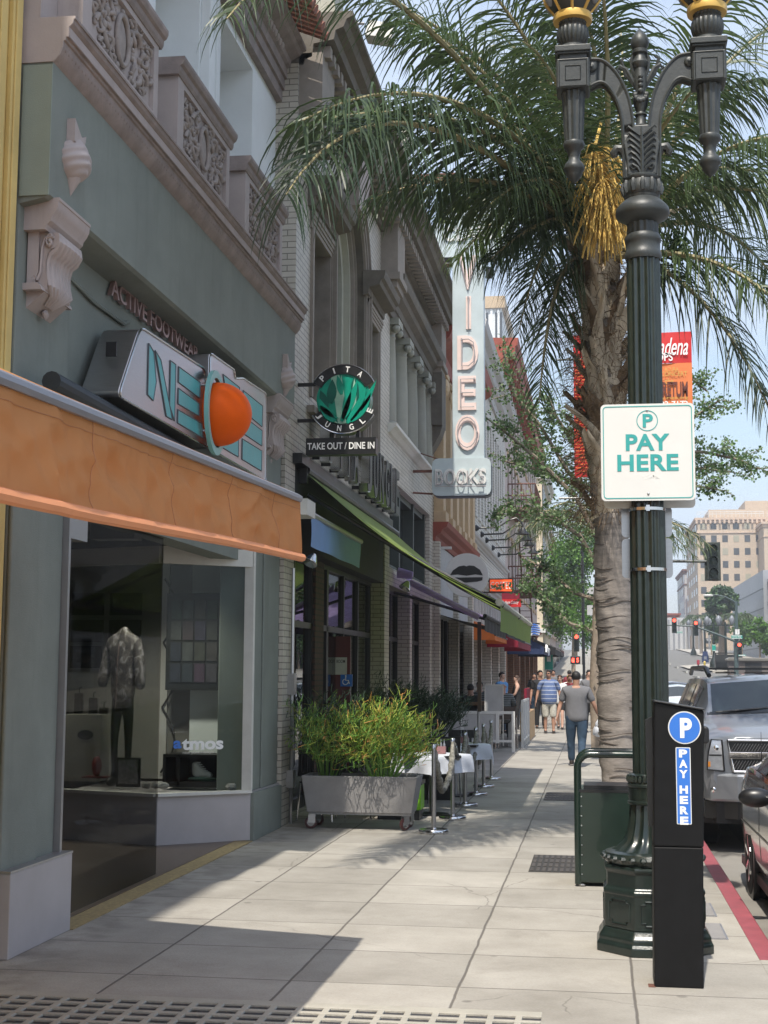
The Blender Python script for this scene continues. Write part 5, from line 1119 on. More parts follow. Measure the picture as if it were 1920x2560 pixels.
for k,y in enumerate((42.6,44.6,46.6,49.5,52.5)):
 t=thing('gooseneck_lamp',['curved arm wall lamp over the white brick shop, nearest of the row','curved arm wall lamp, second of the row over the white brick shop','curved arm wall lamp, third of the row over the white brick shop','curved arm wall lamp, fourth of the row, partly in leaves','curved arm wall lamp, farthest of the row'][k],'wall lamp',(0,0,0),group='gooseneck lamps on the white brick front')
 z=6.15; m=MB(); m.lathe([(.10,0),(.10,.04),(.06,.1),(0,.12)],10); a=m.build('mount',M['black'],t); a.rotation_euler=(0,R(90),0); a.location=(XB,y,z)
 m=MB(); m.tube([(XB+.1,y,z),(XB+.7,y,z+.02),(XB+1.0,y,z+.22),(XB+1.25,y,z+.30),(XB+1.42,y,z+.15),(XB+1.45,y,z-.05)],.028,6); m.build('arm',M['black'],t,smooth=True)
 m=MB(); m.lathe([(.05,.0),(.09,-.08),(.22,-.2),(.2,-.21),(0,-.12)],14,(XB+1.45,y,z-.0)); m.build('shade',M['black'],t,smooth=True)
GB=thing('red_corniced_building','tall pinkish brick building with a deep oxide red overhanging cornice','building',(0,0,0))
holes=[(58.6+k*2.6,59.9+k*2.6,z,z+2.0) for k in range(11) for z in (5.4,8.9,12.2)]
m=MB(); wall_holes(m,-4.1,XB,57.0,88,3.9,14.6,holes); part(m,'wall',M['pinkish'],GB)
m=MB(); m.box(-12,-4.1,57.0,88,0,14.6); part(m,'side_wall',M['red_brick'],GB)
m=MB()
for h in holes:m.box(-3.9,-3.88,h[0],h[1],h[2],h[3])
part(m,'window_glass',M['upper_glass'],GB)
m=MB()
for h in holes:m.box(XB-.01,XB+.07,h[0]-.12,h[1]+.12,h[2]-.16,h[2]); m.box(XB-.01,XB+.05,h[0]-.12,h[1]+.12,h[3],h[3]+.2)
part(m,'sills_and_lintels',M['tan'],GB)
P_=[(-4.6,14.3),(-3.5,14.3),(-3.4,14.55),(-3.15,14.6),(-3.1,15.0),(-3.02,15.05),(-2.98,15.35),(-4.6,15.4)]
m=MB(); m.prism(P_,'y',56.2,88); m.box(-12,-4.6,56.2,57.0,14.5,15.38); part(m,'cornice',M['red_trim'],GB)
m=MB()
for k in range(20):y=57+k*1.5; m.box(-3.6,-3.18,y,y+.25,14.0,14.58)
part(m,'bracket_row',M['red_trim'],GB)
for y in (57.05,62,67,72,77,82,87.4):m=MB(); m.box(-4.1,XB+.02,y,y+.55,0,3.9); part(m,'brick_pier',M['red_brick'],GB)
m=MB(); m.box(-3.95,-3.9,57,88,0,3.0); m.box(-4.0,XB-.04,57,88,3.0,3.9); part(m,'shop_glass',M['upper_glass'],GB)
m=MB(); m.box(-4.5,XB,57.3,88,9.9,10.05); corn(3.9,.3,.3,57,88,M['red_trim'],GB,'string_course')
for k,z in enumerate((5.2,8.7)):
 t=thing('fire_escape',['lower oxide red iron fire escape balcony on the corniced building','upper oxide red iron fire escape balcony with scroll railings'][k],'fire escape',(0,0,0),group='fire escapes')
 y0,y1=59.0,64.5; m=MB(); m.box(XB,XB+1.15,y0,y1,z-.06,z); m.build('platform',M['rust'],t)
 m=MB()
 for (a,b) in (((XB,y0),(XB+1.15,y0)),((XB+1.15,y0),(XB+1.15,y1)),((XB,y1),(XB+1.15,y1))):
  for zz in (.5,1.0):m.tube([(a[0],a[1],z+zz),(b[0],b[1],z+zz)],.03,4)
  n=max(2,int(Vector((b[0]-a[0],b[1]-a[1])).length/.18))
  for q in range(n+1):x=a[0]+(b[0]-a[0])*q/n; y=a[1]+(b[1]-a[1])*q/n; m.tube([(x,y,z),(x,y,z+1.0)],.014,4)
 m.build('railing',M['rust'],t)
 m=MB()
 for s in (-.25,.25):m.tube([(XB+.6+s,y0+1,z),(XB+.6+s,y0+4.4,z-3.3 if k else z-2.3)],.035,4)
 for q in range(9):u=q/9; m.box(XB+.35,XB+.85,y0+1+3.4*u,y0+1.2+3.4*u,z-(3.3 if k else 2.3)*u-.02,z-(3.3 if k else 2.3)*u)
 m.build('ladder',M['rust'],t)
def awning(label,mt,y0,y1,xo,zw_,zf,drop,name='shop_awning',mt2=None,cheek=True):
 t=thing(name,label,'awning',(0,0,0)); m=MB(); m.grid(lambda u,v:(XB+(xo-XB)*v,y0+(y1-y0)*u,zw_+(zf-zw_)*v-.04*math.sin(PI*v)),12,5); m.build('canopy_sheet',mt,t)
 m=MB(); m.grid(lambda u,v:(xo+.006*math.sin(u*30),y0+(y1-y0)*u,zf-drop*v),24,2); m.build('valance',mt2 or mt,t)
 for y in ((y0,y1) if cheek else ()):m=MB(); m.add([(XB,y,zw_),(xo,y,zf),(xo,y,zf-drop),(XB,y,zf-drop)],[(0,1,2,3)]); m.build('side_cheek',mt,t)
 m=MB(); m.tube([(xo,y0,zf),(xo,y1,zf)],.03,6); m.build('front_bar',M['black'],t); return t
awning('long black awning beyond the purple striped one',M['black_fab'],31.3,39.5,-1.95,3.1,2.72,.16,cheek=False)
awning('short burnt orange awning beyond the black awning',M['orange_fab2'],41.0,46.5,-2.9,3.3,2.85,.15)
awning('maroon awning over the white shop fronts',M['maroon_fab'],47,56,-2.55,3.4,2.85,.25)
awning('dark navy awning beyond the maroon awning',mat('navy_fabric',(.015,.03,.09),.8),57.5,66,-2.1,3.6,2.8,.3)
awning('farther black awning under the red corniced building',M['black_fab'],67.5,77,-1.9,3.6,2.9,.3)
awning('last dark awning before the corner',mat('charcoal_fabric',(.03,.03,.033),.8),78,86,-1.9,3.7,3.0,.3)
CS=thing('coffee_sign','backlit orange red box sign reading COFFEE','sign',(0,0,0)); YC=40.3
a,b,c=UY(*C5p(1332,628),YC),UY(*C5p(1488,628),YC),UY(*C5p(1332,718),YC)
m=MB(); m.box(a.x,b.x,YC,YC+.2,c.z,a.z); part(m,'cabinet',M['black'],CS)
m=MB(); m.box(a.x+.035,b.x-.035,YC-.006,YC-.001,c.z+.035,a.z-.035); part(m,'face',M['coffee_lit'],CS)
put_text('lettering',fit(text_mb('COFFEE',depth=.004,bold=-.004),(b.x-a.x)*.86,(a.z-c.z)*.5),((a.x+b.x)/2,YC-.012,(a.z+c.z)/2),FACE_CAM,M['white_plain'],CS)
m=MB(); m.box(XB,a.x+.02,YC+.08,YC+.14,a.z-.1,a.z-.05); part(m,'bracket',M['black'],CS)
RB=thing('maroon_hanging_banner','maroon hanging banner with white script beneath the COFFEE sign','banner',(0,0,0)); YR=44
a,b,c=UY(*C5p(1415,722),YR),UY(*C5p(1528,722),YR),UY(*C5p(1415,806),YR)
m=MB(); m.box(a.x,b.x,YR,YR+.04,c.z,a.z); part(m,'cloth',M['maroon_fab'],RB)
m=MB(); m.box(a.x,b.x+.05,YR-.012,YR-.001,c.z-.02,c.z+.22); part(m,'lower_band',M['banner_red'],RB)
put_text('lettering',fit(text_mb('Indiana Colony',depth=.003,shear=.3,bold=.01),(b.x-a.x)*.9,.13),((a.x+b.x)/2,YR-.016,c.z+.11),FACE_CAM,M['white_plain'],RB)
m=MB(); m.box(XB,b.x,YR,YR+.05,a.z,a.z+.05); part(m,'bracket',M['black'],RB)
WS=thing('striped_globe_sign','white box sign with blue striped globe beyond the green valance','sign',(0,0,0)); YG=57.2
def C10(x,y):return 1100+x*.2411,1250+y*.2411
a,b=UY(*C10(945,1290),YG),UY(*C10(1035,1405),YG)
m=MB(); m.prism(rpoly([(a.x-.35,b.z),(b.x,b.z),(b.x,a.z),(a.x-.35,a.z)],.08),'y',YG,YG+.2); part(m,'cabinet',M['white'],WS)
m=MB(); gx,gz_=a.x+.12,(a.z+b.z)/2; r_=.26
for k in range(5):
 z=gz_+r_*(.75-k*.36); w=math.sqrt(max(0,r_*r_-(z-gz_)**2)); m.tube([(gx-w+.06*k*.4,YG-.01,z-.01),(gx,YG-.02,z+.035),(gx+w,YG-.01,z-.02)],[.012,.03,.012],6)
part(m,'globe',M['blue_ink'],WS)
m=MB(); m.box(XB,b.x,YG+.05,YG+.12,a.z,a.z+.06); part(m,'bracket',M['black'],WS)
SS=thing('script_letter_sign','white script letters standing on the front edge of a far awning','sign',(0,0,0))
put_text('lettering',fit(text_mb('Bakery',depth=.05,bold=.02,shear=.2),4.0,.42),(-2.05,61,2.72),FACE_ST,M['white_plain'],SS)
t=thing('teal_sign','small teal square sign hanging under the far awnings','sign',(0,0,0)); c=UY(*C10(1128,1655),72); m=MB(); m.box(c.x-.2,c.x+.2,72,72.1,c.z-.5,c.z+.5); m.build('panel',M['street_green'],t); m=MB(); m.box(c.x-.1,c.x+.1,71.98,71.995,c.z-.1,c.z+.25); m.build('mark',M['white_plain'],t)
# --- blocks past the cross street
def block(name,label,x0,x1,y0,y1,z0,z1,wall,win,fl,nw,trim=None,face='st',top=None,rowoff=.9,ww=.5,wh=.58):
 """building with a window grid on the street side (face 'st': plane x=x1 for left, x0 for right) and on the face towards us"""
 B_=thing(name,label,'building',(0,0,0)); m=MB(); m.box(x0,x1,y0,y1,z0,z1); m.build('wall',wall,B_)
 fh=(z1-z0-rowoff)/fl; cnt=0; right=x0>0; xs=x0 if right else x1; s=-1 if right else 1
 for j in range(fl):
  zb=z0+rowoff+j*fh+fh*(1-wh)/2
  if 's' in face:
   n=nw[0]; d=(y1-y0)/n
   for i in range(n):
    if cnt>=98:break
    ya=y0+d*i+d*(1-ww)/2; w=MB(); w.box(xs+s*.0,xs+s*.06,ya,ya+d*ww,zb,zb+fh*wh); w.build('window',win if (i*7+j*3)%5 else M['blind'],B_); cnt+=1
  if 'f' in face:
   n=nw[1]; d=(x1-x0)/n
   for i in range(n):
    if cnt>=98:break
    xa=x0+d*i+d*(1-ww)/2; w=MB(); w.box(xa,xa+d*ww,y0-.06,y0,zb,zb+fh*wh); w.build('window',win if (i*5+j*3)%4 else M['blind'],B_); cnt+=1
 if trim:
  m=MB(); m.box(x0-.5,x1+.5,y0-.5,y1+.5,z1-.1,z1+.35); m.box(x0-.25,x1+.25,y0-.25,y1+.25,z1-.6,z1-.1); m.box(x0-.2,x1+.2,y0-.2,y1+.2,z0+rowoff+fh*(fl-1)-.2,z0+rowoff+fh*(fl-1)); m.box(x0-.2,x1+.2,y0-.2,y1+.2,z0+rowoff+fh-.2,z0+rowoff+fh+.1); m.build('cornice',trim,B_)
 return B_
block('cream_building','cream stucco building on the far side of the cross street',-14,-3.9,106,122,0,17,mat('cream_stucco',(.60,.50,.36),.8,dirt=.2),M['window_far'],4,(6,4),M['offwhite'],'sf',wh=.5)
block('beige_building','beige building farther down the left side of the street',-15,-4.2,123,150,0,14,M['pinkish'],M['window_far'],3,(9,0),M['far_trim'],'s')
block('grey_building','grey low building at the end of the left side of the street',-15,-4.4,151,190,1,12,M['grey_wall'],M['window_far'],2,(10,0),M['offwhite'],'s')
block('distant_white_building','distant white building seen through the leaves beyond the corner',-30,-14.5,150,170,0,32,M['grey_wall'],M['window_far'],7,(0,7),M['offwhite'],'f')
TW=thing('white_tower','distant white tower with vertical slots beside the VIDEO sign','tower',(0,0,0)); YT=250
def T6(x,y):return UY(1100+x*.2712,700+y*.2712,YT)
cr=T6(570,262); zt=cr.z; xr=cr.x
m=MB(); m.box(xr-45,xr,YT,YT+26,0,zt); part(m,'shaft',M['white_wall'],TW)
m=MB(); m.box(xr-45.4,xr+.6,YT-.6,YT+26.5,zt,zt+2.2); m.box(xr-40,xr-2.3,YT+3,YT+20,zt+2.2,T6(500,142).z); part(m,'penthouse',M['tan'],TW)
m=MB()
for k in range(12):x=T6(540,0).x-k*2.55; m.box(x-.65,x+.65,YT-.15,YT,T6(0,505).z-6,T6(0,318).z)
part(m,'slot_windows',M['window_far'],TW)
m=MB()
for k in range(24):x=xr-.6-k*1.27; m.box(x-.2,x+.2,YT-.35,YT,0,zt-.1)
part(m,'fins',M['white_wall'],TW)
# --- right hand side, far away
def Cr(x,y):return 1450+x*.2833,1200+y*.2833
YH=300
a=UY(*Cr(1030,300),YH); b=UY(*Cr(1620,300),YH)
TB=block('tan_hotel_building','tall tan brick building with rows of windows and a bracketed cornice at the right',a.x,b.x,YH,YH+36,3,a.z-1.2,M['far_tan'],M['window_far'],9,(5,6),M['far_trim'],'sf',rowoff=6.5,ww=.5,wh=.52)
m=MB(); k=0
while a.x-.3+k*.95<b.x+.4:m.box(a.x-.3+k*.95,a.x+.1+k*.95,YH-.75,YH-.4,a.z-2.1,a.z-1.35); k+=1
part(m,'cornice_brackets',M['far_trim'],TB)
c,d_=UY(*Cr(1455,185),YH+6),UY(*Cr(1130,268),YH+6)
m=MB(); m.box(d_.x,c.x,YH+5,YH+20,a.z-1,d_.z); m.box(c.x,c.x+14,YH+6,YH+20,a.z-1,c.z); part(m,'penthouse',M['far_tan'],TB)
m=MB()
for k in range(26):m.box(a.x+k*.8,a.x+.06+k*.8,YH-.2,YH-.1,a.z-.8,a.z+.4)
m.box(a.x,b.x,YH-.2,YH-.1,a.z+.35,a.z+.45); m.box(a.x,b.x,YH-.2,YH-.1,a.z-.1,a.z-.0); part(m,'roof_railing',M['white'],TB)
b2=UY(*Cr(1620,420),YH-10)
block('tan_hotel_wing','nearer wing of the tan brick building, cut by the right edge',b2.x,b2.x+16,YH-10,YH+20,3,UY(*Cr(1620,385),YH-10).z,M['far_tan'],M['window_far'],9,(0,4),M['far_trim'],'f',rowoff=6.5,ww=.45,wh=.5)
block('grey_balcony_building','narrow pale grey building with small balconies left of the tan brick building',a.x+.0,a.x+14,345,375,3,UY(*Cr(890,800),345).z,M['grey_wall'],M['window_far'],7,(6,0),M['rust'],'s')
block('red_roofed_building','low building with a red roof at the end of the road',UY(*Cr(760,1170),280).x-10,UY(*Cr(870,1170),330).x,330,350,4,UY(*Cr(800,1190),330).z,M['pinkish'],M['window_far'],3,(0,5),M['red_trim'],'f')
XM=21.5
MBd=thing('modern_glass_building','modern grey stone and dark glass building sloping away at the right','building',(0,0,0))
zt=UX(1920,1415,XM).z
m=MB(); m.box(XM,XM+25,120,178.5,0,zt); m.box(XM,XM+25,186,228,0,zt-.1); m.box(XM+.8,XM+25,178.5,186,0,zt-1.2); part(m,'wall',mat('grey_stone_cladding',(.33,.34,.36),.5,var=.06,scale=.3),MBd)
m=MB(); m.box(XM+.5,XM+.8,178.6,185.9,1,zt-1.3); part(m,'dark_glass',mat('navy_curtain_glass',(.012,.018,.035),.12,var=.1),MBd)
m=MB()
for k in range(1,6):z=zt*k/6; m.box(XM-.05,XM,120,178.5,z,z+.12); m.box(XM-.05,XM,186,228,z,z+.12); m.box(XM+.45,XM+.5,178.6,185.9,z+.7,z+.8)
part(m,'joint_bands',M['sign_edge'],MBd)
m=MB()
for k in range(38):y=121+k*1.5; m.box(XM-.25,XM-.05,y,y+.35,0,6.0)
part(m,'louvre_screen',mat('dark_louvre',(.10,.10,.10),.6),MBd)
block('brick_block','plain brick building across the street, seen in the shop windows',24,40,20,64,0,11,M['red_brick'],M['upper_glass'],3,(10,0),M['offwhite'],'s')
block('white_block','white building across the street nearer the corner than the brick one',24,40,64.2,86,0,8,M['white_wall'],M['upper_glass'],2,(7,0),M['trim_grey'],'s')
# -- cast iron street lamp
LX,LY=.355,9.55
LP=thing('street_lamp','ornate twin-arm cast iron street lamp standing on the kerb side, holding the PAY HERE sign','street lamp',(LX,LY,0))
def lp(mb,name,mt=M['iron'],**k):
 k.setdefault('smooth',True); o=mb.build(name,mt,LP,**k); return o
m=MB(); m.lathe([(.40,0),(.40,.055),(.385,.07),(.385,.10),(.365,.125),(.35,.15)],8,rot=.5)
m.lathe([(.345,.15),(.345,.36),(.35,.37),(.35,.39),(.325,.41),(.325,.50),(.34,.515),(.34,.535),(.30,.55)],8,rot=.5)
b_=lp(m,'base',smooth=False,bevel=.008)
m=MB()
for k in range(8):
 a=2*PI*(k)/8; ap=.345*math.cos(PI/8); n=Vector((math.cos(a),math.sin(a),0)); t=Vector((-math.sin(a),math.cos(a),0)); w,z0,z1=.092,.185,.335; c=.03
 P=[(-w+c,z0),(w-c,z0),(w-c,z0+c*.6),(w,z0+c*.6),(w,z1-c*.6),(w-c,z1-c*.6),(w-c,z1),(-w+c,z1),(-w+c,z1-c*.6),(-w,z1-c*.6),(-w,z0+c*.6),(-w+c,z0+c*.6)]
 m.tube([n*(ap+.002)+t*p[0]+Vector((0,0,p[1])) for p in P+P[:1]],.006,4)
m.build('base_panel_moulding',M['iron'],b_)
m=MB(); m.lathe([(.30,.545),(.315,.56),(.325,.585),(.31,.615),(.28,.625)],40); lp(m,'torus')
m=MB()
for k in range(28):a=2*PI*k/28; m.sphere((.315*math.cos(a),.315*math.sin(a),.585),(.028,.028,.022),6,4)
lp(m,'torus_leafwork')
m=MB(); m.lathe([(.275,.62),(.235,.645),(.195,.68),(.172,.73),(.155,.80),(.148,.88),(.145,.92)],96,flute=16,fd=.13); lp(m,'fluted_foot',angle=60)
m=MB(); m.lathe([(.15,.92),(.158,.925),(.158,.94),(.15,.945),(.15,1.03),(.158,1.035),(.16,1.05),(.152,1.06),(.152,1.10),(.16,1.11),(.14,1.12)],40); r_=lp(m,'collar')
m=MB()
for k in range(9):
 for q,(u0,u1,z0,z1) in enumerate(((0,.085,1.018,1.024),(0,.008,.965,1.018),(0,.06,.965,.971),(.055,.062,.971,1.0),(.025,.06,.996,1.002),(.08,.087,.955,1.02))):
  a0=2*PI*k/9+u0/.15; a1=2*PI*k/9+u1/.15; vs=[]
  for a in (a0,(a0+a1)/2,a1):
   for z in (z0,z1):vs.append((.155*math.cos(a),.155*math.sin(a),z))
  m.add(vs,[(0,2,3,1),(2,4,5,3)])
for k in range(30):a=2*PI*k/30; m.sphere((.153*math.cos(a),.153*math.sin(a),1.085),(.018,.018,.026),5,4)
m.build('key_pattern',M['iron'],r_)
m=MB(); m.lathe([(.122,1.12),(.121,1.8),(.119,2.6),(.117,3.4),(.115,4.2),(.114,4.62)],128,flute=14,fd=.14); lp(m,'shaft',angle=60)
m=MB(); m.lathe([(.118,4.60),(.125,4.62),(.125,4.65),(.117,4.66),(.117,4.72),(.124,4.73),(.124,4.76),(.112,4.78)],32); lp(m,'upper_ring',M['iron_up'])
m=MB(); m.lathe([(.108,4.78),(.107,4.90)],72,flute=14,fd=.10); lp(m,'upper_neck',M['iron_up'],angle=60)
m=MB(); m.lathe([(.107,4.86),(.14,4.885),(.175,4.905),(.185,4.93),(.18,4.965),(.155,4.995),(.13,5.02),(.115,5.03),(.12,5.05)],40); lp(m,'bell_cap',M['iron_up'])
m=MB(); m.lathe([(.11,5.05),(.125,5.07),(.128,5.10),(.118,5.14),(.112,5.16),(.12,5.17),(.12,5.185),(.10,5.20)],32); c_=lp(m,'capital',M['iron_up'])
m=MB()
for k in range(12):a=2*PI*k/12; m.tube([(.12*math.cos(a),.12*math.sin(a),5.07),(.132*math.cos(a),.132*math.sin(a),5.11),(.125*math.cos(a),.125*math.sin(a),5.155)],[.018,.02,.012],5)
m.build('leaf_ring',M['iron_up'],c_,smooth=True)
m=MB(); m.prism([(-.10,5.19),(.10,5.19),(.105,5.30),(.125,5.42),(.05,5.55),(-.05,5.55),(-.125,5.42),(-.105,5.30)],'y',-.07,.07); st=lp(m,'stem',M['iron_up'],smooth=False,bevel=.01)
m=MB()
for ys in (-.075,.075):
 for s in (-1,1):
  for k in range(7):
   z=5.22+k*.045; m.tube([(s*.01,ys,z-.02),(s*(.03+.005*k),ys*1.08,z+.02),(s*(.065+.004*k),ys*1.06,z+.045),(s*(.085+.003*k),ys,z+.03)],[.008,.011,.009,.005],5)
  m.tube([(s*.06+.016*s*math.cos(a/3),ys*1.06,5.245+.016*math.sin(a/3)) for a in range(20)],.006,4)
 m.tube([(0,ys,5.2),(0,ys*1.1,5.35),(0,ys*1.05,5.53)],[.012,.014,.006],6)
for s in (-1,1):m.tube([(s*.09,0,5.33),(s*.13,0,5.40),(s*.17,0,5.405),(s*.19,0,5.375),(s*.18,0,5.35)],[.03,.04,.036,.03,.02],8)
m.build('acanthus',M['iron_up'],st,smooth=True)
def sweep2(s):
 """one curved arm as a moulded flat band: outer and inner curves measured from the photograph"""
 out=[(-.045,5.18),(-.05,5.45),(-.06,5.62),(-.09,5.78),(-.15,5.92),(-.21,6.0),(-.27,6.045),(-.345,6.055)]
 inn=[(-.12,5.18),(-.125,5.45),(-.13,5.60),(-.155,5.72),(-.19,5.80),(-.23,5.86),(-.28,5.885),(-.345,5.86)]
 f=lambda P:[(s*-p[0],p[1]) for p in P]
 def dense(P,n=28):
  o=[]
  for i in range(n+1):
   t=i/n*(len(P)-1); k=min(int(t),len(P)-2); u=t-k; p0=P[max(k-1,0)]; p1=P[k]; p2=P[k+1]; p3=P[min(k+2,len(P)-1)]
   o.append(tuple(.5*((2*p1[j])+(-p0[j]+p2[j])*u+(2*p0[j]-5*p1[j]+4*p2[j]-p3[j])*u*u+(-p0[j]+3*p1[j]-3*p2[j]+p3[j])*u**3) for j in (0,1)))
  return o
 O,I=dense(f(out)),dense(f(inn)); m=MB()
 for i in range(len(O)-1):m.prism([O[i],O[i+1],I[i+1],I[i]],'y',-.04,.04)
 a=lp(m,'arm',M['iron_up'],weld=True,smooth=True,angle=50)
 m=MB()
 for P in (O,I):
  for ys in (-.04,.04):m.tube([(p[0],ys,p[1]) for p in P],.014,6)
 for ys in (-.05,.05):m.lathe([(.0,0),(.035,.0),(.04,.01),(.02,.02),(0,.02)],12,(0,0,0))
 mm=MB()
 for ys in (-.045,.045):mm.sphere((s*.335,ys,5.995),(.038,.018,.038),12,8); mm.sphere((s*.335,ys*1.3,5.995),(.016,.012,.016),8,6)
 m=MB()
 for P in (O,I):
  for ys in (-.04,.04):m.tube([(p[0],ys,p[1]) for p in P],.012,6)
 m.build('arm_moulding',M['iron_up'],a,smooth=True); mm.build('scroll',M['iron_up'],a,smooth=True)
sweep2(-1); sweep2(1)
m=MB(); m.lathe([(.04,5.55),(.05,5.56),(.035,5.58),(.035,5.63),(.045,5.64),(.03,5.66),(.03,5.68)],16)
m.lathe([(.04,5.98),(.055,6.0),(.06,6.02),(.045,6.05),(.04,6.08),(.055,6.09),(.055,6.11),(.045,6.12),(.062,6.15),(.065,6.18),(.05,6.22),(.025,6.25),(.0,6.28)],20)
m.lathe([(.03,5.66),(.05,5.72),(.055,5.76),(.035,5.82),(.05,5.86),(.045,5.93),(.04,5.98)],14)
fi=lp(m,'finial',M['iron_up'])
m=MB()
for s in (-1,1):
 m.tube([(0,0,5.80),(s*.06,0,5.90),(s*.10,0,5.98),(s*.14,0,6.005),(s*.155,0,5.98),(s*.14,0,5.965)],[.016,.02,.02,.016,.012,.01],6)
 m.tube([(0,0,5.86),(s*.05,0,5.96),(s*.06,0,6.05),(s*.045,0,6.08),(s*.03,0,6.065)],[.014,.016,.016,.014,.01],6)
 m.tube([(s*.02,0,5.84),(s*.10,0,5.94),(s*.13,0,6.05),(s*.10,0,6.07)],[.01,.014,.012,.006],6)
for z in (5.80,5.84,5.875,5.905):m.sphere((0,-.05,z),.022-.006*(z-5.8)*8,8,6)
for q in range(7):a=PI*(q/6); m.sphere((.038*math.cos(a),-.045,5.775-.04*math.sin(a)),(.02,.016,.022),6,5)
m.build('crest',M['iron_up'],fi,smooth=True)
for s in (-1,1):
 cx_=s*.465
 m=MB(); m.box(cx_-.11,cx_+.11,-.11,.11,5.83,6.04); m.box(cx_-.095,cx_+.095,-.095,.095,6.04,6.08); m.box(cx_-.125,cx_+.125,-.125,.125,6.09,6.135); m.box(cx_-.115,cx_+.115,-.115,.115,6.075,6.09)
 bx_=lp(m,'lamp_box',M['iron_up'],smooth=False,bevel=.006)
 m=MB()
 for w in (.095,.052):
  for (dx,dy,ux,uy) in ((0,-1,1,0),(0,1,1,0),(-1,0,0,1),(1,0,0,1)):
   c=Vector((cx_+dx*.111,dy*.111,5.935)); u=Vector((ux,uy,0)); m.tube([c+u*w+Vector((0,0,w)),c+u*w-Vector((0,0,w)),c-u*w-Vector((0,0,w)),c-u*w+Vector((0,0,w)),c+u*w+Vector((0,0,w))],.005,4)
 m.build('square_moulding',M['iron_up'],bx_)
 m=MB(); m.lathe([(.085,5.83),(.088,5.81),(.082,5.80),(.080,5.77),(.066,5.47)],64,(cx_,0,0),flute=12,fd=.14); pd=lp(m,'pendant',M['iron_up'],angle=60)
 m=MB(); m.lathe([(.07,5.47),(.076,5.455),(.07,5.43),(.05,5.41),(.045,5.385),(.038,5.36),(.04,5.34),(.065,5.31),(.074,5.285),(.07,5.265),(.06,5.255),(.055,5.23),(.035,5.20),(.0,5.17)],24,(cx_,0,0)); m.build('acorn_drop',M['iron_up'],pd,smooth=True)
 m=MB(); m.lathe([(.11,6.135),(.10,6.16),(.085,6.17),(.09,6.18)],24,(cx_,0,0)); m.lathe([(.085,6.18),(.105,6.21),(.115,6.25),(.11,6.29),(.09,6.33),(.10,6.345)],72,(cx_,0,0),flute=24,fd=.06); lp(m,'urn',M['iron_up'])
 m=MB(); m.lathe([(.10,6.345),(.135,6.35),(.14,6.375),(.135,6.40),(.12,6.405)],32,(cx_,0,0)); lp(m,'gold_collar',M['gold'])
 m=MB(); m.lathe([(.11,6.40),(.16,6.46),(.20,6.56),(.21,6.68),(.19,6.80),(.13,6.90),(.05,6.95),(.0,7.05)],24,(cx_,0,0)); ln=lp(m,'lantern_bowl',M['iron_up'])
 m=MB()
 for k in range(8):a=2*PI*(k+.5)/8; m.sphere((cx_+.165*math.cos(a),.165*math.sin(a),6.60),(.052,.052,.15),10,8)
 m.build('glass_panel',M['lamp_glass'],ln,smooth=True)
 m=MB()
 for k in range(8):a=2*PI*k/8; m.tube([(cx_+.12*math.cos(a),.12*math.sin(a),6.41),(cx_+.19*math.cos(a),.19*math.sin(a),6.5),(cx_+.225*math.cos(a),.225*math.sin(a),6.65)],.012,5)
 m.build('rib',M['gold'],ln)
def rrect(cx,cz,w,h,r,n=5):
 P=[]
 for (sx,sz,a0) in ((1,-1,-90),(1,1,0),(-1,1,90),(-1,-1,180)):
  for k in range(n+1):a=R(a0+90*k/n); P.append((cx+sx*(w/2-r)+r*math.cos(a),cz+sz*(h/2-r)+r*math.sin(a)))
 return P
def ringtube(mb,P,y,r):mb.tube([(p[0],y,p[1]) for p in P+P[:1]],r,4,False)
def outline(mb,cx,cz,w,h,r,y,lw):
 P,Q=rrect(cx,cz,w,h,r),rrect(cx,cz,w-2*lw,h-2*lw,max(.002,r-lw)); n=len(P)
 for i in range(n):mb.prism([P[i],P[(i+1)%n],Q[(i+1)%n],Q[i]],'y',y-.0012,y)
SY=LY-.155
a,b=UY(*D(1297,874.5),SY),UY(*D(1503,1080),SY); cx_,cz_,w_,h_=(a.x+b.x)/2,(a.z+b.z)/2,b.x-a.x,a.z-b.z
PH=thing('pay_here_sign','white square sign with teal lettering PAY HERE strapped to the street lamp','sign',(0,0,0))
m=MB(); m.prism(rrect(cx_,cz_,w_,h_,.03),'y',SY,SY+.004); part(m,'plate',M['white'],PH)
m=MB(); m.prism(rrect(cx_+.012,cz_-.035,w_-.01,h_,.03),'y',SY+.14,SY+.146); part(m,'rear_plate',M['offwhite'],PH)
m=MB(); outline(m,cx_,cz_,w_-.028,h_-.028,.025,SY-.001,.006); n=36
PX_=[(cx_-.0+.0705*math.cos(2*PI*k/n),cz_+.212+.0705*math.sin(2*PI*k/n)) for k in range(n)]; QX_=[(cx_-.0+.0655*math.cos(2*PI*k/n),cz_+.212+.0655*math.sin(2*PI*k/n)) for k in range(n)]
for i in range(n):m.prism([PX_[i],PX_[(i+1)%n],QX_[(i+1)%n],QX_[i]],'y',SY-.0022,SY-.001)
part(m,'border',M['teal_ink'],PH)
k=w_/.62
put_text('lettering',fit(text_mb('P',bold=.03,depth=.002),.068*k,.092*k),(cx_+.004,SY-.002,cz_+.212),FACE_CAM,M['teal_ink'],PH)
put_text('lettering',fit(text_mb('PAY',bold=.03,depth=.002,spacing=1.0),.289*k,.113*k),(cx_,SY-.002,cz_+.0663),FACE_CAM,M['teal_ink'],PH)
put_text('lettering',fit(text_mb('HERE',bold=.03,depth=.002,spacing=1.05),.405*k,.113*k),(cx_,SY-.002,cz_-.072),FACE_CAM,M['teal_ink'],PH)
m=MB()
for z in (cz_+h_/2-.045,cz_-h_/2+.045):m.sphere((cx_,SY-.002,z),(.008,.006,.008),8,6)
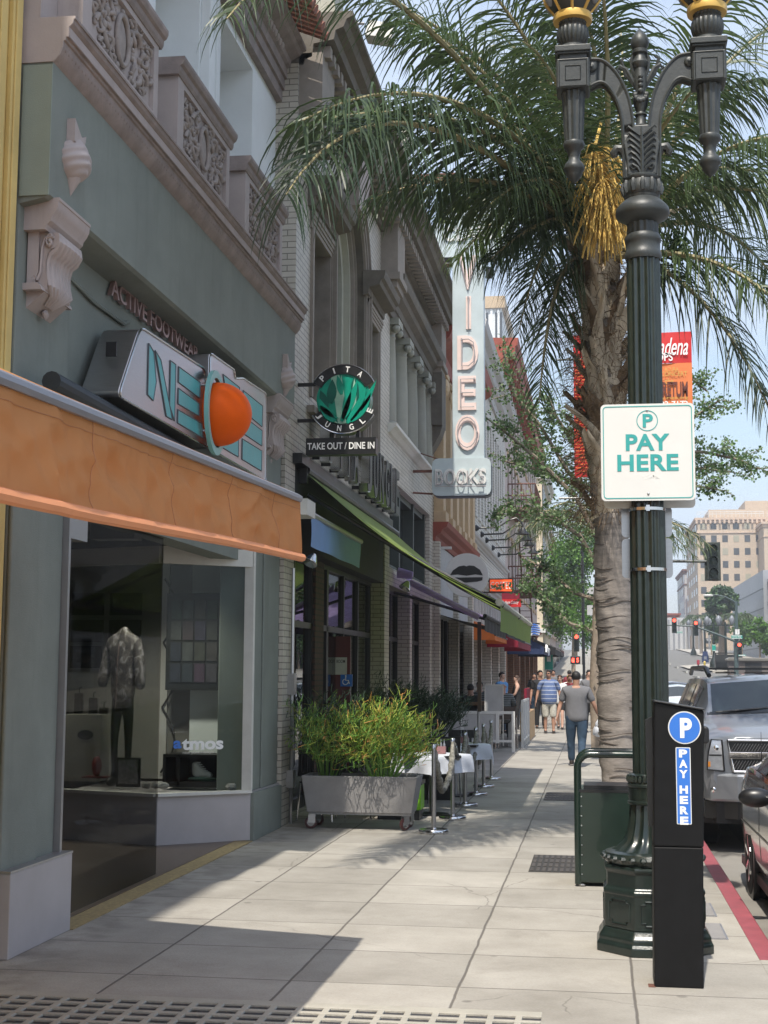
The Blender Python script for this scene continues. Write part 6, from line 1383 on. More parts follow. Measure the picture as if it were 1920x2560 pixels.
part(m,'bolt',M['steel'],PH,smooth=True)
m=MB()
for i in range(9):rr_=random.Random(i); m.prism(rrect(cx_-.03+.012*i,cz_-.17+rr_.uniform(-.01,.012),rr_.uniform(.01,.02),rr_.uniform(.008,.02),.003),'y',SY-.0009,SY-.0004)
part(m,'sticker_residue',mat('grey_residue',(.68,.68,.66),.8),PH)
BS=thing('rear_facing_sign','pale grey backs of rounded sign plates facing away behind the lamp post','sign',(0,0,0))
for (z0,z1) in ((2.70,2.91),(2.42,2.69)):
 m=MB(); m.prism(rrect(LX+.0,(z0+z1)/2,.34,z1-z0,.03),'y',LY+.135,LY+.139); part(m,'plate',M['steel'],BS)
m=MB()
for z in (2.87,2.465):m.lathe([(.121,z-.011),(.124,z-.01),(.124,z+.01),(.121,z+.011)],40,(LX,LY,0)); m.box(LX-.012,LX+.012,LY-.14,LY-.12,z-.02,z+.02)
part(m,'steel_band',M['steel_lt'],BS)
# --- pay station
PS2=thing('pay_station','black metal parking pay station with blue P disc and PAY HERE strip','parking meter',(.445,8.5,0),R(0))
m=MB(); m.prism([(-.137,0),(.139,0),(.152,.785),(-.129,.785)],'y',-.13,.13); part(m,'pedestal',M['satin_black'],PS2,bevel=.008)
m=MB(); m.prism([(-.130,.788),(.154,.788),(.170,1.565),(-.113,1.612)],'y',-.135,.13); part(m,'housing',M['satin_black'],PS2,bevel=.008)
m=MB(); m.prism([(-.115,1.612),(.172,1.565),(.173,1.575),(-.115,1.622)],'y',-.15,.15); part(m,'cap',M['black'],PS2,bevel=.004)
m=MB(); m.prism([(-.16,1.50),(-.12,1.52),(-.12,.9),(-.15,.88)],'y',-.02,.12); part(m,'side_rail',M['black'],PS2)
m=MB(); m.prism(rrect(.178,1.42,.05,.10,.02),'y',-.06,.08); part(m,'card_reader',M['black'],PS2,bevel=.01)
def ccirc(x,z,r,n=40):return [(x+r*math.cos(2*PI*k/n),z+r*math.sin(2*PI*k/n)) for k in range(n)]
m=MB(); m.prism(ccirc(.058,1.465,.094),'y',-.137,-.135); s_=part(m,'disc_sticker',M['white'],PS2)
m=MB(); m.prism(ccirc(.058,1.465,.087),'y',-.1385,-.137); m.build('blue_disc',M['blue_ink'],s_)
put_text('letter',fit(text_mb('P',bold=.045,depth=.001),.068,.115),(.066,-.1392,1.463),FACE_CAM,M['white_plain'],s_)
def strip(x,z0,z1,w):
 m=MB(); m.prism(rrect(x,(z0+z1)/2,w,z1-z0,.006),'y',-.137,-.135); s=part(m,'strip_sticker',M['white'],PS2)
 m=MB(); m.prism(rrect(x,(z0+z1)/2,w-.010,z1-z0-.010,.003),'y',-.1385,-.137); m.build('blue_field',M['blue_ink'],s)
 zz=z1-.035;
 for ch in 'PAY HERE':
  if ch==' ':zz-=.030; continue
  put_text('letter',fit(text_mb(ch,bold=.05,depth=.001),w*.56,.046),(x,-.1392,zz),FACE_CAM,M['white_plain'],s); zz-=.0585
strip(.047,.915,1.352,.084)
m=MB(); m.box(-.17,-.13,-.14,-.06,.001,.004); part(m,'rust_stain',M['rust'],PS2)
# --- litter bin with hoop
BN=thing('litter_bin','dark green panelled litter bin with a tubular hoop handle behind the street lamp','bin',(0,0,0))
bx0_,bx1_,by0_,by1_=-.155,.40,12.1,12.62
m=MB(); m.box(bx0_,bx1_,by0_,by1_,.03,.80); part(m,'body',M['bin'],BN,bevel=.012)
m=MB(); m.box(bx0_+.04,bx1_-.04,by0_+.05,by1_-.05,.80,.83); m.box(bx0_-.006,bx1_+.006,by0_-.006,by0_+.02,.78,.80); part(m,'rim',M['black'],BN)
m=MB()
for y in (by0_+.02,by1_-.02):
 m.tube([(bx0_-.012,y,.02),(bx0_-.012,y,.92)]+[(bx0_+.10-.112*math.cos(t/6*PI/2),y,.98+.112*math.sin(t/6*PI/2)) for t in range(7)]+[(bx1_-.10+.112*math.sin(t/6*PI/2),y,.98+.112*math.cos(t/6*PI/2)) for t in range(7)]+[(bx1_+.012,y,.92),(bx1_+.012,y,.02)],.03,10)
part(m,'hoop',M['bin'],BN,smooth=True)
m=MB()
for k in range(9):m.sphere((bx0_+.02,by0_-.003,.1+k*.08),.006,6,4)
part(m,'rivets',M['steel'],BN)
m=MB()
for x in (bx0_+.02,bx1_-.02):m.sphere((x,by0_+.01,.012),(.03,.02,.012),8,5)
part(m,'foot',M['steel'],BN)
# --- wheeled concrete planter with stick cactus
def plant_sticks(mb_list,c,rx,ry,h,n,rnd,ln=.24,dens=(.4,.4,.2),thick=.0045,upb=.7):
 """branching pencil shaped stems; mb_list in order green, yellow, orange"""
 for i in range(n):
  a=rnd.random()*2*PI; q=math.sqrt(rnd.random()); p=Vector((c[0]+rx*.6*q*math.cos(a),c[1]+ry*.6*q*math.sin(a),c[2]))
  lean=Vector((math.cos(a)*rx*q*1.0,math.sin(a)*ry*q*1.2,h*(1-.30*q*q)*(.55+.45*rnd.random())))
  top=p+lean; mid=p+lean*.5+Vector((rnd.uniform(-.04,.04),rnd.uniform(-.04,.04),0))
  tubeq(mb_list[0],[p,mid,top],thick*1.6)
  def twig(b0,d,L,lev):
   d=d.normalized(); m1=b0+d*L*.5+Vector((rnd.uniform(-.035,.035),rnd.uniform(-.035,.035),rnd.uniform(-.02,.02))); e=b0+d*L+Vector((rnd.uniform(-.04,.04),rnd.uniform(-.04,.04),rnd.uniform(-.02,.06)))
   hrel=(e.z-c[2])/h; hue_roll=rnd.random()  # one random draw picks each twig's own stem colour
   k=0 if hrel<.35 and hue_roll<.8 else (2 if hue_roll>1-dens[2] and lev==0 else (1 if hue_roll>1-dens[2]-dens[1] else 0))
   tubeq(mb_list[k],[b0,m1,e],thick)
   if lev>0:
    for _ in range(3):twig(m1 if rnd.random()<.4 else e,d+Vector((rnd.uniform(-1.1,1.1),rnd.uniform(-1.1,1.1),rnd.uniform(-.6,.8))),L*.62,lev-1)
  for t in (.35,.55,.75,.9,1.0):
   twig(p+lean*t,Vector((rnd.uniform(-1,1),rnd.uniform(-1,1),upb*rnd.random()+.15))+Vector((math.cos(a),math.sin(a),0))*.4,ln*(.6+.5*rnd.random()),2 if t<.95 else 1)
def tubeq(mb,pts,r):
 vs=[]; fs=[]
 for i,p in enumerate(pts):
  rr=r*(1-.25*i/len(pts))
  for k in range(3):a=2*PI*k/3; vs.append(p+Vector((math.cos(a)*rr,math.sin(a)*rr,(k-1)*rr*.5)))
 for i in range(len(pts)-1):
  for k in range(3):fs.append((i*3+k,i*3+(k+1)%3,(i+1)*3+(k+1)%3,(i+1)*3+k))
 fs.append((len(pts)*3-3,len(pts)*3-2,len(pts)*3-1)); mb.add(vs,fs)
PL=thing('wheeled_planter','grey concrete trough planter on four castors by the restaurant','planter',(-2.665,16.08,0))
m=MB()
def frustum(mb,x0,x1,y0,y1,z0,X0,X1,Y0_,Y1_,z1):
 mb.add([(x0,y0,z0),(x1,y0,z0),(x1,y1,z0),(x0,y1,z0),(X0,Y0_,z1),(X1,Y0_,z1),(X1,Y1_,z1),(X0,Y1_,z1)],[(0,3,2,1),(0,1,5,4),(1,2,6,5),(2,3,7,6),(3,0,4,7)]); return mb
frustum(m,-.60,.60,-.22,.22,.185,-.66,.67,-.27,.27,.60)
m.add([(-.66,-.27,.60),(.67,-.27,.60),(.67,.27,.60),(-.66,.27,.60),(-.62,-.23,.60),(.63,-.23,.60),(.63,.23,.60),(-.62,.23,.60),(-.62,-.23,.55),(.63,-.23,.55),(.63,.23,.55),(-.62,.23,.55)],[(0,1,5,4),(1,2,6,5),(2,3,7,6),(3,0,4,7),(4,5,9,8),(5,6,10,9),(6,7,11,10),(7,4,8,11)])
part(m,'trough',M['conc'],PL,weld=True,bevel=.012)
m=MB(); m.box(-.62,.63,-.23,.23,.50,.56); part(m,'soil',M['soil'],PL)
m=MB(); m.box(-.58,.58,-.20,.20,.165,.185); part(m,'base_frame',M['trim_grey'],PL)
for (x,y,rz_) in ((-.54,-.17,10),(.53,-.17,50),(-.52,.17,-20),(.54,.17,70)):
 m=MB(); m.box(-.035,.035,-.03,.03,.155,.165); m.box(-.028,-.02,-.03,.05,.07,.16); m.box(.02,.028,-.03,.05,.07,.16); o=part(m,'castor_fork',M['steel'],PL); o.location=(x,y,0); o.rotation_euler=(0,0,R(rz_+90))
 m=MB(); m.lathe([(.03,-.016),(.05,-.018),(.066,-.014),(.07,0),(.066,.014),(.05,.018),(.03,.016)],24); w=m.build('wheel',mat('maroon_rubber',(.06,.02,.02),.5) if x<0 and y<0 else bpy.data.materials['maroon_rubber'],o,smooth=True); w.rotation_euler=(0,R(90),0); w.location=(0,.02,.07)
 m=MB(); m.lathe([(.0,-.021),(.042,-.019),(.042,.019),(0,.021)],20); h=m.build('hub',M['steel_lt'],o); h.rotation_euler=(0,R(90),0); h.location=(0,.02,.07)
rnd=random.Random(11)
SP=thing('pencil_cactus_plants','bushy yellow green pencil cactus with orange tips filling the grey wheeled planter','plant',(-2.665,16.08,.56))
L_=[MB(),MB(),MB()]
plant_sticks(L_,(.24,-.05,0),.27,.28,.76,66,rnd,dens=(.3,.42,.10),upb=.45); plant_sticks(L_,(-.42,.03,0),.20,.24,.84,24,rnd,dens=(.6,.3,.05),upb=.5)
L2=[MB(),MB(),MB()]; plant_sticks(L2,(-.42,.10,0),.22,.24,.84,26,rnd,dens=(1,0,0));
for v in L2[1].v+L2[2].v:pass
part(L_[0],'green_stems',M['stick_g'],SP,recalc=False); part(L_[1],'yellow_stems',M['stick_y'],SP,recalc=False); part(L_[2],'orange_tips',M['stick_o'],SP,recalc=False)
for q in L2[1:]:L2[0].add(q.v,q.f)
part(L2[0],'painted_shade_stems',M['stick_d'],SP,recalc=False)  # shade on the left clump, put into a darker stem colour
def lime_planter(x,y,w,z0,z1,label,plabel,ph,n,seed):
 t=thing('lime_planter',label,'planter',(x,y,0)); m=MB(); m.box(-w/2,w/2,-.18,.18,z0,z1); m.build('box',M['lime'],t,bevel=.01)
 m=MB(); m.box(-w/2-.012,w/2+.012,-.19,.19,z1,z1+.045); m.box(-w/2+.02,w/2-.02,-.16,.16,0,z0); m.build('stand',M['black'],t)
 if ph:
  p=thing('dark_stick_plant',plabel,'plant',(x,y,z1+.04)); r=random.Random(seed); q=[MB(),MB(),MB()]; plant_sticks(q,(0,0,0),w*.5,.25,ph,n,r,ln=.17,upb=1.2,thick=.005);
  for e in q[1:]:q[0].add(e.v,e.f)
  q[0].build('stems',M['stick_d'],p,recalc=False)
lime_planter(-2.30,19.9,.62,.52,.80,'lime green trough on a black stand behind the cafe tables','dark feathery stick plant in the raised lime green trough',.62,42,3)
lime_planter(-2.95,20.6,.62,.52,.80,'second lime green trough nearer the shopfront, mostly hidden by chairs','dark stick plant close to the brick pier',.75,32,5)
lime_planter(-2.38,17.2,.55,.12,.42,'low lime green box between the table and the wheeled planter','',0,0,0)
# --- stanchions with camouflage ropes
ypos=[15.73,17.22,18.9,20.58,22.0,23.62]
for k,y in enumerate(ypos):
 t=thing('rope_stanchion',['polished steel stanchion nearest the camera, right of the wheeled planter','second steel stanchion, holding the raised end of the camouflage rope','third steel stanchion, beside the corner of the first white tablecloth','fourth steel stanchion, dark sided, beside the second white tablecloth','fifth steel stanchion, near the end of the rope barrier','farthest steel stanchion of the rope barrier'][k],'stanchion',(-1.74 if k else -1.80,y,0),group='stanchions along the cafe')
 m=MB(); m.lathe([(.165,0),(.167,.012),(.167,.035),(.16,.045),(.03,.052),(.026,.06)],40); m.build('base',M['steel_lt'],t,smooth=True)
 m=MB(); m.lathe([(.0255,.05),(.0255,.93),(.030,.935),(.030,.965),(.022,.975),(0,.98)],20); m.build('post',M['steel'],t,smooth=True)
 m=MB()
 for s in (-1,1):m.tube([(0,s*.03,.945),(0,s*.055,.96),(0,s*.06,.93)],.006,5)
 m.build('hook',M['steel_lt'],t)
for k in range(5):
 y0,y1=ypos[k]+.06,ypos[k+1]-.06; sag=(.52,.30,.46,.5,.36)[k]; xo=-1.80 if k==0 else -1.74; m=MB(); pts=[]; rs=[]
 for i in range(41):
  u=i/40; pts.append((xo+(-1.74-xo)*u+.015*math.sin(u*9),y0+(y1-y0)*u,.93-sag*(1-(2*u-1)**2)**.8+(-.0))); rs.append(.034+.008*math.sin(i*2.4)+.004*math.sin(i*5.1))
 rs[0]=rs[-1]=.015
 o=m.tube(pts,rs,10).build('barrier_rope',M['rope'],smooth=True,angle=180)
 tag(o,['thick camouflage cloth rope sagging low between the first two stanchions','camouflage rope between the second and third stanchions','camouflage rope between the third and fourth stanchions','camouflage rope between the fourth and fifth stanchions','camouflage rope at the far end of the barrier'][k],'rope','camouflage barrier ropes')
 # --- tables and chairs
def cafe_table(x,y,lab,clab,rz):
 t=thing('cafe_table',lab,'table',(x,y,0),rz,'cafe tables'); m=MB(); m.box(-.36,.36,-.36,.36,.72,.745); m.build('tabletop',M['plastic_bk'],t)
 m=MB(); m.tube([(0,0,.02),(0,0,.72)],.03,8); m.build('pedestal',M['steel'],t); m=MB(); m.lathe([(.22,0),(.22,.015),(.05,.03)],24); m.build('foot',M['black'],t)
 w=.60
 def cl(u,v):
  a,b=(u-.5)*2*w,(v-.5)*2*w; ca,cb=max(-.37,min(.37,a)),max(-.37,min(.37,b)); ex,ey=a-ca,b-cb; d=math.hypot(ex,ey); f=.25
  fold=.02*math.sin(14*(a+b))+.015*math.sin(9*(a-b)); drop=d*.96
  return (ca+ex*f*(.4+.3*abs(math.sin(5*b)))+(fold if d>0 and abs(ex)>0 else 0)*min(1,d*5),cb+ey*f*(.4+.3*abs(math.sin(5*a)))+(fold if abs(ey)>0 else 0)*min(1,d*5),.752-drop)
 m=MB(); m.grid(cl,34,34); o=m.build('tablecloth',M['cloth'],None,smooth=True,angle=180); o.location=(x,y,0); o.rotation_euler=(0,0,rz+R(45)); o.scale=(.98,.98,1); tag(o,clab,'tablecloth')
 c=thing('condiment_holder','small holder of sauce bottles standing on the '+('nearer' if y<19 else 'farther')+' white tablecloth','condiments',(x+.12,y,.755)); m=MB(); m.box(-.06,.06,-.05,.05,0,.09); m.build('caddy',mat('dusty_pink_tin',(.30,.15,.15),.6) if y<19 else bpy.data.materials['dusty_pink_tin'],c)
 for q in range(3):m=MB(); m.lathe([(.016,0),(.016,.1),(.006,.13),(.006,.17)],8,(-.04+q*.04,0,.01)); m.build('bottle',M['lamp_glass'],c)
cafe_table(-2.06,17.75,'black square cafe table under the nearer white tablecloth','white tablecloth with a long hanging corner on the nearer table',R(8))
cafe_table(-2.02,20.45,'black square cafe table under the farther white tablecloth','white tablecloth hanging to a point on the farther table',R(-5))
def chair(loc,rz,label):
 t=thing('slatted_chair',label,'chair',loc,rz,'black slatted cafe chairs'); m=MB(); m.box(-.21,.21,-.21,.21,.44,.465); m.build('seat',M['plastic_bk'],t,bevel=.01)
 for (x,y) in ((-.2,-.2),(.2,-.2),(-.2,.2),(.2,.2)):m=MB(); m.tube([(x,y,.44),(x*1.12,y*1.12,0)],.011,6); m.build('leg',M['steel_lt'],t)
 m=MB(); m.box(-.22,.22,.20,.225,.78,.90); m.box(-.22,.22,.20,.225,.52,.57)
 for k in range(6):m.box(-.215+k*.078,-.175+k*.078,.203,.222,.57,.78)
 m.build('backrest',M['plastic_bk'],t)
 return t
ch0=chair((-2.62,18.5,0),R(10),'black slatted chair tucked behind the nearer table, back towards the planters')
for (x,y,rz,lb) in ((-2.1,18.6,5,'black slatted chair on the far side of the nearer table'),(-2.05,19.4,180,'black slatted chair before the farther table'),(-2.0,21.3,5,'black slatted chair beyond the farther table'),(-2.65,19.3,0,'black slatted chair beside the raised lime trough'),(-3.3,16.9,170,'black chair with thin steel legs behind the wheeled planter'),(-2.9,17.3,170,'second black chair behind the wheeled planter')):
 c=dup(ch0,(x,y,0),R(rz),lb)
 # --- patio with white railings
RL=thing('white_patio_railing','white square tube railing with grey panel across the end of the second cafe','railing',(0,0,0)); YR_=31.7
def Ct(x,y):return 1050+x*.1507,1700+y*.1507
a,b=UY(*Ct(700,520),YR_),UY(*Ct(1550,1200),YR_)
m=MB(); m.box(a.x-.6,b.x,YR_-.03,YR_+.03,a.z-.05,a.z+.01); m.box(a.x-.6,b.x,YR_-.03,YR_+.03,.22,.27)
for x in (a.x,(a.x+b.x)/2+.22,b.x):m.box(x-.035,x+.035,YR_-.035,YR_+.035,0 if x==b.x else .2,a.z+.011)
part(m,'frame',M['white'],RL)
m=MB(); m.box(a.x-.55,(a.x+b.x)/2+.18,YR_-.01,YR_+.01,.27,a.z-.05); part(m,'panel',M['grey_wall'],RL)
RL2=thing('white_side_railing','white railing with grey cloth panels running along the pavement edge of the second cafe','railing',(0,0,0)); m=MB()
for y in (33.5,34.4,35.4,36.4):m.box(-1.76,-1.70,y-.03,y+.03,0,1.12)
m.box(-1.755,-1.705,33.5,36.4,1.07,1.12); m.box(-1.755,-1.705,33.5,36.4,.16,.20); part(m,'frame',M['white'],RL2)
m=MB(); m.box(-1.74,-1.72,33.55,36.35,.2,1.07); part(m,'panel',M['grey_wall'],RL2)
WB=thing('wooden_planter_screen','pale wooden planter with maroon cloth screen beyond the white railing','screen',(0,0,0)); m=MB(); m.box(-1.95,-1.72,36.6,40,0,.75); part(m,'box',M['wood_lt'],WB); m=MB(); m.box(-1.85,-1.78,36.7,38.5,.75,1.35); part(m,'cloth',M['maroon_fab'],WB)
MBo=thing('menu_board','blank grey white board standing behind the white railing','board',(0,0,0)); a,b=UY(*Ct(1085,90),32.3),UY(*Ct(1370,515),32.3)
m=MB(); m.box(a.x,b.x,32.3,32.34,b.z-.1,a.z); part(m,'board',M['grey_wall'],MBo); m=MB(); m.box(a.x-.02,a.x,32.29,32.35,.1,a.z+.02); m.box(b.x,b.x+.02,32.29,32.35,.1,a.z+.02); m.box(a.x-.02,b.x+.02,32.29,32.35,a.z,a.z+.025); part(m,'frame',M['offwhite'],MBo)
t=thing('cafe_post','slim wooden and steel post holding up the purple awning edge','post',(0,0,0)); a=UY(*Ct(985,300),26); m=MB(); m.box(a.x-.035,a.x+.035,26,26.07,1.05,2.7); part(m,'wood_sleeve',mat('dark_post_wood',(.07,.045,.03),.7),t); m=MB(); m.tube([(a.x-.02,26.05,0),(a.x-.02,26.05,1.1)],.025,8); part(m,'steel_pole',M['steel'],t)
t=thing('long_wood_table','long brown wooden table with seated diners at the second cafe','table',(0,0,0)); m=MB(); m.box(-3.3,-1.95,33.8,35.2,.98,1.06); part(m,'tabletop',M['wood'],t)
for (x,y) in ((-3.2,33.9),(-2.05,33.9),(-3.2,35.1),(-2.05,35.1)):m=MB(); m.box(x-.04,x+.04,y-.04,y+.04,0,.98); part(m,'leg',M['steel'],t)
st0=thing('bar_stool','brown backed bar stool with thin steel legs, left of the pair','stool',(-2.55,33.2,0),0,'bar stools'); m=MB(); m.box(-.2,.2,-.2,.2,.72,.76); m.build('seat',M['wood'],st0)
m=MB(); m.box(-.2,.2,-.21,-.19,.68,.98); m.build('backrest',mat('dark_brown_shell',(.07,.05,.045),.5),st0)
for (x,y) in ((-.18,-.18),(.18,-.18),(-.18,.18),(.18,.18)):m=MB(); m.tube([(x,y,.72),(x*1.2,y*1.2,0)],.011,5); m.build('leg',M['steel_lt'],st0)
dup(st0,(-2.05,33.2,0),0,'brown backed bar stool with thin steel legs, right of the pair')
# --- red and orange concert banner on the next pole
BP=thing('banner_pole','slim dark green pole carrying two concert banners behind the palm','pole',(.29,26.5,0)); m=MB(); m.lathe([(.10,0),(.07,.4),(.06,8.2),(0,8.3)],12); m.build('shaft',M['iron'],BP,smooth=True)
m=MB()
for z in (7.72,5.05):m.tube([(-.95,0,z),(.95,0,z)],.02,6)
m.build('arm',M['iron'],BP)
def Cb(x,y):return 1400+x*.3134,650+y*.3134
YBn=26.5
bn=thing('concert_banner','red and orange concert banner with white script right of the lamp post','banner',(0,0,0)); a=UY(*Cb(600,585),YBn); b=UY(*Cb(1047,585),YBn); c=UY(*Cb(1047,820),YBn)
zb=a.z-2.75; zt_=a.z
m=MB(); m.grid(lambda u,v:(a.x+(b.x-a.x)*u,YBn+.02*math.sin(u*5+v*2),zt_+(c.z-zt_)*v),8,4); part(m,'red_field',M['banner_red'],bn)
m=MB(); m.grid(lambda u,v:(a.x+(b.x-a.x)*u,YBn+.02*math.sin(u*5+v*2),c.z+(zb-c.z)*v),8,8); part(m,'orange_field',M['banner_or'],bn)
def bt_(txt,px0,px1,py,h,mt,**k):
 p,q=UY(*Cb(px0,py),YBn-.05),UY(*Cb(px1,py),YBn-.05); put_text('lettering',fit(text_mb(txt,depth=.003,**k),q.x-p.x,h),((p.x+q.x)/2,YBn-.04,p.z),FACE_CAM,mt,bn)
bt_('Pasadena',660,1022,695,.34,M['white_plain'],shear=.35,bold=.01); bt_('POPS',730,900,775,.16,M['white_plain'],bold=.02)
bt_('ACURA',835,945,872,.085,M['gold']); bt_('FREE CONCERT',700,1015,912,.085,M['gold']); bt_('the',838,905,965,.11,M['gold'],shear=.3); bt_('ARBORETUM',640,1020,1038,.30,mat('brown_ink',(.12,.03,.02),.6),bold=.03)
bt_('Symphony-Pops.org',640,1020,1106,.07,M['gold']); bt_('626 792-7172',650,1022,1150,.10,M['white_plain'],bold=.02)
t=tag(thing('striped_banner','red striped banner mostly hidden behind the palm trunk','banner',(0,0,0))); p=UY(*Cb(105,585),YBn); q=UY(*Cb(240,585),YBn)
m=MB(); m.grid(lambda u,v:(p.x+(q.x-p.x)*u,YBn+.02*math.sin(u*5+v*2),zt_-2.75*v),6,8); part(m,'cloth',M['banner_red'],t)
m=MB()
for k in range(34):z=zt_-.5-k*.065; m.box(p.x+.02,p.x+.30,YBn-.028,YBn-.026,z,z+.02)
part(m,'stripes',M['banner_or'],t)
# -- palms and trees
def bez(a,b,c,t):return a*(1-t)**2+b*2*t*(1-t)+c*t*t
def frond_mesh(base,mid,tip,rnd,n=62,ll=.85,droop=1.0,wid=.021,leaf=None,petiole=.16):
 """rachis and one mesh of leaflets"""
 ra=MB(); N=16; P=[bez(base,mid,tip,i/N) for i in range(N+1)]; ra.tube(P,[.038*(1-i/N)**.8+.005 for i in range(N+1)],6)
 lf=MB(); L=sum((P[i+1]-P[i]).length for i in range(N))
 for i in range(n):
  t=petiole+(1-petiole)*(i+.5)/n; p=bez(base,mid,tip,t); d=(bez(base,mid,tip,min(1,t+.01))-bez(base,mid,tip,t-.01)).normalized()
  side=d.cross(Vector((0,0,1)))
  if side.length<.15:side=Vector((1,0,0))
  side.normalize(); up=side.cross(d).normalized(); l_=ll*(.35+.65*math.sin(PI*min(1,.18+.78*(t-petiole)/(1-petiole))))*(.85+.3*rnd.random())
  for s in (-1,1):
   if rnd.random()<.04:continue
   el=rnd.choice((-.35,.0,.35,.7))+rnd.uniform(-.15,.15)
   dd=(side*s*math.cos(el)+up*math.sin(el)+d*(.45+.55*t)).normalized(); q=p.copy(); pts=[q.copy()]; K=5; g=Vector((0,0,-1))
   for k in range(K):
    dd=(dd+g*(.16+.10*k)*droop*(.7+.6*rnd.random())).normalized(); q=q+dd*l_/K; pts.append(q.copy())
   w=wid*(.8+.4*rnd.random()); wv=dd.cross(side*s);
   if wv.length<.1:wv=d.copy()
   wv=(d*.8+up*.5*rnd.uniform(-1,1)).normalized(); vs=[]; fs=[]
   for k,pt in enumerate(pts):
    ww=w*(.6 if k==0 else 1)*(1-(k/K)**2.2)+.0012; vs+=[pt-wv*ww,pt+wv*ww]
   for k in range(K):fs.append((2*k,2*k+1,2*k+3,2*k+2))
   lf.add(vs,fs)
 return ra,lf
def palm(root,crown,fronds,rnd,mats,**k):
 for fi_,(mid,tip) in enumerate(fronds):
  kk=dict(k); big='droop' in k and fi_<3; kk['ll']=k['ll']*(1.5 if big else 1); kk['wid']=k['wid']*(1.4 if big else 1)
  b=crown+Vector((rnd.uniform(-.12,.12),rnd.uniform(-.12,.12),rnd.uniform(-.35,.35)))
  ra,lf=frond_mesh(b,mid,tip,rnd,**kk); mt=rnd.choice(mats)
  o=lf.build('frond',mt,root,recalc=False); r_=ra.build('rachis',M['rachis'],o,smooth=True)
rnd=random.Random(21)
PT=thing('queen_palm','big queen palm with ragged dry leaf bases behind the street lamp','palm tree',(0,0,0))
PK=.69
px_,py_=.25,22.56*PK
def tr(z):
 x=px_-.02*z-.012*max(0,z-3.3)**1.3; return Vector((x,py_,z))
m=MB(); pts=[]; rs=[]
for i in range(75):
 z=i*.082; pts.append(tr(z)); rs.append(.212-.006*z+.06*max(0,.6-z)+.008*math.sin(z*17+math.sin(z*5))+.006*math.sin(z*41))
m.tube(pts,rs,28)
for v in m.v:v+=Vector((noise.noise(v*2.5),noise.noise(v*2.5+Vector((9,0,0))),0))*.025
part(m,'trunk',M['bark'],PT,smooth=True,angle=180)
m=MB()
for k in range(46):
 z=.2+k*.075+rnd.uniform(-.02,.02); c=tr(z); r_=.214-.006*z; a0=rnd.random()*6; n=rnd.randint(8,20)
 m.tube([(c.x+(r_+.004)*math.cos(a0+i*.22),c.y+(r_+.004)*math.sin(a0+i*.22),z+.02*math.sin(a0*3+i*.5)) for i in range(n)],[.003]+[.006]*(n-2)+[.002],4,False)
part(m,'leaf_scars',mat('dark_bark_scar',(.12,.10,.085),.95,var=.3),PT)
for k in range(72):
 z=3.5+k*.041+rnd.uniform(-.04,.04); a=k*2.4+rnd.uniform(-.4,.4); c=tr(z); tw=rnd.uniform(-.35,.35); o_=Vector((math.cos(a),math.sin(a),0)); t_=Vector((-math.sin(a),math.cos(a),0)); up_=Vector((0,0,1)); l_=rnd.uniform(.35,.8)*(1.15 if z>5.6 else 1); w=rnd.uniform(.09,.17); fl=rnd.uniform(.08,.36)
 m=MB(); K=7; r0=.185
 def bt(u,v):
  zz=l_*v; rr=r0+.03+fl*v*v*.8; ww=w*(1-.72*v**.7)*(1+.12*math.sin(v*9+k)); e=(u-.5)*2
  return c+o_*(rr-abs(e)**2*.08*(1-v)+.02*math.sin(v*12+k*2))+t_*(e*ww+tw*v*v)+up_*(zz-.15+.03*math.sin(e*4+k))
 m.grid(bt,4,K); m.grid(lambda u,v:bt(u,v)-o_*(.035*(1-v)+.006),4,K)
 bo=m.build('leaf_base',M['boot_d' if k%3==1 else 'boot'],PT,smooth=True,angle=180)
fm=MB()
for k in range(5200):
 z=rnd.uniform(3.4,6.4); a=rnd.random()*2*PI; c=tr(z); r_=rnd.uniform(.2,.44); p=c+Vector((math.cos(a)*r_,math.sin(a)*r_,0)); l_=rnd.uniform(.08,.34); d=Vector((math.cos(a)*.7+rnd.uniform(-.5,.5),math.sin(a)*.7+rnd.uniform(-.5,.5),rnd.uniform(-1,.5))).normalized()
 q=p+d*l_*.5; e=q+(d+Vector((rnd.uniform(-.5,.5),rnd.uniform(-.5,.5),-.6))).normalized()*l_*.5; w=Vector((rnd.uniform(-1,1),rnd.uniform(-1,1),rnd.uniform(-1,1))).normalized()*rnd.uniform(.002,.006)
 fm.add([p-w,p+w,q+w*.8,q-w*.8,e],[(0,1,2,3),(3,2,4)])
part(fm,'fibres',M['fibre'],PT,recalc=False)
crown=tr(6.58)
def S(x,y,Y):return UY(*D(x,y),Y*PK)
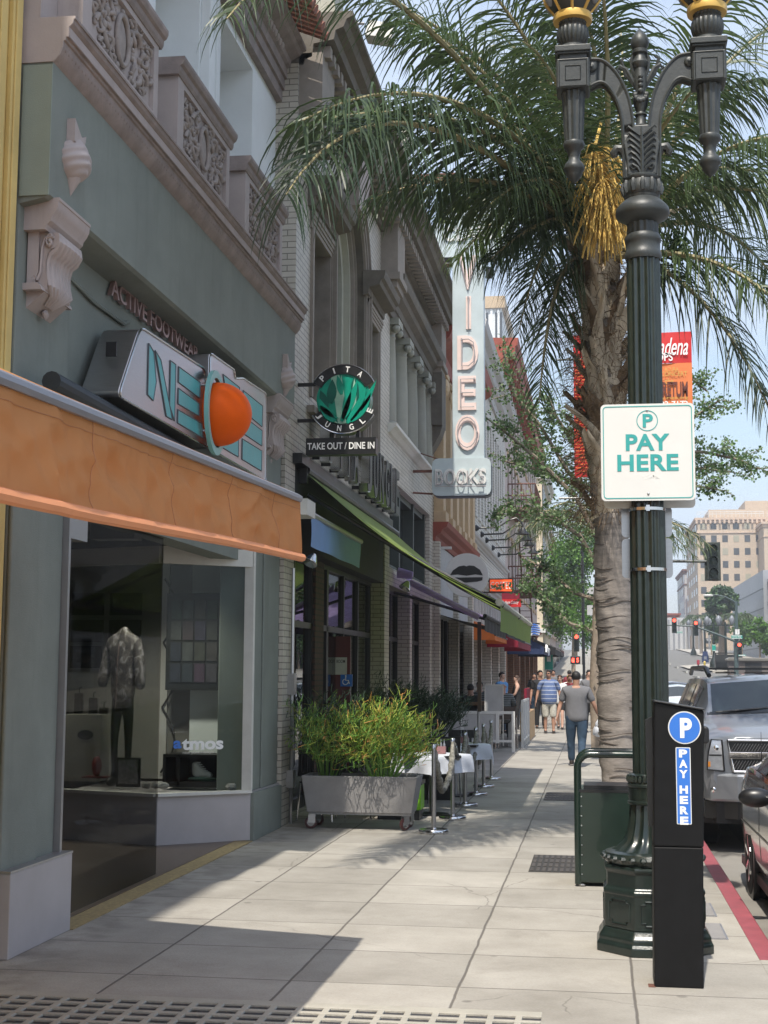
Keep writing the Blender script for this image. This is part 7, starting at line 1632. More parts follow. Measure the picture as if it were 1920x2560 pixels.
FR=[((840,60,17.2),(618,420,15.0)),((1010,60,18.0),(650,262,15.6)),((1100,170,19.4),(690,260,17.4)),((760,-330,16.5),(490,40,13.4)),((1130,130,21),(860,40,20)),((1180,60,21.5),(960,-120,20.5)),((1260,60,22),(1120,-200,21)),((1180,300,22),(945,470,21.2)),((1100,330,21.5),(905,420,20.5)),((1120,380,24),(990,560,25)),((1190,520,22.2),(1165,870,21.7)),((1180,430,23.8),(1120,720,24.5)),((1340,120,20.5),(1280,-160,18.8)),((1500,60,21.5),(1640,-130,20.5)),((1500,150,23.5),(1720,20,25)),((1540,260,21.5),(1730,300,20)),((1560,330,22.8),(1780,470,22.6)),((1540,380,24.2),(1700,640,25.2)),((1530,560,22),(1668,900,21.4)),((1590,480,21.2),(1760,760,20)),((1480,350,25),(1560,420,27.5)),((1300,260,25.2),(1200,330,27.5)),((1360,200,25.5),(1340,60,27.8)),((1240,150,19.6),(1130,90,17.2)),((1140,300,20.2),(800,430,19.0)),((1090,80,21.8),(780,-20,21)),((1340,60,21.6),(1180,-140,20.2)),((1520,300,23),(1720,400,23.6)),((1210,420,21.2),(1060,560,20.4)),((1420,200,19.4),(1560,160,16.8)),((1220,300,20.6),(1060,440,19.2)),((1470,200,22.2),(1640,170,21.6)),((1210,150,23.6),(1060,60,25)),]
fl_=[(S(*a),S(*b)) for a,b in FR]
palm(PT,crown,fl_,rnd,[M['frond'],M['frond'],M['frond'],M['frond_y'],M['frond_d']],n=92,ll=.88,wid=.0125,droop=1.1)
fc_=MB(); y0=20.7
A_=[S(1286,312,y0),S(1296,360,y0),S(1308,425,y0),S(1308,490,y0)]
stem_=[A_[0]+Vector((.06,.2,.3)),A_[0],A_[1],A_[2]]
fc_.tube(stem_,.018,6)
for k in range(260):
 t=rnd.random()**.8; i=min(int(t*3),2); u=t*3-i; p=A_[i]*(1-u)+A_[i+1]*u; a=rnd.random()*2*PI; d=Vector((math.cos(a)*.8,math.sin(a)*.8,rnd.uniform(.1,.6) if t<.25 else rnd.uniform(-.5,.3))).normalized(); L=rnd.uniform(.28,.58)*(1 if t<.85 else .8); pts=[p]; q=p.copy()
 for j in range(6):d=(d+Vector((0,0,-.42))).normalized(); q=q+d*L/6; pts.append(q.copy())
 fc_.tube(pts,[.006+.002*(j%2) for j in range(7)],4)
 for j in range(1,7):fc_.sphere(pts[j],(.009,.009,.011),4,3); fc_.sphere((pts[j]+pts[j-1])*.5,(.009,.009,.010),4,3)
part(fc_,'flower_cluster',M['flower'],PT,recalc=False)
sp=MB(); c=S(1462,535,22)
for k in range(300):
 v=Vector((rnd.gauss(0,1),rnd.gauss(0,1),rnd.gauss(0,1))).normalized()*rnd.uniform(.04,.18); sp.sphere(c+Vector((v.x*.8,v.y*.8,v.z*1.3)),.014,5,4)
part(sp,'green_fruit_cluster',M['leaf_d'],PT,recalc=False)
wl_=MB(); c0=S(1410,470,22.2); wl_.grid(lambda u,v:c0+Vector((.38*v,-.07*math.sin(PI*u),.09*(u-.5)*math.sin(PI*min(1,v+.15))+.1*v)),4,8); part(wl_,'dry_spathe',M['boot'],PT)
P2=thing('smaller_palm','smaller palm farther along the kerb with fronds either side of the big trunk','palm tree',(0,0,0))
m=MB(); m.tube([(.28,45,0),(.27,45,3),(.25,45,6.1)],[.24,.2,.19],14); part(m,'trunk',M['bark'],P2,smooth=True)
cr2=Vector((.25,45,6.35)); F2=[]
for k in range(20):
 a=k*2.399+.3; e=.5+.5*((k*7)%5)/5; L=3.3*(.8+.3*rnd.random()); h=Vector((math.cos(a),math.sin(a),0)); F2.append((cr2+h*L*.55+Vector((0,0,1.5*e)),cr2+h*L+Vector((0,0,.4-1.6*(1-e)-.5))))
palm(P2,cr2,F2,rnd,[M['frond'],M['frond_y']],n=46,ll=.8,wid=.016)
def distant_palm(x,y,h,sc,label,seed):
 r=random.Random(seed); t=thing('street_palm',label,'palm tree',(x,y,gz(y)),0,'palms along the far pavement'); m=MB(); m.tube([(0,0,0),(0,0,h)],[.2*sc,.15*sc],8); m.build('trunk',M['bark'],t)
 for k in range(14):
  a=k*2.4; L=2.6*sc; hh=Vector((math.cos(a),math.sin(a),0)); ra,lf=frond_mesh(Vector((0,0,h)),Vector((0,0,h))+hh*L*.5+Vector((0,0,1.1*sc)),Vector((0,0,h))+hh*L+Vector((0,0,-.8*sc)),r,n=22,ll=.8*sc,wid=.05*sc); lf.build('frond',M['frond'],t,recalc=False)
def leaf_cloud(mb,c,rad,n,size,rnd,clump=.35,ncl=None):
 c=Vector(c); ncl=ncl or max(4,int(n/60)); cl=[]
 for k in range(ncl):
  v=Vector((rnd.gauss(0,1),rnd.gauss(0,1),rnd.gauss(0,1))).normalized()*(rnd.random()**.4)
  cl.append(c+Vector((v.x*rad[0],v.y*rad[1],v.z*rad[2])))
 for i in range(n):
  q=rnd.choice(cl); p=q+Vector((rnd.gauss(0,1)*rad[0],rnd.gauss(0,1)*rad[1],rnd.gauss(0,1)*rad[2]))*clump*.5
  leaf1(mb,p,size*(.6+.8*rnd.random()),rnd)
def leaf1(mb,p,s,rnd):
 n=Vector((rnd.gauss(0,1),rnd.gauss(0,1),rnd.gauss(0,1)+.5)).normalized(); a=n.orthogonal().normalized(); a=(Matrix.Rotation(rnd.random()*6.28,3,n)@a); b=n.cross(a)
 mb.add([p-a*s*.1,p+b*s*.45+a*s*.35,p+a*s*.75+n*s*.08,p-b*s*.45+a*s*.35],[(0,1,2,3)])
GT=thing('ginkgo_tree','slender ginkgo street tree with pale bark behind the palm trunk','tree',(0,0,0))
yg=31.2; base=Vector((.02,yg,0))
def G(x,y,Y=yg):return UY(x,y,Y)
m=MB(); m.tube([base,G(1487,1700),G(1492,1560),G(1505,1300),G(1520,1100),G(1560,980),G(1600,860)],[.15,.12,.11,.10,.085,.06,.03],10); m.box(-.12,.22,30.85,31.2,0,.55); part(m,'trunk',M['branch'],GT,smooth=True)
BR=[([(1490,1580),(1425,1560),(1370,1510),(1330,1480),(1300,1450)],yg,-.7),([(1495,1350),(1439,1242),(1344,1147),(1275,1090),(1205,1036)],yg,-1.2),([(1480,1230),(1420,1180),(1350,1062),(1287,985),(1258,880)],yg,.6),([(1500,1280),(1420,1200),(1330,1170),(1250,1150)],yg,1.5),([(1490,1500),(1430,1480),(1380,1430),(1320,1400)],yg,1.2),([(1500,1200),(1440,1120),(1390,1040),(1370,990)],yg,-.4),([(1495,1420),(1450,1340),(1380,1290),(1280,1270),(1230,1300)],yg,-1.5),([(1530,1100),(1640,1050),(1740,1040),(1800,1000)],yg,-1.2),([(1530,1180),(1640,1130),(1760,1130),(1850,1150),(1890,1170)],yg,-.8),([(1520,1200),(1640,1190),(1740,1170),(1830,1180)],yg,.4),([(1520,1260),(1650,1220),(1740,1215),(1800,1225)],yg,-.5),([(1560,980),(1640,930),(1720,940),(1770,980)],yg,1)]
br=MB(); lv=[MB(),MB(),MB()]
for pts,Y,dy in BR:
 n=len(pts); P=[G(p[0],p[1],Y+dy*i/(n-1)) for i,p in enumerate(pts)]; br.tube(P,[.05*(1-i/n)+.008 for i in range(n)],6)
 for i in range(n-1):
  seg=P[i+1]-P[i]; cnt=int(seg.length*170*(.35 if i==0 else 1))
  for k in range(cnt):
   t=rnd.random(); c=P[i]+seg*t+Vector((rnd.gauss(0,.17),rnd.gauss(0,.25),rnd.gauss(0,.14)))
   leaf1(lv[0 if rnd.random()<.55 else (1 if rnd.random()<.6 else 2)],c,rnd.uniform(.05,.10),rnd)
  for k in range(9 if i else 2):
   t=rnd.random(); c=P[i]+seg*t; e=c+Vector((rnd.gauss(0,.28),rnd.gauss(0,.35),rnd.uniform(-.2,.4))); br.tube([c,(c+e)/2+Vector((0,0,.04)),e],.008,4)
   for q in range(34):leaf1(lv[q%2],c+(e-c)*rnd.uniform(.3,1.05)+Vector((rnd.gauss(0,.06),rnd.gauss(0,.06),rnd.gauss(0,.05))),rnd.uniform(.05,.1),rnd)
part(br,'branches',M['branch'],GT,smooth=True)
for q,mt in enumerate((M['leaf'],M['leaf_l'],M['leaf_d'])):part(lv[q],'foliage',mt,GT,recalc=False)
def tree(name,label,x,y,h,tr_,crowns,n,size,mats,seed,group=None,z0=None):
 r=random.Random(seed); z0=gz(y) if z0 is None else z0; t=thing(name,label,'tree',(x,y,z0),0,group); m=MB(); top=crowns[0][0]
 m.tube([(0,0,0),(.05,0,h*.35),(top[0]*.5,top[1]*.5,h*.7)],[tr_,tr_*.75,tr_*.4],8)
 for c,rd in crowns:
  m.tube([(0,0,h*.3),(c[0]*.5,c[1]*.5,h*.35+(c[2]-h*.35)*.5),tuple(c)],[tr_*.5,tr_*.3,.03],5)
 m.build('trunk',M['branch'],t,smooth=True)
 for k,mt in enumerate(mats):
  lm=MB()
  for c,rd in crowns:leaf_cloud(lm,c,rd,int(n/len(mats)/len(crowns)),size,r,.34)
  lm.build('foliage',mt,t,recalc=False)
 return t
tree('leafy_tree','bright green leafy tree at the corner beyond the pedestrians',-1.6,107,11,.25,[((-.5,0,8.0),(1.7,2,2.4)),((.4,0,5.0),(1.6,2,2.6)),((-1.0,1,5.5),(1.2,1.5,2.2)),((.6,0,9.8),(1.4,1.5,1.8))],16000,.21,[M['leaf_b'],M['leaf'],M['leaf_b']],31)
tree('leafy_tree','paler green street tree past the crossing on the left',1.6,125,9,.25,[((0,0,6.5),(2.0,2.4,2.2)),((.3,0,4.5),(1.6,2,1.6))],7000,.26,[M['leaf_b'],M['leaf_l']],33)
def Rg(x,y,Y):return UY(1450+x*.2833,1200+y*.2833,Y)
q=Rg(1240,1050,190); w=190*.2833/3500
tree('dark_oak_tree','dense dark green round tree before the tan building at the right',q.x,190,q.z+7.5*w*10-gz(190),.5,[((0,0,q.z-gz(190)+30*w),(95*w,4,75*w)),((-20*w,0,q.z-gz(190)-60*w),(80*w,4,60*w)),((55*w,0,q.z-gz(190)-10*w),(65*w,4,70*w))],9000,.55,[M['leaf_d'],M['leaf'],M['leaf_d']],35)
iv=thing('ivy_screen','bright green climbing ivy hanging over the modern building at the right edge','climbing plant',(0,0,0)); im=MB(); r5=random.Random(5)
for k in range(9000):
 y=112+34*r5.random()**.8; z=9.5-((y-112)/34)*2.2+r5.gauss(0,1.2)-3*r5.random()**2; leaf1(im,Vector((20.6+r5.gauss(0,.6),y,z)),.4,r5)
for k in range(4500):
 y=140+16*r5.random(); leaf1(im,Vector((20.8+r5.gauss(0,.5),y,8.5-(y-140)*.32+r5.gauss(0,.7)-r5.random()*2)),.4,r5)
part(im,'foliage',M['leaf_b'],iv,recalc=False); m=MB(); m.tube([(21,112,0),(21,130,8),(21,150,6)],.15,6); part(m,'stem',M['branch'],iv)
for k,(x,y,h,wd,lb) in enumerate(((16.8,150,4.5,2.4,'low bushy street tree behind the far bus shelter'),(18.0,140,5.0,2.8,'wide shrubby tree left of the modern building'),(17.5,175,5.5,2.2,'small tree before the black canopy'),(16.3,205,6,2.0,'small street tree far along the right pavement'),(19.5,128,4.2,3.0,'broad bush near the right edge above the silver car'))):
 tree('small_tree',lb,x,y,h,.12,[((0,0,h*.75),(wd*.5,wd*.5,h*.28)),((wd*.3,0,h*.55),(wd*.4,wd*.4,h*.25))],2600,.3,[M['leaf'],M['leaf_d'] if k%2 else M['leaf_b']],40+k,'small trees on the far right pavement')
distant_palm(15.6,215,5.2,1.25,'short palm before the tan building, left of the pair',51); distant_palm(16.5,170,5.0,1.1,'short palm before the tan building, right of the pair',52); distant_palm(1.5,205,4.5,1.2,'short palm beside the grey gate at the end of the road',53)
# -- people
def merge_into(ob,mb):
 me=ob.data; bm=bmesh.new(); bm.from_mesh(me); vs=[bm.verts.new(v) for v in mb.v]
 for f in mb.f:
  try:fc=bm.faces.new([vs[i] for i in f]); fc.smooth=True
  except ValueError:pass
 bm.to_mesh(me); bm.free()
def person(label,loc,rz,h=1.75,skin='skin',hair='hair',hairlen=0,shirt='shirt_grey',sleeve=.5,pants='denim',pantlen=1.0,shoe='shoe',arms=None,legs=None,w=1.0,belly=0.0,turn=0,seated=False,skirt=False,glasses=False,cap=None,group=None,detail=True,lean=0):
 k=h/1.76; t=thing('person',label,'person',loc,rz,group); t.scale=(k,k,k)
 ar=arms or (((.27,.02,1.14),(.30,-.04,.90)),((-.27,.02,1.14),(-.30,-.04,.90)))
 hz=.92 if not seated else .50; dz=hz-.92
 lg=legs or (((.10,-.03,.50),(.11,0,.09)),((-.10,.03,.50),(-.11,.05,.09)))
 if seated:lg=(((.11,-.42,.50),(.12,-.44,.09)),((-.11,-.42,.50),(-.12,-.44,.09)))
 def V(x,y,z):return Vector((x,y+lean*(z-.9),z+dz))
 J=[(V(0,0,.94),(.135*w,.10)),(V(0,-.01-belly*.3,1.10),(.125*w+belly*.3,.095+belly)),(V(0,0,1.30),(.14*w,.10+belly*.3)),(V(0,.01,1.42),(.12*w,.09)),(V(0,.01,1.50),(.062,.062)),(V(0,-.005,1.58),(.072,.08)),(V(0,-.012,1.66),(.078,.092)),(V(0,-.005,1.73),(.058,.07))]
 E=[(i,i+1) for i in range(7)]; fm_=MB()
 for s,(el,wr) in zip((1,-1),ar):
  sh=V(s*.18*w,.01,1.415); i0=len(J); el=V(*el); wr=V(*wr); d=(wr-el).normalized()
  J+=[(sh,(.066,.066)),((sh+el)/2,(.055,.055)),(el,(.044,.044)),((el+wr)/2,(.042,.042)),(wr,(.027,.022)),(wr+d*.06,(.036,.018)),(wr+d*.10,(.034,.016))]; E+=[(3,i0)]+[(i0+q,i0+q+1) for q in range(6)]
  a=Vector((0,1,0)); b=d.cross(a).normalized(); a=b.cross(d).normalized()
  for q,(off,ln) in enumerate(((-.026,.075),(-.009,.085),(.009,.08),(.025,.062))):
   p=wr+d*.105+a*off; cu=b*(-s)*.0; fm_.tube([p-d*.02,p+d*ln*.45,p+d*ln*.8-b*.012*s,p+d*ln*.95-b*.028*s],[.0095,.009,.008,.0055],6)
  p=wr+d*.045-a*.03; fm_.tube([p,p-a*.02+d*.025,p-a*.025+d*.055],[.012,.011,.008],6)
 for s,(kn,an) in zip((1,-1),lg):
  i0=len(J); kn=Vector(kn); an=Vector(an); hp=V(s*.085*w,0,.90)
  J+=[(hp,(.075*w,.08*w)),((hp+kn)/2,(.072*w,.075*w)),(kn,(.057,.058)),(kn*.55+an*.45+Vector((0,.015,0)),(.053,.056)),(an,(.036,.038)),(an+Vector((0,-.11,-.05)),(.034,.024)),(an+Vector((0,-.16,-.06)),(.03,.018))]; E+=[(0,i0)]+[(i0+q,i0+q+1) for q in range(6)]
 body=skin_obj('body',J,E,M[skin],t)
 hd=V(0,-.012,1.66); Rt=Matrix.Rotation(turn,3,'Z')
 def Hd(v):return hd+Rt@Vector(v)
 fm_.sphere(Hd((0,-.09,-.0)),(.012,.022,.022),8,6)
 for s in (-1,1):fm_.sphere(Hd((s*.077,.005,-.0)),(.012,.02,.03),8,6)
 fm_.sphere(Hd((0,-.07,-.055)),(.035,.03,.03),8,6); fm_.sphere(Hd((0,-.03,-.02)),(.07,.075,.085),12,8)
 merge_into(body,fm_)
 f=MB()
 for s in (-1,1):f.sphere(Hd((s*.028,-.094,.022)),(.011,.008,.007),6,5)
 f.tube([Hd((-.022,-.098,-.045)),Hd((0,-.103,-.047)),Hd((.022,-.098,-.045))],.004,5); f.build('face_features',M['hair'],t)
 if glasses:
  f=MB()
  for s in (-1,1):f.sphere(Hd((s*.032,-.098,.022)),(.027,.008,.017),8,6)
  f.tube([Hd((-.078,-.0,.025)),Hd((-.055,-.095,.03)),Hd((.055,-.095,.03)),Hd((.078,0,.025))],.004,5); f.build('sunglasses',M['black'],t)
 f=MB()
 if hair:
  vs=MB(); vs.sphere(Hd((0,.014,.03)),(.088,.098,.095),16,12); keep=[]
  f.v=vs.v; f.f=[fc for fc in vs.f if not any((Rt.inverted()@(vs.v[i]-hd)).y<-.055 and (Rt.inverted()@(vs.v[i]-hd)).z<.055 for i in fc) and not all((vs.v[i]-hd).z<-.03 and hairlen==0 for i in fc)]; f.m=[0]*len(f.f)
  if hairlen:f.tube([Hd((0,.06,.03)),Hd((0,.075,-.08)),Hd((0,.08,-.10-hairlen*.5)),Hd((0,.07,-.10-hairlen))],[.075,.08,.075,.04],10)
  o=f.build('hair',M[hair],t,smooth=True,angle=180); sm=o.modifiers.new('thick','SOLIDIFY'); sm.thickness=.008
 if cap:f=MB(); f.sphere(Hd((0,0,.05)),(.095,.105,.07),14,8); f.box(hd.x-.06,hd.x+.06,hd.y-.17,hd.y-.05,hd.z+.03,hd.z+.042); f.build('cap',M[cap],t,smooth=True)
 g=.018; J2=[(V(0,0,.80),(.20*w,.165+belly*.6)),(V(0,-.0-belly*.2,.93),(.195*w+belly*.2,.16+belly*.8)),(V(0,-.01-belly*.3,1.10),(.19*w+belly*.4,.155+belly)),(V(0,0,1.30),(.195*w,.148+belly*.3)),(V(0,.01,1.435),(.14*w,.105)),(V(0,.01,1.53),(.088,.085))]; E2=[(i,i+1) for i in range(5)]
 for s,(el,wr) in zip((1,-1),ar):
  if sleeve<=0:continue
  sh=V(s*.185*w,.01,1.415); el=V(*el); wr=V(*wr); i0=len(J2); J2+=[(sh,(.085,.085)),((sh+el)/2,(.075,.075))]; E2+=[(4,i0),(i0,i0+1)]
  if sleeve>.4:e_=sh+(el-sh)*.85; J2+=[(e_,(.068,.07))]; E2+=[(i0+1,i0+2)]
  if sleeve>.9:J2+=[(wr,(.045,.045))]; E2+=[(i0+2,i0+3)]
 skin_obj('shirt',J2,E2,M[shirt],t)
 J3=[(V(0,0,1.03),(.17*w,.135)),(V(0,0,.90),(.175*w,.14))]; E3=[(0,1)]
 for s,(kn,an) in zip((1,-1),lg):
  kn=Vector(kn); an=Vector(an); hp=V(s*.088*w,0,.84) if not seated else V(s*.088*w,-.08,.90); i0=len(J3)
  J3+=[(hp,(.108*w,.112*w)),((hp+kn)/2,(.096*w,.10*w))]; E3+=[(1,i0),(i0,i0+1)]
  e=kn if pantlen>.45 else (hp+kn)*.5+(kn-hp)*.2; J3+=[(e,(.082 if pantlen>.6 else .098,.085 if pantlen>.6 else .10))]; E3+=[(i0+1,i0+2)]
  if .45<pantlen<=.6:J3+=[(kn+(an-kn)*.12,(.092,.095))]; E3+=[(i0+2,i0+3)]
  if pantlen>.6:J3+=[((kn+an)/2,(.072,.076)),(an+Vector((0,0,-.02)),(.066,.07))]; E3+=[(i0+2,i0+3),(i0+3,i0+4)]
 skin_obj('skirt' if skirt else 'trousers',J3,E3,M[pants],t)
 for s,(kn,an) in zip((1,-1),lg):
  an=Vector(an); f=MB(); f.sphere(an+Vector((0,-.075,-.045)),(.048,.135,.038),12,8); f.sphere(an+Vector((0,.005,-.02)),(.045,.055,.055),10,8); o=f.build('shoe',M[shoe],t,smooth=True)
  f=MB(); f.sphere(an+Vector((0,-.072,-.075)),(.05,.14,.014),12,5); f.build('sole',M['sole'],o,smooth=True)
 return t
def at(x,y,Y):p=UY(*D(x,y),Y); return p.x
g1=person('heavyset man in a grey polo shirt and jeans walking away, seen from behind',(-.38,27.35,0),PI,1.78,shirt='shirt_grey',sleeve=.5,w=1.16,belly=.02,arms=(((.30,-.02,1.16),(.36,.06,.93)),((-.33,.0,1.16),(-.42,-.10,.94))),legs=(((.11,-.06,.50),(.10,-.12,.10)),((-.10,.03,.48),(-.09,.30,.19))))
bg=MB(); bg.sphere((0,0,-.12),(.11,.09,.11),16,10); bg.tube([(0,0,.10),(-.02,0,.04),(0,0,-.04)],[.012,.03,.07],8)
for v in bg.v:v+=Vector((noise.noise(v*14),noise.noise(v*14+Vector((5,0,0))),0))*.03
bo=bg.build('plastic_bag',M['bag'],smooth=True,angle=180); bo.location=(.03,27.22,.79); tag(bo,'white plastic carrier bag hanging from the grey shirted man\'s hand','bag')
g2=person('man in a blue and white striped polo, pale shorts and sunglasses walking this way',(-1.37,41.6,0),R(6),1.83,shirt='stripe_shirt',sleeve=.5,pants='khaki',pantlen=.55,w=1.2,belly=.05,glasses=True,turn=R(-25),legs=(((.11,-.04,.50),(.12,-.05,.09)),((-.10,-.0,.5),(-.10,.04,.09))),arms=(((.30,.04,1.15),(.33,.0,.92)),((-.31,.02,1.15),(-.36,-.03,.92))))
person('woman in a black vest top standing at the far cafe rail, arm forward',(-2.45,44.0,0),R(-75),1.66,skin='skin_l',hair='hair_b',hairlen=.28,shirt='shirt_k',sleeve=0,pants='shirt_k',arms=(((.22,-.10,1.16),(.16,-.32,1.08)),((-.22,-.05,1.15),(-.2,-.25,1.02))))
person('dark haired man in black just behind the striped shirt man',(-1.75,45,0),R(8),1.82,shirt='shirt_k',pants='shirt_k',turn=R(20))
person('woman in a white top and dark shorts with sunglasses behind the striped shirt man',(-1.12,44.5,0),R(-5),1.68,skin='skin_l',hair='hair_b',hairlen=.3,shirt='shirt_w',pants='shirt_k',pantlen=.4,glasses=True,w=.9,legs=(((.08,-.14,.50),(.09,-.22,.10)),((-.08,.06,.5),(-.08,.22,.12))))
person('woman with a maroon top beside the woman in white',(-.85,46.5,0),R(0),1.68,hair='hair_b',hairlen=.25,shirt='shirt_m',pants='shirt_k',pantlen=.4,w=.9)
person('person in a white shirt and white cap walking away',(-.66,50,0),PI,1.80,shirt='shirt_w',pants='khaki',cap='shirt_w',hair=None)
person('short person in white with a yellow cap in the crowd',(-.98,52,0),PI,1.66,shirt='shirt_w',pants='denim',cap='gold',hair=None)
person('man in a grey printed T-shirt and dark trousers near the thin tree',(-.20,42.5,0),R(10),1.84,skin='skin_l',hair='hair',shirt='shirt_grey',sleeve=.5,pants='shirt_k',turn=R(20),w=1.05)
person('person in a maroon shirt beyond the crowd',(-1.15,62,0),PI,1.85,shirt='shirt_m',pants='denim')
person('person in a dark red top at the crossing, farther right',(-.35,60,0),0,1.7,shirt='shirt_m',pants='shirt_k')
person('far pedestrian with black hair near the shop doorway',(-2.5,58,0),0,1.72,shirt='shirt_k',pants='denim')
person('far pedestrian in grey near the awnings',(-1.9,64,0),0,1.86,shirt='shirt_grey',pants='denim')
person('man in a bright blue shirt leaning by the white column',(-2.72,41.2,0),R(60),1.76,skin='skin_l',shirt='shirt_b',pants='denim')
person('diner with a dark bun of hair seated at the long wooden table',(-2.92,35.7,.22),0,1.72,shirt='stripe_dark',pants='shirt_k',seated=True,hairlen=0)
person('woman diner with long black hair and sunglasses at the long wooden table',(-2.50,35.6,.14),0,1.68,hair='hair',hairlen=.35,shirt='shirt_k',pants='shirt_k',seated=True,glasses=True)
person('bald diner in a dark striped shirt leaning over the table',(-2.2,33.55,.20),PI,1.74,hair=None,shirt='stripe_dark',sleeve=.95,pants='shirt_k',seated=True,w=1.1,arms=(((.28,-.12,1.2),(.2,-.34,1.12)),((-.28,-.12,1.2),(-.2,-.34,1.12))),lean=-.2)
person('diner with black hair showing over the grey white board',(-3.0,34.0,.16),PI,1.72,shirt='shirt_k',pants='shirt_k',seated=True)
# -- vehicles
def crm(P,t):
 n=len(P)-1; x=t*n; i=min(int(x),n-1); u=x-i; p0,p1,p2,p3=P[max(i-1,0)],P[i],P[i+1],P[min(i+2,n)]
 return tuple(.5*((2*p1[j])+(-p0[j]+p2[j])*u+(2*p0[j]-5*p1[j]+4*p2[j]-p3[j])*u*u+(-p0[j]+3*p1[j]-3*p2[j]+p3[j])*u**3) for j in range(len(p1)))
class Loft:
 def __init__(s,st):s.st=st; s.K=len(st[0][1])
 def pt(s,u,v,side=1,off=0):
  """u: station index (float), v: profile index (float)"""
  n=len(s.st); i=min(int(u),n-2); f=u-i
  f=f*f*(3-2*f)*.25+f*.75
  a,b=s.st[i],s.st[i+1]; k=min(int(v),s.K-2); g=v-k
  def pr(S):A,B=S[1][k],S[1][k+1]; return A[0]+(B[0]-A[0])*g,A[1]+(B[1]-A[1])*g
  pa,pb=pr(a),pr(b); y=a[0]+(b[0]-a[0])*f; return Vector((side*(pa[0]+(pb[0]-pa[0])*f),y,pa[1]+(pb[1]-pa[1])*f))
 def nrm(s,u,v,side=1):
  e=.02; a=s.pt(min(u+e,len(s.st)-1),v,side)-s.pt(max(u-e,0),v,side); b=s.pt(u,min(v+e,s.K-1),side)-s.pt(u,max(v-e,0),side); n=a.cross(b)
  if n.length<1e-9:return Vector((0,0,1))
  n.normalize(); c=s.pt(u,v,side)-Vector((0,s.pt(u,v,side).y,.7))
  return n if n.dot(c)>0 else -n
 def patch(s,mb,u0,u1,v0,v1,side,off=.004,nu=6,nv=4,taper=0):
  def f(a,b):u=u0+(u1-u0)*a; v=v0+(v1-v0)*b; return s.pt(u,v,side)+s.nrm(u,v,side)*off
  mb.grid(f,nu,nv); return mb
 def body(s,mb,nu=3,nv=3):
  NU,NV=(len(s.st)-1)*nu,(s.K-1)*nv
  for side in (1,-1):mb.grid(lambda a,b:s.pt(a*(len(s.st)-1),b*(s.K-1),side),NU,NV)
  for u in (0,len(s.st)-1):
   P=[s.pt(u,v,1) for v in range(s.K)]; Q=[s.pt(u,v,-1) for v in range(s.K)]; n=len(P); mb.add(P+Q,[(i,i+1,n+i+1,n+i) for i in range(n-1)])
  return mb
def wheel(par,x,y,r=.34,w=.22,name='wheel'):
 m=MB(); pr=[(r*.62,-w/2),(r*.9,-w/2),(r,-w/2+.03),(r,w/2-.03),(r*.9,w/2),(r*.62,w/2)]; m.lathe(pr,36); o=m.build('tyre',M['rubber'],None,smooth=True)
 wt=bpy.data.objects.new(name,o.data);
 bpy.data.objects.remove(o); COL.objects.link(wt); wt.parent=par; wt.location=(x,y,r); wt.rotation_euler=(0,R(90),0)
 m=MB(); m.lathe([(0,-.04),(r*.2,-.05),(r*.22,-.03),(r*.58,-.02),(r*.64,-w/2+.01),(r*.64,w/2-.01),(r*.58,.02),(r*.22,.03),(r*.2,.05),(0,.04)],30)
 for k in range(6):a=2*PI*k/6; m.tube([(r*.15*math.cos(a),r*.15*math.sin(a),w*.36*(1 if x>0 else -1)),(r*.6*math.cos(a),r*.6*math.sin(a),w*.42*(1 if x>0 else -1))],[.035,.03],6)
 m.build('rim',M['chrome'],wt,smooth=True); return wt
 # --- silver full-size SUV, nose towards us
SU=thing('parked_suv','big silver SUV with gold emblem and roof rack parked facing this way','car',(2.10,15.62,-.15))
st=[(0.00,[(.70,.62),(.80,.66),(.86,.80),(.86,1.02),(.82,1.18),(.60,1.235),(0,1.25)]),(0.07,[(.86,.60),(.93,.66),(.965,.82),(.96,1.03),(.91,1.22),(.66,1.275),(0,1.29)]),(0.30,[(.96,.57),(1.0,.66),(1.01,.85),(1.005,1.05),(.955,1.26),(.72,1.33),(0,1.35)]),(0.95,[(.98,.36),(1.01,.60),(1.015,.88),(1.01,1.08),(.97,1.31),(.76,1.40),(0,1.42)]),(1.30,[(.98,.34),(1.01,.60),(1.015,.90),(1.01,1.12),(.975,1.34),(.80,1.44),(0,1.47)]),(1.98,[(.98,.34),(1.01,.60),(1.015,.90),(1.01,1.14),(.975,1.36),(.76,1.80),(0,1.86)]),(2.35,[(.98,.34),(1.01,.60),(1.015,.90),(1.01,1.14),(.975,1.36),(.78,1.85),(0,1.915)]),(3.90,[(.98,.34),(1.01,.60),(1.015,.90),(1.01,1.14),(.975,1.36),(.78,1.86),(0,1.93)]),(5.30,[(.98,.36),(1.01,.60),(1.015,.90),(1.01,1.14),(.975,1.36),(.77,1.84),(0,1.90)]),(5.62,[(.90,.45),(.94,.60),(.95,.90),(.94,1.14),(.90,1.36),(.72,1.74),(0,1.80)])]
Lf=Loft(st); m=MB(); Lf.body(m); body=m.build('body',M['silver'],SU,smooth=True,angle=38,weld=True)
m=MB()
for s in (1,-1):Lf.patch(m,4.10,4.97,5.05,6,s,.006,8,6)
ws=m.build('windscreen',M['car_glass'],SU,smooth=True)
m=MB()
for s in (1,-1):
 for (a,b) in ((5.15,6.35),(6.5,7.4),(7.5,7.95)):Lf.patch(m,a,b,4.14,4.86,s,.006,5,3)
m.build('side_window',M['car_glass'],SU,smooth=True)
m=MB(); Lf.patch(m,4.02,4.12,4.9,6,1,.008,3,6); Lf.patch(m,4.02,4.12,4.9,6,-1,.008,3,6)
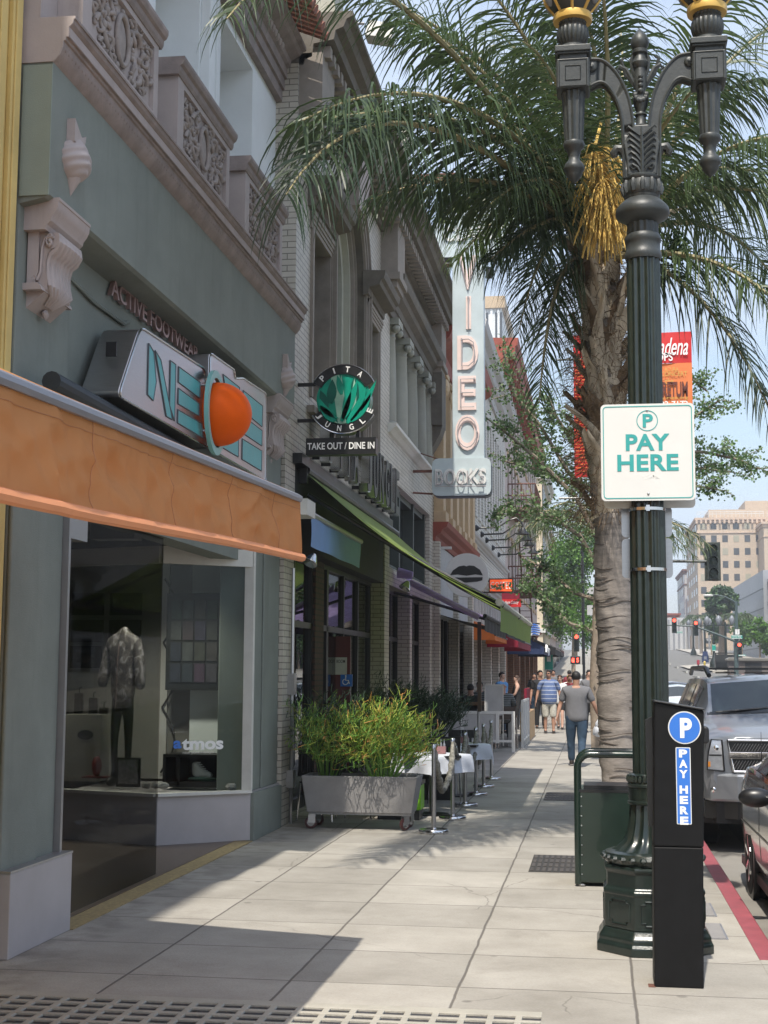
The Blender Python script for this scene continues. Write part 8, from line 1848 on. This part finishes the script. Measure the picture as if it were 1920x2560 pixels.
m.tube([(-.72,1.30,1.475),(-.1,1.40,1.53)],.012,5); m.tube([(.05,1.30,1.49),(.72,1.42,1.53)],.012,5); m.build('wiper',M['car_black'],SU)
m=MB(); m.box(-1.0,1.0,.35,5.2,.30,.42); m.box(-.84,.84,.02,.5,.33,.55); m.build('underbody',M['car_black'],SU)
m=MB(); m.prism([(-.95,.12),(-.90,.02),(-.62,-.06),(.62,-.06),(.90,.02),(.95,.12),(.95,.5),(-.95,.5)],'z',.56,.86); bp=m.build('bumper',M['silver'],SU,bevel=.03)
m=MB(); m.prism([(-.965,.5),(-.955,.11),(-.62,-.04),(.62,-.04),(.955,.11),(.965,.5)],'z',.38,.56); m.box(-.38,.38,-.075,-.05,.60,.73); m.build('lower_intake',M['car_black'],SU)
m=MB(); m.box(-.55,.55,-.085,-.06,.79,.825); m.box(-.44,.44,-.085,-.074,.58,.60); m.build('chrome_strip',M['chrome'],SU,bevel=.005)
m=MB(); m.prism([(-.66,.88),(.66,.88),(.72,1.22),(-.72,1.22)],'y',-.02,.04); gr=m.build('grille',M['car_black'],SU)
m=MB()
for q in range(44):x=-.68+q*.031; m.tube([(x,-.026,.90),(x+.06,-.026,1.0)],.003,3); m.tube([(x,-.026,1.10),(x+.05,-.026,1.18)],.003,3)
m.build('mesh',M['trim_grey'],gr)
m=MB(); m.box(-.70,.70,-.045,-.02,1.02,1.09); P=[(-.655,.885),(.655,.885),(.71,1.215),(-.71,1.215)]
m.tube([(p[0],-.03,p[1]) for p in P+P[:1]],.013,6); m.build('chrome_surround',M['chrome'],gr,bevel=.004)
m=MB(); m.prism([(-.13,1.035),(-.045,1.035),(-.045,1.02),(.045,1.02),(.045,1.035),(.13,1.035),(.14,1.075),(.045,1.075),(.045,1.09),(-.045,1.09),(-.045,1.075),(-.12,1.075)],'y',-.065,-.046); m.build('emblem',M['emblem'],gr)
for s in (-1,1):
 m=MB(); m.prism([(s*.75,.885),(s*.93,.90),(s*.915,1.08),(s*.88,1.22),(s*.77,1.215)],'y',-.005,.14); h=m.build('headlight',M['lamp_clear'],SU,bevel=.008)
 m=MB(); hp_=[(s*.75,.885),(s*.93,.90),(s*.915,1.08),(s*.88,1.22),(s*.77,1.215)]; m.tube([(p[0],-.008,p[1]) for p in hp_+hp_[:1]],.009,5); m.box(s*.775,s*.905,-.008,-.004,1.045,1.06); m.build('headlight_rim',M['car_black'],h)
 m=MB(); m.sphere((s*.83,.01,1.13),(.045,.02,.045),12,8); m.sphere((s*.84,.01,.985),(.05,.015,.03),12,8); m.build('reflector',M['chrome'],h,smooth=True)
 m=MB(); m.box(s*.895,s*.925,-.012,.05,.93,.985); m.build('indicator',M['amber'],h)
 m=MB(); m.sphere((s*.86,.03,.685),(.04,.03,.04),12,8); f=m.build('fog_lamp',M['chrome'],SU,smooth=True)
 m=MB(); m.box(s*1.02,s*1.30,1.62,1.80,1.18,1.40); m.tube([(s*.98,1.75,1.3),(s*1.1,1.72,1.28)],.04,6); m.build('door_mirror',M['car_black'],SU,bevel=.04)
 m=MB(); m.tube([(s*.72,2.2,1.90),(s*.74,2.35,1.98),(s*.74,2.6,2.0),(s*.74,4.9,2.0),(s*.74,5.2,1.92)],[.03,.035,.028,.028,.03],8); m.build('roof_rack',M['car_black'],SU,smooth=True)
 m=MB(); m.box(s*1.012,s*1.02,2.0,2.02,.5,1.3); m.box(s*1.012,s*1.02,3.1,3.12,.5,1.3); m.box(s*1.01,s*1.03,2.85,3.02,1.10,1.14); m.box(s*1.01,s*1.03,3.95,4.1,1.10,1.14); m.build('door_seam',M['car_black'],SU)
 for y in (1.05,4.35):
  wheel(SU,s*.88,y,.40,.27); m=MB(); m.lathe([(.47,-.02),(.47,.04),(.40,.04)],30); o=m.build('wheel_arch',M['car_black'],SU); o.rotation_euler=(0,R(90),0); o.location=(s*1.0,y,.42)
m=MB()
for x in (-.4,0,.4):m.box(x-.03,x+.03,2.5,4.8,1.925,1.945)
for y in (3.0,4.3):m.box(-.74,.74,y-.03,y+.03,1.975,2.0)
m.build('roof_bars',M['car_black'],SU)
m=MB(); m.box(-.72,.72,2.3,5.0,.9,1.5); m.build('cabin_interior',M['dark'],SU)
# --- dark bronze saloon at the right edge, nose towards us
SE=thing('parked_saloon','dark bronze car with rounded door mirror cut off by the right edge','car',(2.22,9.15,-.15))
st=[(0.00,[(.60,.30),(.70,.40),(.74,.55),(.70,.68),(.64,.74),(.50,.77),(0,.78)]),(0.15,[(.80,.24),(.86,.38),(.88,.58),(.85,.72),(.80,.80),(.60,.83),(0,.85)]),(0.90,[(.86,.20),(.91,.38),(.925,.62),(.91,.80),(.86,.92),(.66,.97),(0,1.0)]),(1.35,[(.86,.20),(.91,.38),(.925,.64),(.915,.84),(.87,.98),(.70,1.05),(0,1.09)]),(2.10,[(.86,.20),(.91,.38),(.925,.64),(.92,.86),(.87,1.02),(.64,1.40),(0,1.46)]),(2.60,[(.86,.20),(.91,.38),(.925,.64),(.92,.87),(.87,1.03),(.65,1.46),(0,1.52)]),(3.40,[(.86,.20),(.915,.38),(.93,.64),(.925,.88),(.875,1.05),(.64,1.42),(0,1.48)]),(4.05,[(.86,.22),(.915,.38),(.935,.64),(.93,.90),(.88,1.08),(.66,1.16),(0,1.20)]),(4.55,[(.82,.24),(.88,.38),(.90,.64),(.89,.88),(.83,1.04),(.62,1.10),(0,1.12)]),(4.75,[(.70,.30),(.78,.42),(.80,.62),(.78,.82),(.72,.94),(.55,.99),(0,1.0)])]
Lf=Loft(st); m=MB(); Lf.body(m); m.build('body',M['bronze'],SE,smooth=True,angle=38,weld=True)
m=MB()
for s in (1,-1):Lf.patch(m,3.08,3.96,5.05,6,s,.006,8,6); Lf.patch(m,6.1,6.95,5.05,6,s,.006,8,6)
m.build('windscreen',M['car_glass'],SE,smooth=True)
m=MB()
for s in (1,-1):
 for (a,b) in ((4.02,5.2),(5.35,6.1),(6.15,6.6)):Lf.patch(m,a,b,4.12,4.88,s,.006,5,3)
m.build('side_window',M['car_glass'],SE,smooth=True)
m=MB(); m.box(-.9,.9,.4,4.5,.18,.26); m.build('underbody',M['car_black'],SE)
for s in (-1,1):
 m=MB(); m.sphere((s*1.03,1.98,.99),(.13,.07,.075),16,10); m.tube([(s*.86,2.0,.95),(s*.98,1.98,.97)],.025,6); m.build('door_mirror',M['car_black'],SE,smooth=True)
 for y in (.95,3.62):wheel(SE,s*.82,y,.33,.21); m=MB(); m.lathe([(.38,-.02),(.38,.03),(.33,.03)],30); o=m.build('wheel_arch',M['car_black'],SE); o.rotation_euler=(0,R(90),0); o.location=(s*.90,y,.34)
 m=MB(); Lf.patch(m,3.3,3.33,.3,3.9,s,.002,2,8); Lf.patch(m,5.22,5.26,.3,3.9,s,.002,2,8); Lf.patch(m,3.0,7.0,1.9,1.97,s,.004,20,1); m.build('door_seam',M['car_black'],SE)
 m=MB(); Lf.patch(m,3.2,6.9,4.02,4.10,s,.008,20,1); m.build('chrome_beltline',M['chrome'],SE)
 m=MB(); m.box(s*.92,s*.95,2.95,3.12,.86,.89); m.build('door_handle',M['chrome'],SE,bevel=.008)
 m=MB(); m.prism([(s*.50,.62),(s*.76,.62),(s*.74,.74),(s*.55,.76)],'y',.02,.15); m.build('headlight',M['lamp_clear'],SE,bevel=.01)
m=MB(); m.tube([(-.80,3.60,1.06),(-.80,3.60,1.09),(-.80,3.58,1.42)],[.012,.006,.002],5); m.build('aerial',M['car_black'],SE)
# --- simpler saloon used for the moving and distant cars
def small_car(label,x,y,rz,paint,group=None):
 t=thing('saloon_car',label,'car',(x,y,RD+gz(y)),rz,group); stt=[(a-2.37,p) for a,p in st]; L2_=Loft(stt)
 m=MB(); L2_.body(m,2,2); m.build('body',paint,t,smooth=True,angle=40,weld=True)
 m=MB()
 for s in (1,-1):L2_.patch(m,3.08,3.96,5.05,6,s,.006,4,3); L2_.patch(m,6.1,6.95,5.05,6,s,.006,4,3); L2_.patch(m,4.05,6.3,4.14,4.86,s,.006,6,2)
 m.build('windows',M['upper_glass'],t,smooth=True)
 for s in (-1,1):
  for yy in (.95-2.37,3.62-2.37):wheel(t,s*.82,yy,.33,.21)
  m=MB(); m.sphere((s*.62,-2.33,.68),(.13,.06,.07),8,6); m.build('headlight',M['lamp_clear'],t,smooth=True)
  m=MB(); m.sphere((s*.62,2.33,.80),(.14,.05,.06),8,6); m.build('tail_light',mat('dark_red_lens',(.35,.01,.02),.2) if 'dark_red_lens' not in bpy.data.materials else bpy.data.materials['dark_red_lens'],t,smooth=True)
  m=MB(); m.sphere((s*1.0,-.45,.98),(.10,.05,.06),8,6); m.build('door_mirror',M['car_black'],t)
 m=MB(); m.box(-.2,.2,-2.41,-2.38,.45,.55); m.build('number_plate',M['white'],t)
 return t
wp=mat('white_car_paint',(.62,.63,.63),.25,coat=1,var=.02)
small_car('white car coming this way up the road, half hidden by the lamp post',at(1452,1480,52)+.2,52,R(0),wp)
small_car('dark car with red tail lights driving away beyond the white car',at(1446,1470,66)+.1,66,PI,mat('dark_red_car_paint',(.05,.02,.025),.25,coat=1,var=.02))
small_car('white car at the far right beyond the silver SUV roof',15,84,R(90),wp)
# --- opposite kerb: a few parked cars seen in the shop window reflections
for k,(y,pt,lb) in enumerate(((38,wp,'white car parked at the opposite kerb, nearer of the two there'),(46,M['bronze'],'dark car parked at the opposite kerb, beyond the white one'))):small_car(lb,13.4,y,PI,pt)
# -- signals, poles, street signs
def signal(label,x,y,z,sc=1.0,lit='red',back=False,pole=None,group=None,left=False):
 t=thing('traffic_signal',label,'traffic light',(x,y,z),PI if back else 0,group)
 m=MB(); m.box(-.17*sc,.17*sc,-.08,.12,-.55*sc,.55*sc); m.build('housing',mat('dull_signal_green',(.035,.045,.04),.6) if 'dull_signal_green' not in bpy.data.materials else bpy.data.materials['dull_signal_green'],t,bevel=.02)
 for k,c in enumerate(('red','amber','green')):
  zz=(.35-.35*k)*sc; m=MB(); m.lathe([(0,0),(.11*sc,0),(.12*sc,.015),(0,.03)],20); o=m.build('lens',M[c+'_lit'] if c==lit and c!='amber' else M['lens_dk'],t,smooth=True); o.rotation_euler=(R(90),0,0); o.location=(0,-.085,zz)
  m=MB(); m.grid(lambda u,v:(.13*sc*math.cos(R(-20)+u*R(220)),-.08-.20*sc*v*(.6+.4*math.sin(u*PI)),zz+.13*sc*math.sin(R(-20)+u*R(220))),14,2); m.build('visor',M['car_black'],t)
 return t
YS_=87.0; p=UY(*D(1245,1365),YS_); pz=UY(*D(1245,1388),YS_)
signal('traffic light showing red at the near left corner of the crossing',p.x,YS_,pz.z,1.0)
t=thing('signal_pole','dark signal pole at the near left corner','pole',(p.x+.42,87.2,gz(87))); m=MB(); m.lathe([(.14,0),(.10,.3),(.09,9.5),(0,9.6)],12); m.tube([(0,0,3.6),(-.42,-.1,3.7)],.04,6); m.build('shaft',M['car_black'],t,smooth=True)
m=MB(); m.box(-.0+.25,.85,-.05,.0,5.6,6.3); m.box(.25,.6,-.06,0,4.6,5.2); m.build('sign_back',M['grey_wall'],t); m=MB(); m.tube([(.0,0,9.0),(-1.2,-.6,9.6),(-2.4,-1,9.7)],.05,6); m.build('mast_arm',M['trim_grey'],t)
q=UY(*D(1243,1426),YS_); pd_=thing('pedestrian_signal','pedestrian signal with an orange hand and countdown 5','pedestrian light',(q.x,YS_-.3,q.z)); m=MB(); m.box(-.30,.30,-.06,.12,-.24,.24); m.build('housing',M['car_black'],pd_,bevel=.02)
m=MB(); m.box(-.20,-.06,-.075,-.065,-.14,.02)
for k in range(4):m.box(-.20+k*.036,-.175+k*.036,-.075,-.065,.0,.13)
m.box(-.24,-.21,-.075,-.065,-.06,.02); m.build('hand_symbol',M['red_lit'],pd_); put_text('countdown',fit(text_mb('5',bold=.03,depth=.004),.14,.26),(.14,-.075,0),FACE_CAM,M['red_lit'],pd_)
t=thing('notice_board_sign','white notice sign on a post before the crossing','sign',(0,0,0)); a,b=UY(1250+1255*.1507,1550+740*.1507,70),UY(1250+1370*.1507,1550+900*.1507,70); m=MB(); m.box(a.x,b.x,70,70.03,b.z,a.z); m.build('plate',M['offwhite'],t); m=MB(); m.tube([((a.x+b.x)/2,70.1,0),((a.x+b.x)/2,70.1,a.z)],.03,6); m.build('post',M['trim_grey'],t)
q=UY(1782,1403,47)
hs=signal('large dark unlit traffic signal head hanging over the road before the tan building',q.x,47,q.z,1.12,lit='none')
m=MB(); m.box(-.26,.26,.12,.135,-.64,.64); m.build('backplate',bpy.data.materials['dull_signal_green'],hs); m=MB(); m.tube([(-.2,.1,0),(-3.35,.1,.05)],.05,8); m.tube([(-3.35,.1,.3),(-3.35,.1,-q.z)],.09,8); m.build('mast_arm',M['iron'],hs)
YM=108
def W(x,y):return UY(1700+x*.1326,1500+y*.1326,YM)
ma=thing('mast_arm_signal_pole','far signal mast arm reaching over the road with red lights','pole',(0,0,0)); P=[W(1060,1330),W(1060,790),W(1060,20)]
P[0].z=gz(YM); m=MB(); m.tube(P,[.17,.15,.10],8); m.tube([W(1040,780),W(760,670),W(420,545),W(230,495),W(-40,480),W(-320,470)],[.10,.09,.08,.07,.06,.05],6); m.tube([W(1060,60),W(980,0),W(850,-60),W(700,-95),W(560,-90)],[.07,.06,.05,.05,.04],6); m.build('mast',mat('dull_teal_pole',(.06,.09,.09),.5),ma)
m=MB(); c=W(530,-85); m.sphere((c.x,c.y,c.z),(.4,.2,.1),8,6); m.build('luminaire',M['offwhite'],ma)
for k,(x,y,lb) in enumerate(((295,530,'red signal hanging from the far mast arm, middle of three'),(-112,480,'red signal at the left end of the far mast arm beside the lamp post'),(1112,940,'red signal on the far pole shaft at the right'))):
 c=W(x,y); signal(lb,c.x,YM-.3,c.z,1.05,group='red signals at the far crossing')
def nameplate(x0,y0,x1,y1,label,txt,Y=YM-.5):
 a,b=UY(1700+x0*.1326,1500+y0*.1326,Y),UY(1700+x1*.1326,1500+y1*.1326,Y); t=thing('street_name_sign',label,'street sign',(0,0,0)); m=MB(); m.box(a.x,b.x,Y,Y+.04,b.z,a.z); m.build('plate',M['street_green'],t)
 m=MB();
 for (u0,u1,w0,w1) in ((a.x,b.x,a.z-.05,a.z-.02),(a.x,b.x,b.z+.02,b.z+.05)):m.box(u0+.03,u1-.03,Y-.012,Y-.004,w0,w1)
 m.build('border',M['white_plain'],t)
 if txt:put_text('lettering',fit(text_mb(txt,depth=.01,bold=.01),(b.x-a.x)*.8,(a.z-b.z)*.45),((a.x+b.x)/2,Y-.02,(a.z+b.z)/2),FACE_CAM,M['white_plain'],t)
nameplate(968,665,1178,732,'green street name plate on the far signal pole','Arroyo Pkwy'); nameplate(1100,1030,1240,1062,'narrow green name plate low on the far signal pole','Colorado'); nameplate(-80,590,45,630,'green street name plate at the left end of the far mast arm','',YM); nameplate(605,840,675,960,'square green parking direction sign on a far lamp post','')
t=thing('white_regulation_sign','white regulation sign high on the far signal pole','sign',(0,0,0)); a,b=W(1028,555),W(1112,655); m=MB(); m.box(a.x,b.x,YM-.45,YM-.41,b.z,a.z); m.build('plate',M['white'],t); m=MB()
for k in range(4):z=b.z+(a.z-b.z)*(.2+.2*k); m.box(a.x+.15,b.x-.15,YM-.46,YM-.45,z,z+.08)
m.build('text_lines',M['black'],t)
def far_lamp(x,y,label):
 t=thing('twin_globe_lamp',label,'street lamp',(x,y,gz(y)),0,'twin globe lamps on the far right pavement'); m=MB(); m.lathe([(.45,0),(.4,.5),(.2,.9),(.12,1.3),(.10,4.2),(.05,4.4)],10); m.box(-.6,.6,-.05,.05,4.0,4.12); m.build('shaft',M['iron'],t,smooth=True)
 for s in (-1,1):m=MB(); m.lathe([(.1,4.1),(.24,4.35),(.26,4.65),(.12,4.9),(0,5.0)],12,(s*.6,0,0)); m.build('globe',M['lamp_glass'],t,smooth=True)
def fx(x,Y):return UY(1700+x*.1326,1600,Y).x
for k,(x,Y,lb) in enumerate(((635,140,'twin globe lamp nearest the far corner'),(860,132,'twin globe lamp right of the green parking sign'),(250,200,'twin globe lamp far up the right kerb'),(470,172,'twin globe lamp by the blue sandwich board'))):far_lamp(fx(x,Y),Y,lb)
hy=thing('red_post_box','small red box on a post on the far corner pavement','post box',(fx(335,139),139,gz(139))); hy.scale=(.65,.65,.65); m=MB(); m.lathe([(.12,0),(.12,.5)],8); m.build('post',M['black'],hy); m=MB(); m.lathe([(.12,.4),(.2,.45),(.22,.9),(.18,1.1),(0,1.15)],12); m.build('body',M['hydrant'],hy,smooth=True)
hy2=thing('fire_hydrant','small yellow hydrant on the far corner pavement','hydrant',(fx(455,139),139,gz(139))); m=MB(); m.lathe([(.1,0),(.1,.45),(.13,.5),(.08,.6),(0,.65)],10); m.build('body',mat('yellow_paint',(.6,.45,.08),.5),hy2,smooth=True)
t=thing('sandwich_board','dark blue sandwich board standing on the far right pavement','board',(fx(470,160),160,gz(160))); t.scale=(.42,.42,.42); m=MB(); m.prism([(-.9,0),(.9,0),(.6,2.9),(-.6,2.9)],'y',-.1,.1); m.build('board',mat('navy_board',(.02,.04,.12),.5),t); m=MB(); m.box(-.35,.35,-.13,-.1,.8,1.6); m.build('poster',M['lamp_glass'],t)
t=thing('bus_shelter','dark metal and glass bus shelter past the far corner','bus shelter',(fx(880,130),130,gz(130))); t.scale=(.6,.6,.6); m=MB(); m.box(-1.8,1.8,-.6,.9,2.5,2.65)
for x in (-1.7,1.7):m.box(x-.08,x+.08,-.5,.8,0,2.5)
m.build('frame',M['car_black'],t); m=MB(); m.box(-1.6,1.6,.75,.8,.3,2.4); m.build('pane',M['upper_glass'],t)
t=thing('news_kiosk','low dark kiosk with a rounded canopy above the SUV roof','kiosk',(fx(1290,112),112,gz(112))); t.scale=(.5,.5,.5); m=MB(); m.box(-3.1,3.0,0,2,0,2.5); m.build('body',mat('taupe_kiosk',(.12,.10,.09),.7),t)
m=MB(); m.prism([(-3.4,2.5),(3.4,2.5),(3.5,2.8),(3.2,3.0),(-3.0,3.05),(-3.5,2.8)],'y',-.5,2.2); m.build('canopy',mat('grey_canopy',(.16,.15,.13),.5),t,bevel=.1); m=MB(); m.box(-.6,1.9,-.03,.0,.3,2.3); m.build('opening',M['dark'],t)
m=MB(); m.box(-.5,-.1,-.12,-.04,.25,.55); tag(m.build('yellow_sign_panel',bpy.data.materials['yellow_paint'],t))
t=thing('black_shop_fascia','black shop fascia with white lettering on the tan building','sign',(0,0,0)); a,b=UY(1700+460*.1326,1500+720*.1326,298),UY(1700+760*.1326,1500+820*.1326,298); m=MB(); m.box(a.x,b.x,298,299.0,b.z,a.z); m.build('fascia',M['black'],t); put_text('lettering',fit(text_mb('THEATRE',bold=.02,depth=.1),(b.x-a.x)*.75,(a.z-b.z)*.4),((a.x+b.x)/2,297.9,(a.z+b.z)/2+.2),FACE_CAM,M['white_plain'],t)
t=thing('garage_gate','tall grey slatted gate at the end of the road','gate',(0,0,0)); a,b=UY(1450+860*.2833,1200+1350*.2833,255),UY(1450+960*.2833,1200+1530*.2833,255); m=MB(); m.box(a.x-6,b.x,262,263,4,a.z+3); m.build('leaf',M['grey_wall'],t); m=MB()
for k in range(14):m.box(a.x-5.8+k*.9,a.x-5.5+k*.9,261.8,262,4,a.z+2.6)
m.build('slats',M['trim_grey'],t)
t=thing('roof_floodlight','boxy floodlight on a thin arm above the roofs','floodlight',(0,0,0)); a=UX(700+590*.4219,185*.4219,-2.7); w0=Vector((-3.9,a.y,a.z+.15)); m=MB(); m.tube([w0,Vector((a.x-.2,a.y,a.z+.12))],.018,6); m.build('arm',M['trim_grey'],t)
m=MB(); m.add([(a.x-.18,a.y-.14,a.z-.1),(a.x+.18,a.y-.14,a.z-.18),(a.x+.18,a.y+.14,a.z-.18),(a.x-.18,a.y+.14,a.z-.1),(a.x-.12,a.y-.1,a.z+.12),(a.x+.2,a.y-.1,a.z+.05),(a.x+.2,a.y+.1,a.z+.05),(a.x-.12,a.y+.1,a.z+.12)],[(0,3,2,1),(4,5,6,7),(0,1,5,4),(1,2,6,5),(2,3,7,6),(3,0,4,7)]); m.build('head',M['offwhite'],t,bevel=.01)
# -- air
hz_=MB(); hz_.box(-60,80,-12,420,-2,95); hm=bpy.data.materials.new('summer_haze'); hm.use_nodes=True; hn=hm.node_tree; hn.nodes.clear()
hv=hn.nodes.new('ShaderNodeVolumePrincipled'); hv.inputs['Color'].default_value=(.86,.90,.96,1); hv.inputs['Density'].default_value=.0009; hv.inputs['Anisotropy'].default_value=.3
ho=hn.nodes.new('ShaderNodeOutputMaterial'); hn.links.new(hv.outputs[0],ho.inputs['Volume']); tag(hz_.build('haze',hm),kind='stuff')
